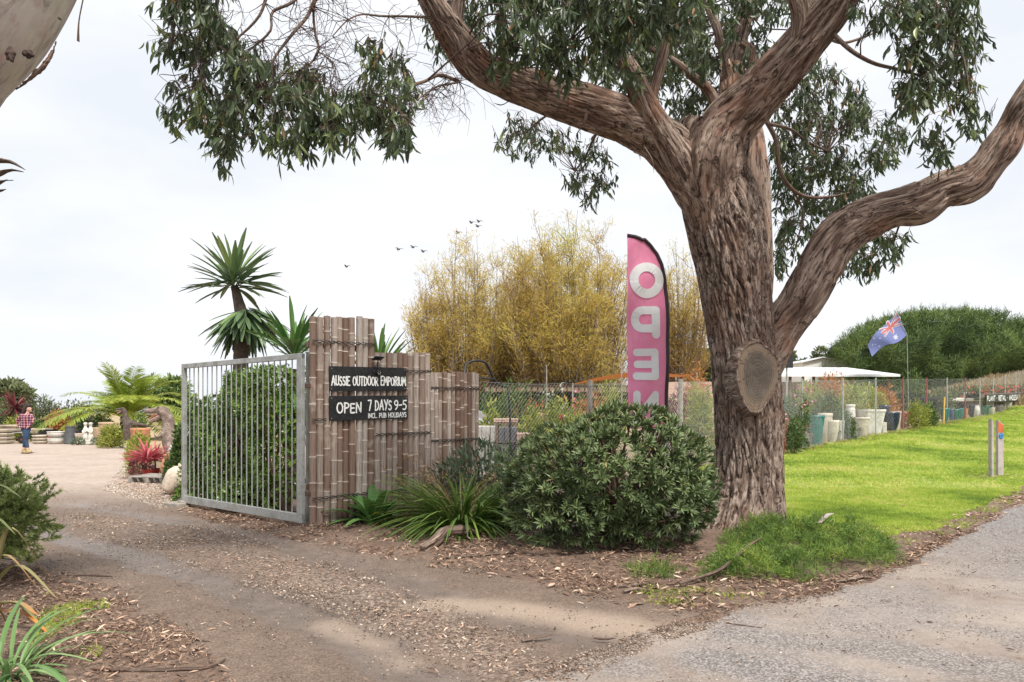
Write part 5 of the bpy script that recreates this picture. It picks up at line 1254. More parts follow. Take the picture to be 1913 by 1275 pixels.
# ================================================================== NURSERY SHRUBS
m_pinkfl = leafmat('pink blossom', [(0, (.62, .16, .26)), (1, (.80, .42, .48))], .6, .3)
m_redfl = leafmat('red blossom', [(0, (.50, .04, .03)), (1, (.70, .14, .08))], .6, .3)
m_whitefl = leafmat('white blossom', [(0, (.70, .68, .62)), (1, (.82, .80, .76))], .6, .3)
def sh(px, Y, ytop, wpx, mat, lab, n=900, ll=.09, tmpl=L_small, fl=None, grp='nursery shrubs behind the wire fence', name='nursery_shrub', up=.5, zmin=-.5, lump=.25):
    c = Gd(px, Y); h = HC-(ytop-HY)*Y/F - c.z; w = wpx*Y/F
    return shrub(name, lab, 'shrub', c.x, Y, max(.25, h), w*1.12, w*.85, mat, int(n*2.2), ll*1.15, tmpl, group=grp, up=up, fl=fl, zmin=zmin, lump=lump, shell=.35, stem_n=10)
SH = [ # middle, behind the bamboo end and the round bush
 (915,17.5,760,46,m_ylw,'pale yellow green shrub right beside the end of the lowest bamboo',700,.09,L_small,None),
 (968,19.5,722,70,m_mgreen,'tall mid green shrub behind the brick pallets',1100,.10,L_lance,None),
 (1000,17.2,764,60,m_ylw,'bright yellow shrub right of the brick pallets',1000,.08,L_small,None),
 (1052,18.5,748,64,m_ylw,'yellow green shrub left of the weathered fence post',1000,.08,L_small,(m_redfl,14,.07)),
 (1030,24,728,60,m_mgreen,'dark green shrub by the left white pole',900,.10,L_lance,(m_whitefl,26,.08)),
 (1100,20,742,60,m_org,'orange red shrub behind the weathered fence post',900,.09,L_small,None),
 (1140,22,706,56,m_ylw,'tall light green shrub by the right white pole',1000,.10,L_lance,None),
 (1095,27,735,70,m_mgreen,'green shrub in front of the dark timber shed',900,.12,L_small,(m_pinkfl,30,.09)),
 (948,28,724,60,m_dgreen,'dark shrub behind the curved black pipe',900,.12,L_lance,None),
 (1270,19,730,60,m_purp,'burgundy shrub right of the pink flag',900,.10,L_lance,None),
 (1308,17.5,722,56,m_ylw,'yellow green shrub between pink flag and tree trunk',1000,.09,L_small,(m_redfl,12,.06)),
 (1300,24,690,50,m_org,'coppery shrub rising against the trunk, behind the burgundy one',800,.11,L_lance,None),
 (1235,21,742,60,m_mgreen,'green shrub low behind the pink flag pole',700,.09,L_small,None),
 (905,24,738,60,m_mgreen,'leafy green shrub over the low pallet of pale blocks',900,.10,L_small,None),
 (1075,16.5,770,60,m_ylw,'low lime green shrub just above the left shoulder of the round bush',1000,.07,L_small,(m_pinkfl,16,.05)),
 (985,22,748,70,m_org,'orange tinged shrub between the tall green shrub and the left pole',900,.09,L_small,None),
 # right, behind the big glazed pots
 (1478,21,738,58,m_mgreen,'green shrub with pink flowers just right of the trunk',1300,.09,L_lance,(m_pinkfl,20,.08)),
 (1512,24.5,722,52,m_ylw,'pale yellow green shrub above the teal pot',1200,.09,L_small,(m_pinkfl,16,.09)),
 (1546,24,730,50,m_mgreen,'broad green shrub over the cream bowls',1300,.10,L_lance,None),
 (1556,30,698,60,m_org,'russet twiggy shrub under the white patio roof',1000,.12,L_lance,None),
 (1592,27,722,48,m_ylw,'yellow shrub behind the white urn',1200,.10,L_small,None),
 (1622,29,716,56,m_ylw,'tall orange and yellow shrub behind the lattice pot',1300,.11,L_lance,(m_redfl,9,.07)),
 (1652,31,726,46,m_org,'coppery shrub between the lattice pot and the black bowl',900,.10,L_small,None),
 (1705,33,702,56,m_mgreen,'tall grey green shrub between the two red fence pickets',1300,.12,L_lance,None),
 (1712,28.5,752,42,m_ylw,'rounded yellow green shrub beside the red pot',1000,.08,L_lance,None),
 (1752,36,728,60,m_olive,'dull olive shrub behind the yellow wooden stake',900,.12,L_small,None),
 (1795,42,722,80,m_olive,'long low russet shrub above the far pots',1200,.12,L_small,(m_redfl,24,.10)),
 (1735,30,755,26,m_dgreen,'narrow dark shrub beside the second red picket',600,.08,L_small,None),
 (1578,24,768,34,m_mgreen,'leafy green shrub in front of the white urn',900,.08,L_lance,None),
 (1484,19.6,775,28,m_mgreen,'small leafy shrub between the red pot and the teal pot',700,.07,L_lance,None)]
for a in SH: sh(a[0], a[1], a[2], a[3], a[4], a[5], a[6], a[7], a[8], a[9])
SL = [ # left, behind the pot row
 (20,40,752,70,m_olive,'olive shrub bed at far left behind the stacked bowls',1200,.14),
 (-25,42,742,80,m_mgreen,'green shrub cut by the left edge of the photo',1000,.14),
 (82,40,744,80,m_olive,'tall spiky grey green shrub right behind the walking person',1500,.16),
 (72,37,788,26,m_mgreen,'small bright green ball shrub by the hip of the person',600,.10),
 (112,39,768,42,m_org,'orange tinted shrub left of the palm',900,.12),
 (30,37.5,782,40,m_ylw,'yellowing low shrub left of the person',700,.11),
 (140,44,750,70,m_olive,'pale olive shrub half behind the left palm fronds',1000,.15),
 (160,36.5,784,34,m_grey,'silvery green shrub behind the two stone figures',900,.10),
 (186,37,778,46,m_mgreen,'green shrub under the palm, behind the barrel planter',900,.12),
 (262,30,778,26,m_mgreen,'green and orange plant in the wide terracotta bowl',600,.09),
 (208,30,796,38,m_ylw,'variegated yellow green shrub in the low cream planter',800,.09),
 (258,21,808,36,m_ylw,'yellow leaved shrub at the feet of the large dinosaur',700,.08),
 (318,14.2,852,20,m_mgreen,'small green shrub leaning against the left gate corner',500,.06),
 (337,13.6,800,26,m_mgreen,'upright green shrub beyond the far end of the gate',1300,.07)]
for a in SL: sh(*a[:5], a[5], a[6], a[7], L_lance if 'spiky' in a[5] else L_small, None, 'garden shrubs round the yard')
# burgundy cordyline behind the person and the arching purple one near the trunk
def cordy(label, px, Y, py, n, L, mat, e0, e1, name='cordyline', trunkr=.05, grp='cordylines'):
    c = Gd(px, Y); t = thing(name, c, label, 'cordyline', grp); hp = W(px, py, Y); mb = MB()
    tube(mb, [c, hp], [trunkr, trunkr*.8], 8); put('trunk', mb, m_ytr, t); mb = MB(); sword(mb, hp, n, L, e0, e1, (0, 0, .1), 1.1, rad=.05); put('leaves', mb, mat, t); return t
cordy('burgundy cordyline above the left shoulder of the walking person', 28, 38.5, 762, 60, 1.0, m_purp, -40, 88)
# ================================================================== WIRE FENCE ROUND THE NURSERY
def tpx(px):
    r = (px-CX)/F; return (2.55 + 9.4*r)/(.6791 - .7341*r)
def fz(t, dz=0, off=0.0): p = fen(t) + FN*off; return Vector((p.x, p.y, T(p.x, p.y) + dz))
wf = thing('wire_fence', fz(20), 'long chain link fence with mixed posts around the nursery pots', 'fence')
m_wire = galv('fence wire', (0.34, 0.35, 0.34))
FH = 1.92; T0, T1 = 3.02, 62.0
mb = MB(); V = []; Fq = []
sp_w = .082; n = int((T1-T0)/sp_w)
k = 0
for i in range(-int(FH/sp_w), n):
    for sgn in (1, -1):
        a = T0 + i*sp_w; tt0, tt1 = (a, a+FH) if sgn > 0 else (a+FH, a)
        # clip to the fence run
        z0, z1 = .03, FH; A, B_ = tt0, tt1
        def cl(tc): return z0 + (z1-z0)*(tc-tt0)/(tt1-tt0)
        zA, zB = z0, z1
        lo, hi = T0, T1
        if A < lo: zA = cl(lo); A = lo
        if B_ < lo: zB = cl(lo); B_ = lo
        if A > 20 and i % 2: continue
        if A >= hi or B_ >= hi: continue
        if zA == zB: continue
        p, q = fz(A, zA, .002*sgn), fz(B_, zB, .002*sgn); w_ = .0015 if A < 16 else .0012
        m_ = fz((A+B_)/2, (zA+zB)/2, .002*sgn); s1, s2 = Vector((FN.x, FN.y, 0))*w_, Vector((FD.x, FD.y, -sgn))*w_*.8
        for c_ in (p, m_, q): V += [c_+s1, c_+s2, c_-s1*.6-s2]
        for h in (0, 3):
            for j in range(3): Fq.append((k+h+j, k+h+(j+1) % 3, k+h+3+(j+1) % 3, k+h+3+j))
        k += 9
mb.add(np.array([v[:] for v in V]), np.array(Fq)); put('wire_mesh', mb, m_wire, wf)
mb = MB()
for z_ in (FH+.01, FH*.5, .05):
    tube(mb, [fz(t_, z_ - (.05*math.sin(t_*1.9)**2 if z_ > 1 else 0), .006) for t_ in np.arange(T0, T1, .7)], .003, 4, caps=False)
put('tension_wires', mb, m_wire, wf)
m_redp = plain('red brown steel picket', (0.24, 0.045, 0.035), .75, 0, .25, 20)
m_oldw = plain('weathered timber', (0.30, 0.27, 0.24), .9, 0, .3, 10, .5)
for px, kind in [(1107,'w'),(1276,'w'),(1345,'g'),(1425,'g'),(1501,'g'),(1577,'g'),(1638,'g'),(1689,'r'),(1733,'r'),(1771,'g'),(1805,'r'),(1832,'g'),(1857,'g'),(1879,'g'),(1899,'g'),(1917,'g'),(1935,'g')]:
    t_ = tpx(px); mb = MB(); h_ = FH + .06
    if kind == 'w': tube(mb, [fz(t_, -.1, -.06), fz(t_, h_, -.06)], [.055, .05], 9, 6, bdisp(.006, 2, 3))
    elif kind == 'g': tube(mb, [fz(t_, -.1, -.035), fz(t_, h_, -.035)], .027, 8)
    else: box(mb, fz(t_, h_/2, -.03), (.05, .018, h_), .5, bev=.003); box(mb, fz(t_, h_/2, -.045), (.018, .04, h_), .5)
    o = put('post', mb, {'w': m_oldw, 'g': m_galv, 'r': m_redp}[kind], wf)
    if kind != 'g': o['label'] = 'round weathered timber post' if kind == 'w' else 'red brown steel picket'
sk = thing('timber_stake', fz(tpx(1751), 0, .25), 'short yellow wooden stake leaning at the fence between two red pickets', 'stake')
mb = MB(); box(mb, fz(tpx(1751), .56, .25), (.06, .045, 1.2), .4, M=Matrix.Rotation(R(3), 3, 'Y'), bev=.004); put('stake', mb, plain('yellow timber', (0.62, 0.40, 0.10), .8, 0, .2, 10), sk)

# ================================================================== POTS
PROF = {
 'taper': [(.62,0),(.66,.03),(.96,.90),(1.0,.91),(1.0,1.0)],
 'bowl': [(.42,0),(.46,.03),(.70,.22),(.90,.55),(.97,.86),(1.0,.90),(1.0,1.0)],
 'egg': [(.52,0),(.58,.04),(.80,.25),(.97,.60),(.94,.86),(1.0,.90),(1.0,1.0)],
 'urn': [(.40,0),(.44,.04),(.36,.10),(.60,.25),(.98,.60),(.90,.84),(.78,.90),(.92,.95),(.92,1.0)],
 'jar': [(.45,0),(.62,.10),(.95,.45),(1.0,.62),(.80,.84),(.62,.90),(.72,.96),(.72,1.0)],
 'inv': [(1.0,0),(1.0,.06),(.96,.08),(.72,.90),(.76,.92),(.76,1.0)],
 'drum': [(.92,0),(.98,.10),(1.0,.5),(.98,.90),(1.02,.92),(1.02,1.0)],
 'shallow': [(.60,0),(.82,.25),(.97,.72),(1.0,.78),(1.0,1.0)],
}
m_soilp = plain('potting soil', (0.045, 0.03, 0.022), .95, 0, .4, 30, .6)
def potmat(name, col, rough=.45, dirt=(.2,.17,.13), var=.2): return plain(name, col, rough, 0, var, 5, .05, dirt, .5)
M_ = {'cream': potmat('cream glazed ceramic', (.56, .50, .41), .6), 'white': potmat('white ceramic', (.66, .64, .59), .5), 'teal': potmat('teal glaze', (.015, .15, .14), .25, (.03, .09, .08)), 'red': potmat('red glaze', (.36, .035, .022), .3, (.2, .04, .03)),
 'navy': potmat('dark blue glaze', (.018, .025, .055), .25, (.03, .03, .04)), 'blue': potmat('blue glaze', (.04, .06, .19), .3), 'green': potmat('green glaze', (.02, .14, .09), .3), 'dkgreen': potmat('deep green glaze', (.02, .045, .03), .3), 'grey': potmat('grey cement', (.20, .19, .18), .85), 'char': potmat('charcoal cement', (.065, .068, .072), .7, (.1, .1, .1)),
 'terra': potmat('terracotta', (.46, .19, .10), .85, (.5, .34, .24)), 'tan': potmat('tan clay', (.46, .32, .21), .85), 'orange': potmat('orange clay', (.50, .17, .07), .7), 'black': potmat('black plastic', (.02, .02, .022), .5, (.06, .05, .05)), 'pale': potmat('pale clay', (.60, .50, .40), .8), 'stone': potmat('pale stone', (.62, .58, .52), .9, (.3, .27, .22))}
def pot(label, c, h, w, kind, mat, inner=None, sq=0, name='pot', group=None, soil=True, rz=0, tilt=None, n=26, base=None):
    c = Vector(c); t = thing(name, c, label, 'pot', group); pr = PROF[kind]; M = tilt
    mb = MB(); lathe(mb, [(0, 0)] + [(r*w/2, z*h) for r, z in pr[:-2]], c, n, M=M, sq=sq); put('body', mb, M_[mat], t, smooth=(sq == 0))
    mb = MB(); rt = pr[-1][0]*w/2; z0 = pr[-3][1]*h
    lathe(mb, [(pr[-3][0]*w/2, z0), (pr[-2][0]*w/2, pr[-2][1]*h), (rt, h), (rt*.93, h*1.0)], c, n, M=M, sq=sq); put('rim', mb, M_[mat], t, smooth=(sq == 0))
    mb = MB(); lathe(mb, [(rt*.93, h*1.0), (rt*.89, h*.985), (rt*.87, h*.93), (rt*.84, h*.80)], c, n, M=M, sq=sq); put('lining', mb, M_[inner or mat], t, smooth=(sq == 0))
    mb = MB(); lathe(mb, [(rt*.845, h*.80), (rt*.4, h*.815), (0, h*.82)], c, n, M=M, sq=sq); put('soil' if soil else 'floor', mb, m_soilp if soil else M_[inner or mat], t)
    return t
def fpot(label, px, ytop, wpx, kind, mat, back=.8, **k):
    t_ = tpx(px); p = fen(t_) - FN*back; Y = p.y; s = (p.x/p.y); # keep the pixel column
    x = (px-CX)*Y/F; c = Vector((x, Y, T(x, Y))); h = HC-(ytop-HY)*Y/F-c.z
    return pot(label, c, h, wpx*Y/F, kind, mat, group='glazed pots along the wire fence', **k)
fpot('red tapered pot right against the foot of the large trunk', 1466, 781, 14, 'taper', 'red', .7)
fpot('dark green pot with pale stripe beside the red pot at the trunk', 1483, 806, 26, 'taper', 'dkgreen', .5)
fpot('square grey planter at the front between dark green and teal pots', 1506, 810, 20, 'taper', 'grey', .45, sq=.9)
fpot('big tapered teal pot by the first galvanised fence post', 1522, 776, 36, 'taper', 'teal', .95, inner='red')
fpot('large cream bowl with red inside behind the teal pot', 1542, 772, 26, 'egg', 'cream', 1.5, inner='red')
fpot('medium cream tapered bowl with red lip left of the second fence post', 1555, 785, 24, 'bowl', 'cream', .7, inner='red')
fpot('cream bowl touching the second galvanised fence post', 1568, 786, 18, 'bowl', 'white', 1.2)
fpot('small black square planter behind the second fence post', 1585, 800, 16, 'taper', 'black', .9, sq=.9)
fpot('speckled grey square planter right of the second fence post', 1597, 799, 18, 'taper', 'grey', .5, sq=.9)
fpot('cream tapered pot with red inside right of the grey planter', 1608, 780, 32, 'taper', 'cream', .9, inner='red')
fpot('tall white square pot with lattice tone before the third post', 1626, 765, 42, 'taper', 'white', 1.8, sq=.9, inner='red')
fpot('white urn standing behind the second fence post', 1589, 756, 18, 'urn', 'white', 2.4)
fpot('low pale grey block planter left of the dark bowl', 1651, 789, 8, 'drum', 'stone', .5, sq=.9)
fpot('large dark blue bowl with cream right side by the first red picket', 1663, 770, 34, 'bowl', 'navy', .9, inner='cream')
fpot('cream bowl nested behind the large dark blue bowl', 1674, 769, 18, 'bowl', 'cream', 1.3)
fpot('shiny dark blue pot standing behind the dark bowl', 1652, 757, 18, 'egg', 'navy', 2.6)
fpot('bright red pot under the yellow green shrub', 1690, 771, 20, 'taper', 'red', .9)
far_list = [('teal', 'teal pot, leftmost of the far row, behind the yellow stake', 1765, 763, 16, 'bowl'), ('green', 'deep green pot with flared rim, fourth from the yellow stake', 1785, 765, 15, 'bowl'), ('blue', 'small blue pot beside the leftmost far teal pot', 1777, 765, 9, 'taper'),
 ('terra', 'orange red pot by the third red picket', 1802, 764, 12, 'taper'), ('teal', 'teal bowl between green and orange pots in the far row', 1794, 763, 11, 'bowl'), ('navy', 'tall dark blue pot right of the third red picket', 1815, 757, 11, 'taper'), ('white', 'tall white jar beside the dark blue far pot', 1825, 757, 10, 'jar'),
 ('green', 'dark teal pot at the left end of the black lettered board', 1840, 758, 14, 'bowl'), ('cream', 'low cream pot under the word PLANT', 1852, 762, 12, 'bowl'), ('grey', 'grey pot under the word RETAIL', 1866, 757, 13, 'taper'), ('stone', 'pale stone pot under the start of WHOLESALE', 1884, 752, 12, 'taper'),
 ('tan', 'tan pot under the end of WHOLESALE', 1896, 751, 11, 'taper'), ('grey', 'grey pot at the right edge of the photo', 1909, 749, 13, 'egg')]
for m_k, lab, px, yt, w, kd in far_list: fpot(lab, px, yt, w, kd, m_k, .7)
for i, (px, yt, w, hh, lab) in enumerate([(1790,744,62,7,'long white low trough above the far pots'),(1775,752,50,5,'pale slab like trough just above the far teal pots'),(1828,752,40,7,'white trough left of the black lettered board'),(1800,736,50,4,'dark flat bench slab over the white trough')]):
    Y = 41 + i; x = (px-CX)*Y/F; z0 = HC-(yt+hh-HY)*Y/F; z1 = HC-(yt-HY)*Y/F
    t = thing('trough', (x, Y, T(x, Y)), lab, 'trough', 'long troughs in the far row')
    mb = MB(); box(mb, (x, Y, (z0+z1)/2), (w*Y/F, .8, z1-z0), .2, bev=.03); put('body', mb, M_['white' if i != 3 else 'char'], t)
    mb = MB()
    for sx in (-.35, .35): box(mb, (x+sx*w*Y/F, Y, (z0+T(x, Y))/2-.02), (.2, .6, max(.1, z0-T(x, Y))+.06), .2)
    put('plinth', mb, M_['grey'], t)
Y = 40.5; x = (1820-CX)*Y/F
t = thing('water_tank', (x, Y, T(x, Y)), 'white square container with dark front at the left of the lettered board', 'container'); z1 = HC+38*Y/F*.98; z0 = HC+20*Y/F
mb = MB(); box(mb, (x, Y, (z0+z1)/2), (.72, .7, z1-z0), .15, bev=.03); put('body', mb, M_['white'], t)
mb = MB(); box(mb, (x-.02, Y-.37, (z0+z1)/2-.07), (.5, .03, (z1-z0)*.55), .15); put('front', mb, M_['grey'], t)
mb = MB(); box(mb, (x, Y, (T(x, Y)+z0)/2), (.66, .6, z0-T(x, Y)), .15); put('stand', mb, m_rail, t)
Yb = 33.0
for i, (pa, pb, yt, yb_) in enumerate([(1683,1729,735,741),(1690,1735,743,748)]):
    x0, x1 = (pa-CX)*Yb/F, (pb-CX)*Yb/F; xm = (x0+x1)/2; z0, z1 = HC-(yb_-HY)*Yb/F, HC-(yt-HY)*Yb/F; gz = T(xm, Yb+i)
    t = thing('bench', (xm, Yb-i*.8, gz), ['upper black slatted bench between the two red pickets', 'lower black slatted bench between the two red pickets'][i], 'bench', 'black nursery benches')
    mb = MB()
    for k in range(4): box(mb, (xm, Yb-i*.8+k*.16, (z0+z1)/2), (x1-x0, .11, z1-z0), 0, bev=.01)
    put('slats', mb, m_blacksteel, t)
    for sx in (-.42, .42): mb = MB(); box(mb, (xm+sx*(x1-x0), Yb-i*.8+.24, (z0+gz)/2), (.06, .5, z0-gz), 0); put('leg', mb, m_blacksteel, t)

# lettered board on the far fence
def tb(px): return tpx(px)
bt0, bt1 = tb(1836), tb(1950)
brd = thing('lettered_board', fz((bt0+bt1)/2, .5, .12), 'long black board lettered PLANT RETAIL WHOLESALE on the far fence at right edge', 'sign')
def zpy(py, t_): Y = fen(t_).y; return HC-(py-HY)*Y/F
def bm_(u, v, l):  # u in fence metres, v 0..1 up the board
    ta, tb_ = tb(1837), tb(1912); f_ = (u-ta)/(tb_-ta); zb = zpy(752, ta)*(1-f_) + zpy(749.5, tb_)*f_; zt = zpy(738, ta)*(1-f_) + zpy(735, tb_)*f_
    return fp(u, zb+(zt-zb)*v, .12+l)
mb = MB(); us = np.linspace(bt0, bt1, 14); V = []
for u in us: V += [bm_(u, 0, 0), bm_(u, 1, 0), bm_(u, 1, -.03), bm_(u, 0, -.03), bm_(u, 0, 0)]
mb.add(np.array([v[:] for v in V]), gridf(14, 5)); put('board', mb, m_board, brd)
mb = MB()
def wr(text, pa, pb):
    ta, tb_ = tb(pa), tb(pb); adv = sum(GL[c_][0] for c_ in text)+.22*(len(text)-1); kx = (tb_-ta)/adv; x = ta; li = 0
    for c_ in text:
        gw, st = GL[c_]
        for s_ in st:
            li += 1
            P = [(x+a*kx, .2+b_*.6) for a, b_ in s_]
            ribbon_sc(P, li)
        x += (gw+.22)*kx
def ribbon_sc(P, li):
    # work in metres, v scaled by the board height
    hb = .40
    ribbon(mb, [(a, b_*hb) for a, b_ in P], .062, lambda u, v, l: bm_(u, v/hb, l), .004+.0006*(li % 6), dense=.05)
for tx, a, b_ in (('PLANT',1839,1854),('*',1856.5,1857.5),('RETAIL',1860.5,1874),('*',1876.5,1877.5),('WHOLESALE',1880.5,1900),('*',1902.5,1903.3),('GARDEN',1906,1921)): wr(tx, a, b_)
put('lettering', mb, m_paint, brd)
fb = thing('flower_trough', fz((bt0+bt1)/2, 1, -.4), 'long strip of red and green flowering plants above the black lettered board', 'flower trough')
n = 5200; u = RNG.uniform(bt0, bt1, n); vv_ = RNG.uniform(1.05, 1.95, n); P = np.array([bm_(a, b_, -.55 + random.uniform(-.25, .25))[:] for a, b_ in zip(u, vv_)])
mb = MB(); scatter(mb, L_small, P, rdir(n)+np.array([0, -.3, .5]), size=.16, tint=RNG.random(n)); put('foliage', mb, m_mgreen, fb)
s_ = RNG.random(n) < .13; q = P[s_] + np.array([0, -.1, .03]); mb = MB(); scatter(mb, L_small, q, rdir(len(q)), size=.15, wid=2.2, tint=RNG.random(len(q))); put('flowers', mb, m_redfl, fb)
mb = MB(); V = []
for u_ in us: V += [bm_(u_, .6, -.25), bm_(u_, 1.15, -.25), bm_(u_, 1.15, -.9), bm_(u_, .6, -.9), bm_(u_, .6, -.25)]
mb.add(np.array([v[:] for v in V]), gridf(14, 5)); put('box', mb, m_rail, fb)
# marker posts on the lawn
def marker(label, px, Y, w, d, h, rz, extra):
    c = Gd(px, Y); t = thing('marker_post', c, label, 'marker post', 'marker posts on the lawn')
    hx, hy = w/2, d/2; M = Matrix.Rotation(rz, 3, 'Z'); cut = .085
    vs = [(-hx,-hy,-.1),(hx,-hy,-.1),(hx,hy,-.1),(-hx,hy,-.1),(-hx,-hy,h),(hx,-hy,h-cut),(hx,hy,h-cut),(-hx,hy,h)]
    mb = MB(); mb.add(np.array([(M @ Vector(v) + c)[:] for v in vs]), BOXF); put('post', mb, m_mark, t)
    if extra:
        mb = MB(); mb.add(np.array([(M @ Vector(v) + c)[:] for v in [(-hx-.001,-hy-.003,h-.001-.02),(hx+.001,-hy-.003,h-cut-.02),(hx+.001,-hy-.003,h-.25),(-hx-.001,-hy-.003,h-.25)]]), [[0,3,2,1]]); put('reflector', mb, plain('orange red marker paint', (.52, .13, .04), .6), t)
        Mr = M @ Matrix.Rotation(R(90), 3, 'X'); mb = MB(); pc_ = M @ Vector((0, -hy-.004, h-.315)) + c
        lathe(mb, [(0, .006), (.052, .006), (.060, .004), (.060, 0)], pc_, 24, M=Mr); disc = put('marker_disc', mb, plain('blue marker disc', (.02, .16, .42), .4), t)
        mb = MB(); q = M @ Vector((0, -hy-.012, h-.315)) + c; xh = M @ Vector((1, 0, 0))
        tube(mb, [q + xh*math.cos(a)*.034 + Vector((0, 0, math.sin(a)*.034)) for a in np.linspace(0, 6.283, 25)], .0035, 5, caps=False); put('ring', mb, plain('pale blue ring', (.20, .45, .70), .5), disc)
    return t
m_mark = plain('grey weathered post timber', (.42, .36, .35), .85, 0, .18, 9, .4)
marker('marker post with orange band and blue disc at its slanted top', 1867.5, 15.2, .135, .06, 1.13, R(14), True)
marker('plain grey marker post edge on, left of the one with blue disc', 1851.5, 15.0, .045, .10, 1.17, R(3), False)

# ================================================================== NATIONAL FLAG
YFl = 32.0
H1, H2, F1, F2 = (1676,584), (1694,626), (1621,646), (1629,664)
def au(u, v, l=0.0):   # u along the fly from the hoist, v down the hoist
    top = np.array(H1)*(1-u) + np.array(F1)*u + np.array([-6*math.sin(u*3.14159), 9*math.sin(u*6.283)*.25 + 1*math.sin(u*3.14)]); bot = np.array(H2)*(1-u) + np.array(F2)*u + np.array([0, 4*math.sin(u*7)])
    p = top*(1-v) + bot*v; Y = YFl + .10*math.sin(u*7 + v*2) - l
    return W(p[0], p[1], Y)
m_fblue = leafmat('flag blue', [(0, (.20, .235, .48)), (1, (.20, .235, .48))], .7, .45); m_fred = leafmat('flag red', [(0, (.66, .22, .22)), (1, (.66, .22, .22))], .7, .45); m_fwh = leafmat('flag white', [(0, (.75, .75, .78)), (1, (.75, .75, .78))], .7, .45)
nf = thing('national_flag', (W(1696, 770, YFl).x, YFl, T(W(1696, 770, YFl).x, YFl)), 'blue national flag with stars flying before the dark conifer windbreak', 'flag')
mb = MB(); mb.add(np.array([au(u, v)[:] for u in np.linspace(0, 1, 30) for v in np.linspace(0, 1, 14)]), gridf(30, 14)); put('cloth', mb, m_fblue, nf, smooth=True)
AR = 2.0
def fr(mb, pts, w, l): ribbon2(mb, pts, w, l)
def ribbon2(mb, pts, w, l):
    ribbon(mb, [(a*AR, b_) for a, b_ in pts], w, lambda x, y, ll: au(x/AR, y, ll), l, dense=.03)
mb = MB(); ribbon2(mb, [(.02, .02), (.48, .48)], .10, .012); ribbon2(mb, [(.48, .02), (.02, .48)], .10, .014); ribbon2(mb, [(.25, .02), (.25, .48)], .17, .018); ribbon2(mb, [(.02, .25), (.48, .25)], .17, .020)
def star(mb, cu, cv, r, n, l):
    V = []; 
    for i in range(2*n): a = math.pi*i/n; rr = r if i % 2 == 0 else r*.45; V.append(au((cu*AR + rr*math.sin(a))/AR, cv - rr*math.cos(a), l)[:])
    V.append(au(cu, cv, l)[:]); mb.add(np.array(V), np.array([[2*n, i, (i+1) % (2*n)] for i in range(2*n)]))
star(mb, .25, .76, .155, 7, .02)
for a, b_, r in ((.75, .83, .075), (.62, .44, .075), (.75, .17, .075), (.87, .37, .075), (.80, .55, .045)): star(mb, a, b_, r, 7 if r > .05 else 5, .02)
put('white_emblem', mb, m_fwh, nf)
mb = MB(); ribbon2(mb, [(.02, .03), (.48, .47)], .035, .028); ribbon2(mb, [(.48, .03), (.02, .47)], .035, .030); ribbon2(mb, [(.25, .02), (.25, .48)], .10, .034); ribbon2(mb, [(.02, .25), (.48, .25)], .10, .036); put('red_emblem', mb, m_fred, nf)
mb = MB(); tube(mb, [au(0, -.02), au(0, 1.02), (W(1705, 770, YFl).x, YFl+.3, T(11, YFl))], .012, 7); put('pole', mb, m_galv, nf)

# ================================================================== BUILDINGS AND SHELTERS
m_brick, nt, b, _ = newmat('pinkish brick')
bt = nt.nodes.new('ShaderNodeTexBrick'); tco = nt.nodes.new('ShaderNodeTexCoord'); mpb = nt.nodes.new('ShaderNodeMapping'); mpb.inputs['Rotation'].default_value = (R(90), 0, 0); nt.links.new(tco.outputs['Object'], mpb.inputs[0]); nt.links.new(mpb.outputs[0], bt.inputs['Vector'])
bt.inputs['Scale'].default_value = 1; bt.inputs['Brick Width'].default_value = .24; bt.inputs['Row Height'].default_value = .086; bt.inputs['Mortar Size'].default_value = .01
bt.inputs['Color1'].default_value = (.46, .25, .19, 1); bt.inputs['Color2'].default_value = (.56, .36, .28, 1); bt.inputs['Mortar'].default_value = (.5, .45, .4, 1)
nt.links.new(bt.outputs[0], b.inputs['Base Color']); b.inputs['Roughness'].default_value = .9
m_wroof = plain('white roof sheet', (.72, .73, .74), .45, .1, .06, 1.2, 0, (.5, .5, .5))
m_white = plain('white painted timber', (.72, .72, .70), .6, 0, .1, 3)
Yw = 44.0; xa, xb = (1248-CX)*Yw/F, (1562-CX)*Yw/F
bld = thing('brick_building', ((xa+xb)/2, Yw, T((xa+xb)/2, Yw)), 'low pink brick building with white patio roof half hidden by the large trunk', 'building')
mb = MB(); zt = HC+56*Yw/F; box(mb, ((xa+xb)/2, Yw+2.2, zt/2), (xb-xa, 4.2, zt), 0, bev=.02); put('wall', mb, m_brick, bld)
mb = MB(); ZF, ZB = HC+66*33/F, HC+81*46/F
c1, c2, c3, c4 = Vector(((1440-CX)*33/F, 33, ZF)), Vector(((1682-CX)*33/F, 33, ZF)), Vector(((1582-CX)*46.5/F, 46.5, ZB)), Vector(((1425-CX)*46.5/F, 46.5, ZB))
V = [c1, c2, c3, c4] + [v + Vector((0, 0, .10)) for v in (c1, c2, c3, c4)]; mb.add(np.array([v[:] for v in V]), BOXF); put('patio_roof', mb, m_wroof, bld)
for px, Y in ((1446,33.4),(1476,33.4),(1520,36),(1592,33.4),(1660,33.4),(1500,40),(1440,40)):
    x = (px-CX)*Y/F; zz = ZF + (ZB-ZF)*(Y-33)/13.5 + .02; mb = MB(); box(mb, (x, Y, (T(x, Y)+zz)/2), (.11, .11, zz-T(x, Y)), 0, bev=.01); put('veranda_post', mb, m_rail, bld)
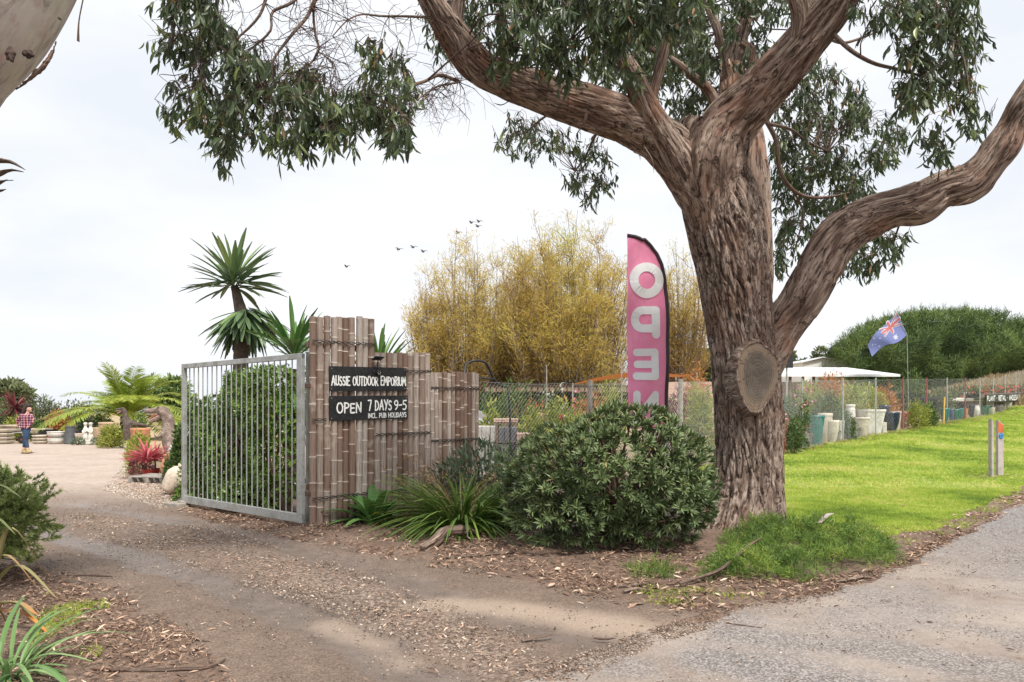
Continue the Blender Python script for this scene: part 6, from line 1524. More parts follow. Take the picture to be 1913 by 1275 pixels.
for px in (1300, 1480, 1535):
    x = (px-CX)*Yw/F; mb = MB(); box(mb, (x, Yw+.09, zt*.62), (1.1, .06, 1.1), 0, bev=.01); w_ = put('window', mb, m_white, bld); mb = MB(); box(mb, (x, Yw+.05, zt*.62), (.98, .03, .98)); put('pane', mb, plain('dark glass', (.03, .035, .04), .1), w_)
Yg = 78.0; gx0, gx1 = (1500-CX)*Yg/F, (1585-CX)*Yg/F; gz = T((gx0+gx1)/2, Yg)
gb = thing('white_gable_house', ((gx0+gx1)/2, Yg, gz), 'small white gabled house roof above the patio roof', 'house')
ze, zr = HC+92*Yg/F, HC+101*Yg/F; xm = gx0 + (gx1-gx0)*.42
mb = MB(); v = [(gx0,Yg,gz),(gx1,Yg,gz),(gx1,Yg,ze),(xm,Yg,zr-.08),(gx0,Yg,ze),(gx0,Yg+8,gz),(gx1,Yg+8,gz),(gx1,Yg+8,ze),(xm,Yg+8,zr-.08),(gx0,Yg+8,ze)]
mb.add(np.array(v), [[0,1,2,3,4],[9,8,7,6,5],[1,6,7,2],[5,0,4,9]]); put('wall', mb, m_white, gb)
mb = MB()
for (xa_, za, xb_, zb_) in ((gx0-.3, ze-.05, xm, zr), (xm, zr, gx1+.3, ze-.05)):
    v = [(xa_,Yg-.3,za),(xb_,Yg-.3,zb_),(xb_,Yg+8.3,zb_),(xa_,Yg+8.3,za)]; v += [(a, b_, c_+.12) for a, b_, c_ in v]; mb.add(np.array(v), BOXF)
put('roof', mb, m_wroof, gb)
Y = 24.0; x = (1471-CX)*Y/F; t = thing('notice_board', (x, Y, T(x, Y)), 'dark square panel on a post peeking out right of the trunk above the patio roof', 'sign panel')
mb = MB(); box(mb, (x, Y, HC+97.5*Y/F), (.37, .05, .52), .1, bev=.01); put('panel', mb, m_blacksteel, t)
mb = MB(); tube(mb, [(x, Y+.06, T(x, Y)), (x, Y+.06, HC+95*Y/F)], .03, 8); put('post', mb, m_galv, t)
# timber shed and orange shade sail behind the middle plants
Ys = 37.0; xa, xb = (905-CX)*Ys/F, (1235-CX)*Ys/F; zt = HC+48*Ys/F
sd_ = thing('timber_shed', ((xa+xb)/2, Ys, T((xa+xb)/2, Ys)), 'long low dark timber lean-to at the foot of the willows', 'shed')
m_dtim = plain('dark stained timber', (.055, .038, .028), .9, 0, .4, 6, .4)
mb = MB(); box(mb, ((xa+xb)/2, Ys+3, zt/2-.1), (xb-xa, .1, zt-.2)); put('back_wall', mb, m_dtim, sd_)
mb = MB(); k = 30
for i in range(k): box(mb, (xa+(xb-xa)*(i+.5)/k, Ys-.02, zt-.13 + random.uniform(-.03, .03)), ((xb-xa)/k*.86, .1, .30), 0, bev=.02)
put('fascia', mb, plain('weathered sleeper', (.22, .16, .11), .9, 0, .35, 3, .4), sd_)
mb = MB(); v = [(xa-.2,Ys-.1,zt-.02),(xb+.2,Ys-.1,zt-.02),(xb+.2,Ys+3.2,zt+.05),(xa-.2,Ys+3.2,zt+.05)]; v += [(a, b_, c_+.06) for a, b_, c_ in v]; mb.add(np.array(v), BOXF); put('roof', mb, m_dtim, sd_)
for i in range(7):
    x = xa+(xb-xa)*(i+.02)/6.04; mb = MB(); box(mb, (x, Ys+.08, zt/2-.14), (.13, .09, zt-.28), 0, bev=.01); put('post', mb, m_dtim, sd_)
ss = thing('shade_sail', Gd(1190, 33), 'orange shade sail stretched low behind the pink flag', 'shade sail')
def sail(u, v):
    p = W(1070 + 232*u, 718 - 20*math.sin(min(1, u*1.15)*3.14159)*.62 - (20*u if u > .0 else 0) + (1-u)*0 + v*(8*(1-abs(2*u-1)**2)+1), 32 + 2*v); return p[:]
mb = MB(); mb.add(np.array([sail(u, v) for u in np.linspace(0, 1, 30) for v in np.linspace(0, 1, 8)]), gridf(30, 8)); put('cloth', mb, leafmat('orange shade cloth', [(0, (.34, .11, .035)), (1, (.42, .16, .05))], .8, .35), ss, smooth=True)
mb = MB(); 
for px, py, Y in ((1070, 718, 32), (1302, 698, 32), (1190, 712, 34)): tube(mb, [Gd(px, Y), W(px, py-2, Y)], .03, 6)
put('poles', mb, m_galv, ss)
for px, yt, lab in ((1022, 682, 'left of two thin white poles in front of the tallest willow'), (1162, 680, 'right thin white pole, just beside the pink flag')):
    Y = 19.0; c = Gd(px, Y); t = thing('white_pole', c, lab, 'pole', 'thin white poles'); mb = MB(); tube(mb, [c, W(px-1, yt, Y)], .016, 8); put('pole', mb, m_oldw, t)
# curved black pipe handle
hp = thing('curved_pipe', Gd(910, 13.4), 'bent black pipe rail rising over the end of the lowest bamboo screen', 'pipe rail')
mb = MB(); pp = [(868,735),(868,700),(870,684),(880,676),(898,674.5),(908,679),(915,692),(924,710),(934,720),(948,724)]
tube(mb, [W(a, b_, 13.4 + .1*i) for i, (a, b_) in enumerate(pp)], .022, 9, 50); tube(mb, [W(870,707,13.5), W(895,706,13.8), W(922,709,14)], .016, 8)
tube(mb, [W(948,724,14.3), W(950,740,14.3), Gd(951, 14.3)], .022, 8, 10); tube(mb, [W(868,735,13.4), Gd(868, 13.4)], .022, 8); put('pipe', mb, m_blacksteel, hp, smooth=True)
# brick and paver pallets
m_pav = plain('pink pavers', (.50, .35, .29), .9, 0, .2, 12, .2); m_blk = plain('pale concrete blocks', (.46, .44, .41), .9, 0, .2, 10, .3); m_dkb = plain('dark grey blocks', (.13, .13, .14), .9, 0, .2, 10, .3)
def stack(label, px, Y, ytop, wpx, rows, cols, mat, dep=.9, ybot=None):
    c = Gd(px, Y); zt = HC-(ytop-HY)*Y/F; zb = c.z + .12 if ybot is None else HC-(ybot-HY)*Y/F
    t = thing('brick_stack', c, label, 'brick stack', 'stacks of bricks and blocks behind the wire fence'); mb = MB(); w = wpx*Y/F; h = (zt-zb)/rows
    for r_ in range(rows):
        for q in range(cols): box(mb, (c.x - w/2 + w*(q+.5)/cols + random.uniform(-.006, .006), Y + random.uniform(-.01, .01), zb + h*(r_+.5)), (w/cols*.94, dep, h*.92), 0, bev=.006)
    put('bricks', mb, mat, t)
    mb = MB(); 
    for k in (-.4, 0, .4): box(mb, (c.x + k*w, Y, (c.z+zb)/2 - .01), (.09, dep*1.05, max(.06, zb-c.z)), 0)
    box(mb, (c.x, Y, zb-.018), (w*1.04, dep*1.04, .025)); put('pallet', mb, m_rail, t)
stack('low pallet of pale concrete blocks beside the lowest bamboo screen', 909, 15.5, 795, 32, 3, 4, m_blk)
stack('pallet with rows of pink pavers, taller, right of the pale blocks', 945, 16.2, 782, 44, 2, 9, m_pav, ybot=789)
stack('dark grey block pallet in front of the pink paver pallet', 948, 15.2, 797, 34, 3, 3, m_dkb, .5)
stack('flat row of pale stones near the left side of the round bush', 985, 15.0, 806, 40, 1, 7, m_pav, .7)
# parked car mostly behind the bamboo
m_car = plain('pale silver car paint', (.55, .58, .62), .25, .3, .03, 2); m_glass = plain('car glass', (.05, .06, .075), .06); m_tyre = plain('tyre', (.02, .02, .02), .85)
Yc = 22.0; rx = (930-CX)*Yc/F; gz = T(rx-1, Yc); car = thing('parked_car', (rx-2.0, Yc, gz), 'silver hatchback behind the lowest bamboo screen, only its tail in view', 'car')
prof = [(0,.35),(.02,.75),(-.06,.98),(-.30,1.30),(-.62,1.46),(-1.4,1.50),(-2.1,1.42),(-2.75,1.05),(-3.7,.90),(-3.98,.72),(-4.05,.35),(-3.6,.20),(-.4,.20)]
prof = [(a, b_*1.03) for a, b_ in prof]
mb = MB(); V = []; ny = [(-.82, .90), (-.86, 1), (.86, 1), (.82, .90)]
for yy, k in ny:
    for a, b_ in prof:
        s_ = 1 if b_ < .95 else .86
        V.append((rx + (a+2)*k - 2, Yc + .86 + yy*s_, gz + (b_-.6)*k + .6 - (.0)))
n_ = len(prof); q = []
for r_ in range(3):
    for j in range(n_): q.append([r_*n_+j, r_*n_+(j+1) % n_, (r_+1)*n_+(j+1) % n_, (r_+1)*n_+j])
mb.add(np.array(V), q + [list(range(n_))[::-1], [3*n_+j for j in range(n_)]]); put('body', mb, m_car, car, smooth=False)
mb = MB(); mb.add(np.array([(rx-.03, Yc+.25, gz+1.03), (rx-.03, Yc+1.45, gz+1.03), (rx-.30, Yc+1.40, gz+1.36), (rx-.30, Yc+.30, gz+1.36)]) + np.array([.03, 0, .02]), [[0,1,2,3]]); mb.add(np.array([(rx-.5,Yc+.075,gz+1.04),(rx-2.6,Yc+.075,gz+1.04),(rx-2.1,Yc+.10,gz+1.40),(rx-.7,Yc+.10,gz+1.42)]) - np.array([0, .04, 0]), [[0,1,2,3]]); put('window', mb, m_glass, car)
for yy in (.10, 1.62): mb = MB(); box(mb, (rx-.03, Yc+yy, gz+.86), (.09, .16, .26), 0, bev=.02); put('tail_light', mb, plain('red lens', (.5, .02, .02), .2), car)
for ax in (-.8, -3.2):
    for yy in (.05, 1.67): mb = MB(); lathe(mb, [(.12, .10), (.30, .10), (.32, .06), (.32, -.06), (.30, -.10), (.12, -.10)], (rx+ax, Yc+yy, gz+.32), 20, M=Matrix.Rotation(R(90), 3, 'X')); wh = put('tyre', mb, m_tyre, car); mb = MB(); lathe(mb, [(0, .09), (.17, .08), (.19, .04), (.19, -.04), (.17, -.08), (0, -.09)], (rx+ax, Yc+yy, gz+.32), 16, M=Matrix.Rotation(R(90), 3, 'X')); put('wheel_rim', mb, m_galv, wh)
# ================================================================== YARD ON THE LEFT
YR = 34.0
def yp(label, px, ytop, wpx, kind, mat, Y=YR, group='pots along the back of the yard', **k):
    c = Gd(px, Y); h = HC-(ytop-HY)*Y/F-c.z; return pot(label, c, h, wpx*Y/F, kind, mat, group=group, **k)
ordn = ['topmost', 'second down', 'third down', 'fourth down']
def pstack(where, px, ytop, wpx, n, kind, mat, ybot=829.7, Y=YR, sq=0):
    zt, zb = HC-(ytop-HY)*Y/F, HC-(ybot-HY)*Y/F; h = (zt-zb)/n
    for i in range(n):
        c = Gd(px, Y); c.z = zb + h*(n-1-i); pot('pale %s bowl, %s of stack %s' % ('square' if sq else 'round', ordn[i], where), c, h*.96, wpx*Y/F*(1-.02*i), kind, mat, sq=sq, group='stacked pale bowls in the yard', n=20)
pstack('at the left edge of the photo', 4, 802, 36, 4, 'shallow', 'cream', sq=.9)
pstack('on the trolley behind the person', 22, 794, 34, 2, 'shallow', 'pale', 807, Y=34.6, sq=.9)
pstack('right of the legs of the person', 75, 813, 28, 3, 'shallow', 'cream')
pstack('next to the charcoal pot', 105, 806, 31, 2, 'egg', 'white')
pstack('behind the bowls right of the person', 76, 800, 32, 1, 'shallow', 'pale', 811, Y=36.5, sq=.9)
yp('red pot wedged between the two round bowl stacks', 91, 812, 14, 'taper', 'red', 35.6)
yp('dark trough behind the two round bowl stacks', 90, 803, 26, 'drum', 'black', 36.2, sq=.9)
yp('charcoal pot, wider at its foot, left of the stone figures', 131, 796, 22, 'inv', 'char')
yp('black tub standing right behind the charcoal pot', 143, 803, 16, 'drum', 'black', 36)
yp('pale square planter left of the two stone figures', 151, 810, 16, 'taper', 'pale', sq=.9)
yp('tan pot right of the two stone figures', 182, 799, 19, 'taper', 'tan', 35)
yp('wide tan barrel planter under the palm fronds', 203, 789, 34, 'drum', 'tan', 31)
yp('low cream planter with variegated shrub before the smaller dinosaur', 213, 814, 23, 'taper', 'cream', 32.5)
yp('very small cream dish left of the low cream planter', 197, 823, 9, 'drum', 'cream', 33)
yp('very small cream dish right of the low cream planter', 221, 822, 9, 'drum', 'cream', 33.2)
yp('small cream dish at the feet of the smaller dinosaur', 230, 821, 9, 'drum', 'cream', 33.3)
yp('wide terracotta bowl between the two dinosaurs', 262, 800, 34, 'bowl', 'terra', 28.5)
for px, lab in ((146, 'round mound of grey green succulents left of the stone figures'), (182, 'round mound of grey green succulents right of the stone figures')):
    c = Gd(px, 33); shrub('potted_mound', lab, 'potted plant', c.x, c.y, .34, .58, .5, m_grey, 500, .07, L_small, group='low mounded plants by the stone figures')
# trolley
tr = thing('trolley', Gd(30, 34.5), 'low steel trolley with small black wheels carrying pale square bowls', 'trolley')
c = Gd(30, 34.5); mb = MB(); box(mb, c + Vector((0, 0, .50)), (1.1, .7, .04), 0, bev=.01)
for sx in (-.5, .5): tube(mb, [c + Vector((sx, -.3, .5)), c + Vector((sx, -.3, .2))], .02, 6)
tube(mb, [c + Vector((.5, -.3, .5)), c + Vector((.7, -.3, .95))], .015, 6); put('frame', mb, m_galv, tr)
for sx in (-.42, .5): mb = MB(); lathe(mb, [(.05, .04), (.17, .04), (.19, 0), (.17, -.04), (.05, -.04), (.05, .04)], c + Vector((sx, -.36, .19)), 18, M=Matrix.Rotation(R(90), 3, 'X')); w_ = put('tyre', mb, m_tyre, tr); mb = MB(); lathe(mb, [(0, .03), (.06, .03), (.06, -.03), (0, -.03)], c + Vector((sx, -.36, .19)), 12, M=Matrix.Rotation(R(90), 3, 'X')); put('wheel_hub', mb, m_redp, w_)

# remeshed organic body: one continuous surface
def body(name, parts, mat, parent, vox=.02, label=None, sm=6):
    mb = MB()
    for p in parts:
        if p[0] == 't': tube(mb, p[1], p[2], 12, p[3] if len(p) > 3 else 14)
        else: ball(mb, p[1], p[2], 14, M=p[3] if len(p) > 3 else None)
    o = put(name, mb, mat, parent, smooth=True)
    m = o.modifiers.new('remesh', 'REMESH'); m.mode = 'VOXEL'; m.voxel_size = vox; m.use_smooth_shade = True
    s = o.modifiers.new('smooth', 'SMOOTH'); s.iterations = sm; s.factor = .5
    if label: o['label'] = label
    return o
def RX(ax, deg): return Matrix.Rotation(R(deg), 3, ax)

# ---- dinosaurs
def rough(name, c1, c2, c3, sc=9):
    m, nt, b, _ = newmat(name); v = objco(nt); n1 = noise_(nt, sc, 5, .65, v); n2 = noise_(nt, sc*5, 4, .7, v)
    c = ramp(nt, n1, [(.3, c1), (.52, c2), (.72, c3)]).outputs[0]; nt.links.new(c, b.inputs['Base Color']); b.inputs['Roughness'].default_value = .7
    vo_ = nd(nt, 'ShaderNodeTexVoronoi', Scale=sc*3.5); nt.links.new(v, vo_.inputs['Vector']); bump(nt, b, vo_.outputs['Distance'], .7, .02, bump(nt, b, n2, .4, .01)); return m
m_dino1 = rough('brown grey dinosaur hide', (.10, .065, .05), (.22, .16, .13), (.40, .34, .28)); m_dino2 = rough('dark dinosaur hide', (.035, .025, .022), (.09, .065, .052), (.17, .12, .09))
m_mouth = plain('pink mouth', (.40, .13, .10), .5); m_teeth = plain('ivory teeth', (.66, .60, .46), .5); m_eye = plain('dark eye', (.02, .015, .01), .15)
def dino(name, label, px, py, Y, s, mat, legs):
    """head drawn around (px,py) looking left; s is head length in metres"""
    hc = W(px, py, Y); g = T(hc.x, Y); t = thing(name, (hc.x+.5*s, Y, g), label, 'dinosaur statue', 'dinosaur statues in the yard')
    def q(x, z, y=0): return hc + Vector((x*s, y*s, z*s))
    H = (hc.z-g)/s
    parts = [('b', q(.10, .10), (.34*s, .25*s, .20*s)), ('t', [q(.05, .10), q(-.35, .06), q(-.72, .02)], [.20*s, .155*s, .10*s]), ('b', q(-.68, .06), (.15*s, .13*s, .09*s)),
      ('b', q(.0, .22, -.15), (.11*s, .06*s, .08*s)), ('b', q(.0, .22, .15), (.11*s, .06*s, .08*s)), ('b', q(-.62, .14, 0), (.07*s, .10*s, .05*s)),
      ('t', [q(.14, -.08), q(-.18, -.36), q(-.52, -.50)], [.16*s, .115*s, .07*s]), ('b', q(-.50, -.48), (.12*s, .11*s, .07*s)),
      ('t', [q(.10, .04), q(.34, -.25), q(.42, -.75), q(.50, -1.25)], [.24*s, .27*s, .33*s, .44*s], 20), ('t', [q(.45, -1.0), q(.62, -1.5), q(.85, -max(1.9, H-1.0))], [.40*s, .52*s, .48*s]),
      ('t', [q(.85, -1.6), q(1.5, -1.75, .4), q(2.3, -1.9, 1.0), q(3.0, -2.1, 1.6)], [.42*s, .30*s, .18*s, .06*s]),
      ('t', [q(.25, -1.05, -.30), q(.02, -1.25, -.42), q(-.15, -1.12, -.40)], [.10*s, .07*s, .045*s]), ('t', [q(.25, -1.05, .30), q(.02, -1.25, .42), q(-.15, -1.12, .40)], [.10*s, .07*s, .045*s])]
    for sy in (-.36, .36):
        parts += [('t', [q(.80, -1.7, sy), q(.55, -1.7-(H-1.7)*.42, sy), q(.92, -1.7-(H-1.7)*.75, sy), q(.78, -H+.08, sy)], [.34*s, .24*s, .12*s, .10*s]), ('t', [q(.86, -H+.07, sy), q(.45, -H+.06, sy)], [.10*s, .07*s]), ('t', [q(.7, -H+.06, sy), q(.45, -H+.05, sy-.14)], [.07*s, .04*s])]
    body('body', parts, mat, t, vox=.045*s, sm=3)
    mb = MB(); tube(mb, [q(.0, -.06), q(-.32, -.20), q(-.55, -.38)], [.09*s, .085*s, .05*s], 10, 8, flat=.7); put('tongue', mb, m_mouth, t, smooth=True)
    mb = MB(); ball(mb, q(-.10, -.02), (.34*s, .125*s, .05*s), 12, M=RX('Y', -8)); ball(mb, q(-.17, -.27), (.30*s, .10*s, .05*s), 12, M=RX('Y', -38)); put('mouth', mb, m_mouth, t, smooth=True)
    mb = MB()
    for i in range(9):
        f_ = i/8
        for sy in (-1, 1):
            a = q(-.12-.58*f_, -.07-.02*f_, sy*(.15-.06*f_)); tube(mb, [a, a - Vector((0, 0, .075*s))], [.020*s, .003*s], 6); a = q(-.08-.46*f_, -.22-.23*f_, sy*(.12-.05*f_)); tube(mb, [a, a + Vector((-.02*s, 0, .06*s))], [.016*s, .003*s], 6)
    put('teeth', mb, m_teeth, t)
    for sy in (-1, 1): mb = MB(); ball(mb, q(-.02, .215, sy*.185), .045*s, 10); put('eye', mb, m_eye, t, smooth=True)
    return t
dino('dinosaur_statue', 'large brown dinosaur statue with gaping mouth, nearest the gate', 300, 770, 18.0, .48, m_dino1, True)
dino('dinosaur_statue', 'smaller dark dinosaur statue roaring in front of the palm', 228, 766, 29.0, .32, m_dino2, True)
c = Gd(322, 17.0); t = thing('fossil_shell', c, 'pale ribbed stone ornament beside the large dinosaur', 'ornament'); mb = MB()
for k in range(7): tube(mb, [c + Vector((-.16 + .05*k, 0, .35)), c + Vector((-.02 + .05*k, .06, .62 + .05*k)), c + Vector((.12 + .05*k, .1, .95 + .02*k))], [.06, .075, .03], 8, 8)
box(mb, c + Vector((.1, .05, .2)), (.5, .4, .4), .2, bev=.05); put('stone', mb, M_['stone'], t, smooth=True)

# ---- two stone figures
c = Gd(164.5, 33.6); st_ = thing('stone_figures', c, 'pale stone statue of two small figures side by side on a block', 'statue')
mb = MB(); box(mb, c + Vector((0, 0, .09)), (.56, .34, .18), 0, bev=.02); put('plinth', mb, M_['stone'], st_)
for sx in (-1, 1):
    x = c.x + sx*.115; z = c.z + .18; P_ = lambda a, b_, d=0: Vector((x + a, c.y + d, z + b_))
    body('figure', [('b', P_(0, .70), (.075, .08, .09)), ('b', P_(0, .75, -.0), (.095, .095, .05)), ('t', [P_(0, .62), P_(0, .50), P_(0, .32), P_(0, .12), P_(0, .0)], [.05, .10, .085, .12, .13]), ('t', [P_(-sx*.02, .52, -.02), P_(sx*.10, .42, -.04), P_(sx*.06, .32, -.11)], [.04, .035, .028]), ('t', [P_(-sx*.06, .52), P_(-sx*.10, .44, -.05), P_(-sx*.03, .36, -.11)], [.04, .033, .028])], M_['stone'], st_, vox=.02, sm=3)

# ---- red potted cordylines by the gate, pallet, urns
m_redc = leafmat('pink red cordyline', [(0.0, (.20, .035, .05)), (0.5, (.50, .10, .13)), (1.0, (.68, .24, .24))], .4, .3)
def potcord(label, px, Y, ytop, wpx, n, L, mat='red', lm=m_redc):
    c = Gd(px, Y); h = HC-(ytop-HY)*Y/F-c.z; pot('%s pot of %s' % (mat, label.replace('the ', '')), c, h, wpx*Y/F, 'taper', mat, inner='black', group='potted cordylines by the gate')
    t = thing('cordyline', c + Vector((0, 0, h*.85)), label, 'cordyline', 'pink red cordylines'); mb = MB(); cc = c + Vector((0, 0, h*.8)); tube(mb, [cc, cc + Vector((0, 0, .22))], [.02, .016], 7); put('stem', mb, m_stem, t)
    mb = MB(); sword(mb, cc + Vector((0, 0, .20)), n, L*.85, 14, 86, (0, 0, .15), .75, tmpl=blade(5, .075, .38, .25, wpow=.5), rad=.03); put('leaves', mb, lm, t)
potcord('the pink red cordyline left of its twin at the dinosaur', 273, 16.3, 877, 17, 90, .66)
potcord('the pink red cordyline right of its twin, nearest the pallet', 290, 16.7, 875, 17, 80, .58)
potcord('the dusky small cordyline at the pallet edge', 305, 16.6, 879, 13, 50, .30, 'grey', m_purp)
c = Gd(264, 17.3); shrub('potted_shrub', 'dark leaved shrub behind the left pink red cordyline', 'shrub', c.x, c.y, .55, .5, .4, m_purp, 500, .10, L_lance)
c = Gd(252, 17.8); shrub('potted_shrub', 'yellow leaved low shrub left of the pink red cordylines', 'shrub', c.x, c.y, .75, .42, .4, m_ylw, 500, .09, L_lance)
c = Gd(299, 15.6); pl = thing('timber_pallet', c, 'grey timber pallet on the gravel below the potted cordylines', 'pallet')
mb = MB()
for k in range(5): box(mb, c + Vector((0, -.35 + .17*k, .125)), (.95, .11, .022), -.25, bev=.003)
put('deck_boards', mb, m_oldw, pl)
for k in (-.4, 0, .4): mb = MB(); box(mb, c + Vector((k*.97, -k*.25, .06)), (.09, .8, .10), -.25, bev=.004); put('bearer', mb, m_oldw, pl)
c = Gd(319, 14.9); c.z += .0; pot('terracotta jar behind the left gate corner', c, .62, .38, 'jar', 'terra', group='jars by the gate')
tlt = Matrix.Rotation(R(38), 3, 'Y') @ Matrix.Rotation(R(-14), 3, 'X')
c = Gd(309, 13.2); c.z += .06; pot('large cream jar lying tilted beside the left gate corner', c, .52, .42, 'jar', 'pale', soil=False, tilt=tlt, group='jars by the gate')

# ================================================================== WALKING PERSON
Yp = 26.0; kp_ = Yp/F
def pp_(a, b_, d=0.0): p = W(a, b_, Yp); return Vector((p.x, Yp + d, p.z))
per = thing('person', Gd(46, Yp), 'person in red and navy checked shirt and jeans walking across the yard', 'person')
m_skin = plain('skin', (.54, .34, .26), .55, 0, .05, 20); m_hair = plain('dark brown hair', (.022, .012, .009), .5, 0, .3, 30, .3); m_jean = plain('blue denim', (.028, .06, .125), .85, 0, .2, 14, .1); m_boot = plain('tan boots', (.42, .31, .17), .8, 0, .15, 20); m_sole = plain('dark sole', (.03, .025, .02), .8)
m_check, nt, b, _ = newmat('checked flannel')
g_ = objco(nt); sxyz = nt.nodes.new('ShaderNodeSeparateXYZ'); nt.links.new(g_, sxyz.inputs[0])
def stripes(ax, per_, lo, hi, ph=0.0): return ramp(nt, math_(nt, 'FRACT', math_(nt, 'ADD', math_(nt, 'MULTIPLY', sxyz.outputs[ax], 1/per_), ph)), [(lo, 0.0), (lo+.03, 1.0), (hi, 1.0), (hi+.03, 0.0)]).outputs[0]
c = mixc(nt, stripes('X', .085, .3, .75), (.30, .02, .04), (.035, .018, .05)); c = mixc(nt, math_(nt, 'MULTIPLY', stripes('Z', .085, .3, .75), .6), c, (.03, .015, .05))
c = mixc(nt, math_(nt, 'MULTIPLY', stripes('X', .085, .0, .12), .75), c, (.60, .45, .48)); c = mixc(nt, math_(nt, 'MULTIPLY', stripes('Z', .085, .0, .12), .75), c, (.60, .45, .48)); nt.links.new(c, b.inputs['Base Color']); b.inputs['Roughness'].default_value = .9
body('body', [('b', pp_(53.2, 763.2), (.083, .098, .118)), ('b', pp_(55.5, 765.5), (.055, .06, .065)), ('b', pp_(58.2, 763.8), (.018, .018, .026)), ('b', pp_(57.5, 768.6), (.03, .035, .028)), ('t', [pp_(52, 768), pp_(51.5, 773.5)], [.055, .06]),
  ('t', [pp_(50, 776), pp_(49.5, 785), pp_(48.5, 800)], [.14, .12, .13]), ('t', [pp_(46.8, 800, .03), pp_(46.6, 818, .03), pp_(42.6, 840, .06)], [.085, .065, .04]), ('t', [pp_(50.6, 800, -.02), pp_(50.6, 818, -.05), pp_(53, 840, -.04)], [.085, .065, .04]),
  ('t', [pp_(40.5, 776), pp_(32.8, 786), pp_(38.0, 797)], [.05, .04, .028]), ('t', [pp_(59.5, 776, -.02), pp_(62.5, 787, -.06), pp_(58, 796.5, -.12)], [.05, .04, .028])]
  + [('t', [pp_(38+.4*i, 796.5+.35*i, -.06), pp_(40.2+.5*i, 798.2+.7*i, -.10), pp_(41.5+.3*i, 800+.6*i, -.11)], [.013, .011, .008]) for i in range(4)] + [('b', pp_(38.8, 797.8, -.06), (.035, .022, .035)), ('b', pp_(57.5, 797, -.12), (.032, .022, .04))]
  + [('t', [pp_(57.2-.5*i, 797.5+.3*i, -.13), pp_(55.6-.5*i, 799.2+.5*i, -.15), pp_(55-.4*i, 801+.3*i, -.15)], [.013, .011, .008]) for i in range(4)], m_skin, per, vox=.012, sm=3)
for dy in (-.05, ): mb = MB(); ball(mb, pp_(56.6, 762.9, -.062), .010, 8); put('eye', mb, m_eye, per)
mb = MB(); tube(mb, [pp_(57.2, 767.1, -.062), pp_(58.3, 767.0, -.035), pp_(58.7, 767.0, 0)], .006, 6); put('mouth', mb, plain('lips', (.36, .10, .09), .5), per)
body('hair', [('b', pp_(51.5, 761.6, .01), (.112, .120, .138)), ('b', pp_(54.0, 758.4), (.085, .10, .07)), ('t', [pp_(49, 761, .02), pp_(46, 766, .03), pp_(43.5, 771, .04), pp_(40.5, 773.5, .06)], [.085, .075, .06, .02], 16), ('t', [pp_(49.5, 763, -.06), pp_(48.2, 768, -.08), pp_(46.5, 773.5, -.09)], [.045, .045, .025])], m_hair, per, vox=.014, sm=2)
body('shirt', [('t', [pp_(50.5, 772.2), pp_(50.2, 775), pp_(50, 781), pp_(49, 790), pp_(48.2, 800.5)], [.075, .155, .178, .172, .178], 18), ('b', pp_(44.0, 776.5), (.09, .09, .07)), ('b', pp_(56.2, 776.5), (.09, .09, .07)), ('t', [pp_(42.8, 776.5), pp_(37.5, 780.5), pp_(32.8, 786.5)], [.082, .078, .064]), ('t', [pp_(32.8, 786.5), pp_(35, 792), pp_(37.6, 796.2)], [.064, .055, .047]),
  ('t', [pp_(57.0, 776, -.01), pp_(60.5, 781, -.03), pp_(62.6, 787, -.06)], [.08, .073, .062]), ('t', [pp_(62.6, 787, -.06), pp_(60.6, 792, -.09), pp_(58.3, 796, -.12)], [.062, .053, .045])], m_check, per, vox=.016, sm=3)
mb = MB(); mb.add(np.array([pp_(51.5, 771.5, -.085)[:], pp_(54.6, 771.5, -.08)[:], pp_(53.8, 777.5, -.185)[:]]), [[0, 2, 1]]); put('neck_opening', mb, m_skin, per)
body('jeans', [('b', pp_(48.4, 803), (.165, .13, .10)), ('t', [pp_(46.8, 803, .03), pp_(47.8, 812, .03), pp_(46.4, 821, .03), pp_(43.0, 836, .06)], [.118, .098, .074, .058], 16), ('t', [pp_(50.6, 803, -.02), pp_(51.3, 813, -.05), pp_(50.4, 822, -.05), pp_(52.8, 836.5, -.04)], [.118, .098, .074, .058], 16)], m_jean, per, vox=.016, sm=3)
gzp = T(pp_(46, 800).x, Yp)
for a, b_, d, tip in ((42.5, 838, .06, 6.0), (53.2, 838, -.04, 7.0)):
    h0 = pp_(a, b_, d); ft = Vector((h0.x + tip*kp_, h0.y - .02, gzp + (.045 if tip < 7 else .075)))
    body('boot', [('t', [h0, Vector((h0.x, h0.y, gzp+.07))], [.062, .06]), ('b', Vector((h0.x-.02, h0.y, gzp+.055)), (.065, .05, .05)), ('t', [Vector((h0.x, h0.y, gzp+.06)), ft], [.055, .048])], m_boot, per, vox=.013, sm=3)
    mb = MB(); box(mb, Vector(((h0.x-.06+ft.x+.05)/2, h0.y-.01, gzp+(.011 if tip < 7 else .022))), (ft.x-h0.x+.12, .10, .022), 0, M=RX('Y', 0 if tip < 7 else -7), bev=.009); put('sole', mb, m_sole, per)

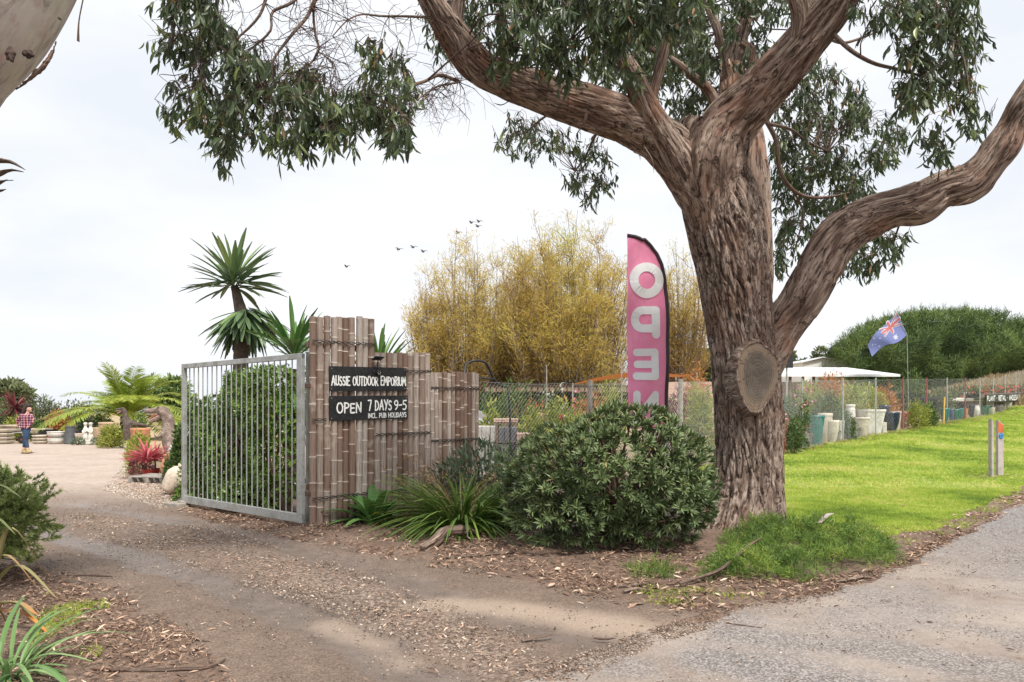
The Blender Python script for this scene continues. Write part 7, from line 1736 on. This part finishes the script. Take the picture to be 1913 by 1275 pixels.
# ================================================================== PALE GUM AT TOP LEFT
m_gumb, nt, b, _ = newmat('smooth pale gum bark')
uvn = nt.nodes.new('ShaderNodeUVMap'); mp_ = nt.nodes.new('ShaderNodeMapping'); mp_.inputs['Scale'].default_value = (7, 1.3, 1); nt.links.new(uvn.outputs[0], mp_.inputs[0])
s1 = noise_(nt, 1, 6, .62, mp_.outputs[0], .5); s2 = noise_(nt, 9, 6, .7); mq = nt.nodes.new('ShaderNodeMapping'); mq.inputs['Scale'].default_value = (34, 4.5, 1); nt.links.new(uvn.outputs[0], mq.inputs[0]); s4 = noise_(nt, 1, 6, .7, mq.outputs[0], .6); s3 = noise_(nt, 2.2, 4)
c = ramp(nt, s1, [(.36, (.22, .175, .15)), (.47, (.40, .34, .30)), (.62, (.56, .51, .45))]).outputs[0]
c = mixc(nt, ramp(nt, s2, [(.53, 0), (.64, .65)]).outputs[0], c, (.42, .26, .23)); c = mixc(nt, ramp(nt, s3, [(.55, 0), (.68, .6)]).outputs[0], c, (.50, .47, .36))
c = mixc(nt, ramp(nt, noise_(nt, 1, 4, .6, mp_.outputs[0], 2.0), [(.30, .8), (.36, 0)]).outputs[0], c, (.13, .10, .085))
c = mixc(nt, ramp(nt, s4, [(.38, .75), (.50, 0)]).outputs[0], c, (.25, .20, .18)); c = mixc(nt, ramp(nt, s4, [(.56, 0), (.68, .6)]).outputs[0], c, (.62, .58, .53))
nt.links.new(c, b.inputs['Base Color']); b.inputs['Roughness'].default_value = .75; bump(nt, b, s4, .6, .012, bump(nt, b, s1, .7, .03))
YG = 4.2; bp = W(-330, 1250, YG)
gum = thing('pale_gum_tree', (bp.x, YG, T(bp.x, YG)), 'smooth pale gum leaning in from the top left corner', 'tree')
P = [Vector((bp.x, YG, T(bp.x, YG)-.1)), W(-330, 900, YG), W(-305, 500, YG), W(-262, 240, YG), W(-168, 72, YG), (W(-92, -20, YG)), W(-38, -112, YG), W(30, -250, YG), W(100, -420, YG), W(140, -620, YG)]
rr_ = [x*YG/F for x in (165, 140, 145, 160, 168, 171, 168, 150, 130, 110)]
mb = MB(); tube(mb, P, rr_, 120, 200, bdisp(.006, 2.2, 1.2, .03, 5)); put('trunk', mb, m_gumb, gum, smooth=True)
m_gknot = barkmat('dark knot', (.03, .022, .02), (.075, .055, .047), (.17, .135, .115), (.10, .07, .06), 8, 6)
for (a, b_, r, fl) in ((14, 98, 16, .7), (48, 100, 10, 1.0), (108, 32, 3.5, 1)):
    dcen = math.hypot(a-(-92), b_+5); yk = YG - math.sqrt(max(.01, 171**2-min(dcen, 168)**2))*YG/F*.97
    k_ = yk/F; p0 = W(a, b_, yk); p0 += Vector((0, .03, 0)); mb = MB()
    ball(mb, p0 + Vector((0, -.01, 0)), (r*k_*fl*.8, .016, r*k_*.8), 40); V = mb.v[0]; V += (fbm(V[:, 0]*60, V[:, 2]*60, V[:, 1]*9)[:, None]*.022)*unit(V-np.array(p0)); put('knot', mb, m_gknot, gum, smooth=True)
for lst, r in (([(-260,250),(-120,296),(-20,300),(20,303),(47,318)], [.05, .04, .03, .02, .003]), ([(-270,330),(-100,330),(-10,328),(20,318),(44,322)], [.05, .035, .026, .016, .003]), ([(-270,360),(-90,352),(-10,345),(14,336)], [.04, .03, .02, .003]), ([(-270,352),(-60,340),(25,337)], [.012, .008, .003]), ([(-270,372),(-60,356),(-4,357),(12,354)], [.03, .02, .016, .003])):
    mb = MB(); tube(mb, [W(a, b_, YG-.05) for a, b_ in lst], r, 8, 30, bdisp(.006, 2, 9, 0, r[0]*100), flat=.45); put('bark_shred', mb, m_bark2, gum)
mb = MB(); tube(mb, [W(168, -60, YG-.1), W(155, 0, YG-.1), W(147, 45, YG-.1), W(146, 77, YG-.1)], [.004, .006, .007, .013], 6, 16, flat=.4); put('bark_shred', mb, m_bark2, gum)
mb = MB(); tube(mb, [W(105, 78, YG-.0), W(95, 105, YG-.05), W(80, 125, YG-.1), W(58, 145, YG-.1), W(30, 168, YG-.06)], [.003, .012, .015, .012, .003], 6, 30, bdisp(.010, 2, 18), flat=.5); put('bark_shred', mb, m_bark2, gum)

# ================================================================== BIRDS
m_bird = plain('dark bird', (.07, .07, .08), .7)
for i, (px, py, a, lab) in enumerate([(647,499,10,'lone bird, lowest and farthest left over the bamboo'),(744,467,-15,'bird, leftmost of the three in a line above the middle bamboo'),(771,463,5,'middle bird of the three in a line'),(790,471,20,'right bird of the three in a line, nearest the willows'),(855,436,-10,'bird close over the left crown of the willows'),(880,417,10,'higher left bird of the pair above the willows'),(894,415,-20,'higher right bird of the pair above the willows'),(892,424,15,'bird just under the pair above the willows')]):
    c = W(px, py, 60); t = thing('bird', c, lab, 'bird', 'birds in the sky'); s_ = .19
    mb = MB(); ball(mb, c, (s_*.55, .07, .06), 8, M=RX('Y', a)); ball(mb, c + Vector((s_*.55, 0, .02)), .05, 6); mb.add(np.array([c + Vector(v) for v in ((-s_*.5, -.03, .01), (-s_*.5, .03, .01), (-s_*.95, .07, .02), (-s_*.95, -.07, .02), (-s_*.5, 0, .03))]), [[0, 1, 2, 3], [0, 4, 1]]); put('body', mb, m_bird, t, smooth=True)
    for sg in (-1, 1):
        mb = MB(); w0 = c + Vector((.05, 0, .03)); mb.add(np.array([w0 + Vector(v) for v in ((.06, 0, 0), (-.10, 0, 0), (-.10+sg*.14, sg*.12, .12), (.03+sg*.14, sg*.12, .13), (sg*.42, sg*.25, .04), (.0, 0, .025))]), [[0, 1, 2, 3], [3, 2, 4], [0, 3, 5]]); put('wing', mb, m_bird, t)

# ================================================================== LITTER, STONES, GRASS
m_lit = leafmat('fallen leaves and bark', [(0.0, (.055, .034, .024)), (0.3, (.15, .092, .064)), (0.55, (.32, .21, .15)), (0.8, (.50, .34, .25)), (1.0, (.66, .53, .41))], .8, .0, .25)
lt = [blade(3, .22, .25, .35, wpow=.7), blade(3, .16, -.3, .5, wpow=.8), flatblade(2, .28, .12)]
def drop(name, label, poly_px, n, l0, l1, cat='leaf litter', hmax=.03, t0=.5, mat=None, fall=None):
    poly = [p if isinstance(p, Vector) else G(*p).to_2d() for p in poly_px]; P = np.array([p[:] for p in poly]); lo, hi = P.min(0), P.max(0); out = np.zeros((0, 2))
    while len(out) < n:
        q = RNG.uniform(lo, hi, (n*4, 2)); q = q[inside(poly, q[:, 0], q[:, 1])]; q = q[np.abs(q[:, 0]) < q[:, 1]*.75+.4]
        dn = fbm(q[:, 0]*2.2, q[:, 1]*2.2, 3.0) + .30*fbm(q[:, 0]*8, q[:, 1]*8); q = q[RNG.random(len(q)) < np.clip(.45 + dn*1.6, .05, 1)]; out = np.concatenate([out, q])
    q = out[:n]; mb = MB(); z = terr(q[:, 0], q[:, 1]) + .006 + RNG.random(n)**2*hmax
    az = RNG.uniform(0, 6.283, n); d = np.stack([np.cos(az), np.sin(az), RNG.normal(0, .13, n)], -1); up = np.stack([RNG.normal(0, .35, n), RNG.normal(0, .35, n), np.ones(n)], -1)
    s = l0 + (l1-l0)*RNG.random(n)**2.2; tn = np.clip(RNG.normal(t0, .24, n), 0, 1); w = RNG.integers(0, 3, n)
    for k in range(3): m_ = w == k; scatter(mb, lt[k], np.column_stack([q[m_], z[m_]]), d[m_], up=up[m_], size=s[m_], tint=tn[m_], wid=RNG.uniform(.5, 1.3, m_.sum()))
    c0 = q.mean(0); put(name, mb, mat or m_lit, loc=(c0[0], c0[1], T(*c0)), label=label, cat=cat, kind='stuff')
drop('leaf_litter', 'fallen gum leaves and bark in front of gate, bushes and trunk', [(325,935),(560,985),(640,960),(760,950),(900,975),(1000,1000),(1290,1010),(1330,1050),(1450,1085),(1600,1075),(1690,1050),(1745,1005),(1770,1010),(1700,1062),(1560,1106),(1420,1136),(1250,1152),(1100,1120),(900,1080),(760,1052),(600,1022),(450,990),(325,955)], 15000, .018, .10)
drop('leaf_litter', 'thick fallen leaves in the bottom left corner', [(0,1055),(110,1070),(220,1105),(350,1180),(460,1300),Vector((-3,2.6)),Vector((-5.5,3.4))], 11000, .014, .075, t0=.5)
drop('leaf_litter', 'small leaf crumbs along the stony middle of the driveway', [(140,955),(400,990),(620,1055),(820,1125),(1000,1200),(1000,1275),(850,1240),(600,1130),(380,1055),(140,985)], 3200, .012, .06, hmax=.006, t0=.6)
drop('leaf_litter', 'scattered leaves over the driveway and road', [(60,900),(330,960),(700,1040),(1200,1140),(1500,1110),(1900,950),(1913,1275),(500,1275),(60,1060)], 1300, .015, .07, hmax=.004, t0=.45)
drop('leaf_litter', 'fallen leaves lying on the lawn', [(1455,880),(1560,850),(1913,800),(1913,915),(1700,990),(1455,975)], 420, .04, .11, hmax=.03, t0=.7)
drop('leaf_litter', 'leaf litter round the marker posts and lawn edge', [(1600,985),(1700,985),(1800,955),(1900,915),(1913,940),(1840,985),(1745,1030),(1690,1052),(1690,1010)], 1500, .03, .12, hmax=.02, t0=.6)
drop('leaf_litter', 'reddish leaves around the foot of the marker posts', [(1790,888),(1900,880),(1935,892),(1913,902),(1830,898)], 360, .04, .10, hmax=.02, t0=.75)
drop('leaf_litter', 'pale leaf litter on the gravel by the pallet', [(240,880),(300,880),(335,925),(360,955),(300,945),(220,905)], 1300, .03, .09, t0=.75)
drop('leaf_litter', 'dry debris along the foot of the wire fence', [fen(9.0)+FN*.25, fen(60)+FN*.35, fen(60)-FN*.35, fen(9.0)-FN*.25], 3500, .05, .18, hmax=.08, t0=.6)
# pebbles
oc = np.array([[1,0,0],[-1,0,0],[0,1,0],[0,-1,0],[0,0,.6],[0,0,-.6]])*.5; of_ = np.array([[0,2,4],[2,1,4],[1,3,4],[3,0,4],[2,0,5],[1,2,5],[3,1,5],[0,3,5]])
m_peb = leafmat('mixed gravel stones', [(0.0, (.07, .05, .038)), (0.4, (.18, .13, .10)), (0.75, (.35, .275, .22)), (1.0, (.62, .55, .48))], .85, 0, .3)
def pebbles(label, poly_px, n, s0, s1, t0=.5):
    poly = [p if isinstance(p, Vector) else G(*p).to_2d() for p in poly_px]; P = np.array([p[:] for p in poly]); lo, hi = P.min(0), P.max(0); q = RNG.uniform(lo, hi, (n*12, 2)); q = q[inside(poly, q[:, 0], q[:, 1])]
    dn = fbm(q[:, 0]*1.8, q[:, 1]*1.8, 7.0)+.4*fbm(q[:, 0]*7, q[:, 1]*7, 2.0); q = q[RNG.random(len(q)) < np.clip(.4+dn*1.7, .04, 1)][:n]; n = len(q)
    mb = MB(); d = rdir(n); d[:, 2] *= .3; scatter(mb, (oc, of_), np.column_stack([q, terr(q[:, 0], q[:, 1])+.002]), d, up=np.stack([RNG.normal(0, .3, n), RNG.normal(0, .3, n), np.ones(n)], -1), size=s0+(s1-s0)*RNG.random(n)**3, tint=np.clip(RNG.normal(t0, .25, n), 0, 1), wid=RNG.uniform(.6, 1.3, n))
    c0 = q.mean(0); put('gravel', mb, m_peb, loc=(c0[0], c0[1], 0), label=label, cat='gravel', kind='stuff')
pebbles('loose stones along the middle of the driveway', [(130,958),(400,985),(620,1050),(820,1120),(1000,1190),(1060,1275),(850,1250),(600,1140),(380,1065),(130,990)], 9000, .007, .028)
pebbles('loose stones over the near driveway', [(100,930),(330,955),(760,1045),(1100,1130),(1260,1172),(1000,1275),(480,1275),(200,1110),(60,1050)], 9000, .006, .02, .42)
pebbles('stony dirt spilled across the seam between driveway and road', [(960,1275),(1110,1212),(1250,1166),(1420,1126),(1440,1142),(1290,1186),(1170,1232),(1080,1275)], 5000, .006, .024, .4)
drop('leaf_litter', 'fine dark debris along the seam between driveway and road', [(980,1275),(1110,1212),(1250,1166),(1430,1122),(1560,1095),(1580,1108),(1440,1142),(1290,1184),(1150,1232),(1060,1275)], 1500, .01, .05, hmax=.004, t0=.35)
pebbles('stones and grit on the road edge', [(1000,1275),(1130,1218),(1260,1172),(1420,1125),(1700,1045),(1913,930),(1913,1275)], 4500, .005, .017, .45)
pebbles('pale pebbles beside the potted cordylines', [(230,872),(285,872),(350,945),(300,950),(190,915)], 6500, .02, .045, .68)
# lawn blades
m_grass = leafmat('grass blades', [(0.0, (.16, .25, .04)), (0.45, (.36, .47, .07)), (0.8, (.50, .58, .11)), (1.0, (.64, .60, .22))], .5, .3)
tri3 = (np.array([[0,-.07,0],[0,.07,0],[1,0,-.12], [.02,-.05,.05],[.05,.07,-.05],[.8,.35,.1], [0,-.06,0],[.02,.06,.05],[.85,-.38,.05]]), np.array([[0,1,2],[3,4,5],[6,7,8]]))
def blades(n, y0, y1, h0, h1, thin=1.0):
    Yv = y0 + (y1-y0)*RNG.random(n*6)**.85; Xv = RNG.uniform(.1, .74, n*6)*Yv; s = inside(lawn_r, Xv, Yv) & (np.hypot(Xv-2.8, Yv-9.1) > .6); Xv, Yv = Xv[s][:n], Yv[s][:n]; n = len(Xv)
    ht = (h0+(h1-h0)*RNG.random(n))*(1+.5*fbm(Xv*1.5, Yv*1.5)); d = np.stack([RNG.normal(0, .45, n), RNG.normal(0, .45, n), np.ones(n)], -1)
    tn = np.clip(.5 + .7*fbm(Xv*.8, Yv*.8) + .35*fbm(Xv*5, Yv*5) + RNG.normal(0, .13, n), 0, 1); return np.column_stack([Xv, Yv, terr(Xv, Yv)]), d, ht, tn
mb = MB()
for a in ((90000, 7.5, 13.5, .022, .05), (60000, 13.5, 22, .03, .06), (45000, 22, 45, .05, .09)):
    p, d, h, tn = blades(*a); scatter(mb, tri3, p, d, up=rdir(len(p)), size=h, tint=tn, wid=1.0 if a[1] < 13 else 1.7)
put('grass', mb, m_grass, loc=(7, 14, .1), label='short bright mown grass between fence and road', cat='grass', kind='stuff')
def weeds(label, poly_px, n, h0, h1, mat=None):
    poly = P2(poly_px); P = np.array([p[:] for p in poly]); q = RNG.uniform(P.min(0), P.max(0), (n*10, 2)); q = q[inside(poly, q[:, 0], q[:, 1])]; q = q[RNG.random(len(q)) < np.clip(.2+1.8*fbm(q[:, 0]*2.5, q[:, 1]*2.5, 5.0), 0, 1)][:n]; m = len(q)
    mb = MB(); scatter(mb, tri3, np.column_stack([q, terr(q[:, 0], q[:, 1])]), np.stack([RNG.normal(0, .6, m), RNG.normal(0, .6, m), np.ones(m)], -1), up=rdir(m), size=RNG.uniform(h0, h1, m), tint=np.clip(RNG.normal(.5, .25, m), 0, 1)); c0 = q.mean(0)
    put('weeds', mb, mat or m_grass, loc=(c0[0], c0[1], T(*c0)), label=label, cat='weeds', kind='stuff')
weeds('sparse mossy green weeds in the bottom left mulch', [(70,1110),(200,1125),(240,1190),(180,1230),(60,1220)], 1500, .02, .045)
weeds('short weeds sprouting along the driveway side of the bed', [(1100,1090),(1300,1100),(1450,1110),(1350,1140),(1200,1130)], 350, .02, .05)
weeds('thin grass in the dirt between lawn and road', [(1560,985),(1700,980),(1860,930),(1913,915),(1913,930),(1800,990),(1700,1020)], 3500, .02, .05)
weeds('dry grass tufts at the foot of the wire fence', [(1462,842),(1600,818),(1760,792),(1913,768),(1913,774),(1760,800),(1600,830),(1462,852)], 3500, .06, .16, m_dry)
# dry grass on the hill and the far fence line
n = 16000; px = RNG.uniform(1650, 1990, n); Yd = RNG.uniform(44, 66, n); x = (px-CX)*Yd/F; mb = MB()
scatter(mb, tri3, np.column_stack([x, Yd, terr(x, Yd)]), np.stack([RNG.normal(0, .3, n), RNG.normal(0, .3, n), np.ones(n)], -1), up=rdir(n), size=RNG.uniform(.3, .7, n)*(1+.6*fbm(x*.5, Yd*.5)), tint=RNG.random(n), wid=1.4)
put('dry_grass', mb, leafmat('dry grass', [(0, (.20, .15, .08)), (.5, (.38, .29, .17)), (1, (.50, .42, .27))], .8, .2), loc=(33, 52, T(33, 52)), label='tall dry grass on the rise behind the nursery fence', cat='dry grass', kind='stuff')

# ---- sticks, log and bark on the ground
def stick(name, label, lst, r, mat, cat, lift=.0, disp=None, n=7, flat=1.0):
    P = []
    for i, q in enumerate(lst):
        g = G(q[0], q[1]); g.z += (q[2] if len(q) > 2 else r*.7) ; P.append(g)
    t = put(name, MB_t(P, r, n, disp, flat), mat, loc=P[0], smooth=True, label=label, cat=cat)
def MB_t(P, r, n, disp, flat):
    mb = MB(); rr = [r*.6] + [r]*(len(P)-2) + [r*.35]; tube(mb, P, rr, n, 30, disp, flat=flat); return mb
stick('log', 'curved brown bark log at the foot of the strappy clump', [(790,1030,.02),(815,1022,.07),(835,1014,.12),(862,1012,.12),(890,1003,.03)], .052, m_bark2, 'log', disp=bdisp(.012, 2.5, 4, .03, 3), n=24)
stick('stick', 'long straight pinkish stick in front of the log', [(823,1046),(890,1041),(960,1034),(975,1032)], .016, m_bark2, 'stick')
stick('stick', 'long thin dark stick on the left of the driveway', [(127,1078),(165,1078),(210,1079)], .010, m_twig, 'stick')
stick('stick', 'long bent stick at the bottom left beside the grass tuft', [(175,1253),(260,1257),(340,1256),(385,1252),(410,1245),(421,1236)], .012, m_bark2, 'stick')
stick('stick', 'small hooked twig above the long bent stick', [(345,1180),(350,1190),(368,1197),(392,1201)], .007, m_bark2, 'stick')
stick('stick', 'thin black twig lying alone on the pale road', [(1356,1166),(1385,1170),(1424,1175)], .006, m_twig, 'stick')
stick('stick', 'short thin stick on dark dirt by the road tip', [(1268,1131),(1300,1132),(1326,1128)], .007, m_dry, 'stick')
stick('stick', 'dark short stick on brown driveway near the bottom', [(1108,1195),(1130,1197),(1150,1195)], .008, m_twig, 'stick')
stick('bark_piece', 'long reddish bark strip before the thin ground cover', [(1150,1100),(1190,1096),(1215,1092)], .022, m_bark2, 'bark', flat=.35)
stick('bark_piece', 'pale flat bark slab by the ground cover edge', [(1560,1092,.02),(1590,1088,.03),(1625,1081,.02)], .03, m_bark3, 'bark', flat=.3)
stick('bark_piece', 'pale curled bark piece on top of the ground cover mat', [(1530,1012,.20),(1545,1003,.24),(1557,995,.22)], .035, m_gumb, 'bark', flat=.35)
stick('bark_piece', 'broad tan bark flake beside the driveway under the round bush', [(1165,1110,.02),(1185,1107,.03),(1205,1106,.02)], .03, m_bark3, 'bark', flat=.3)
stick('bark_piece', 'pinkish bark flake on the driveway right of its centre', [(975,1203,.012),(1000,1197,.016),(1035,1190,.012)], .024, m_bark2, 'bark', flat=.25)
stick('bark_piece', 'leaning reddish branch resting across the ground cover', [(1270,1100,.04),(1340,1085,.08),(1400,1060,.20),(1422,1052,.24)], .016, m_bark2, 'branch')
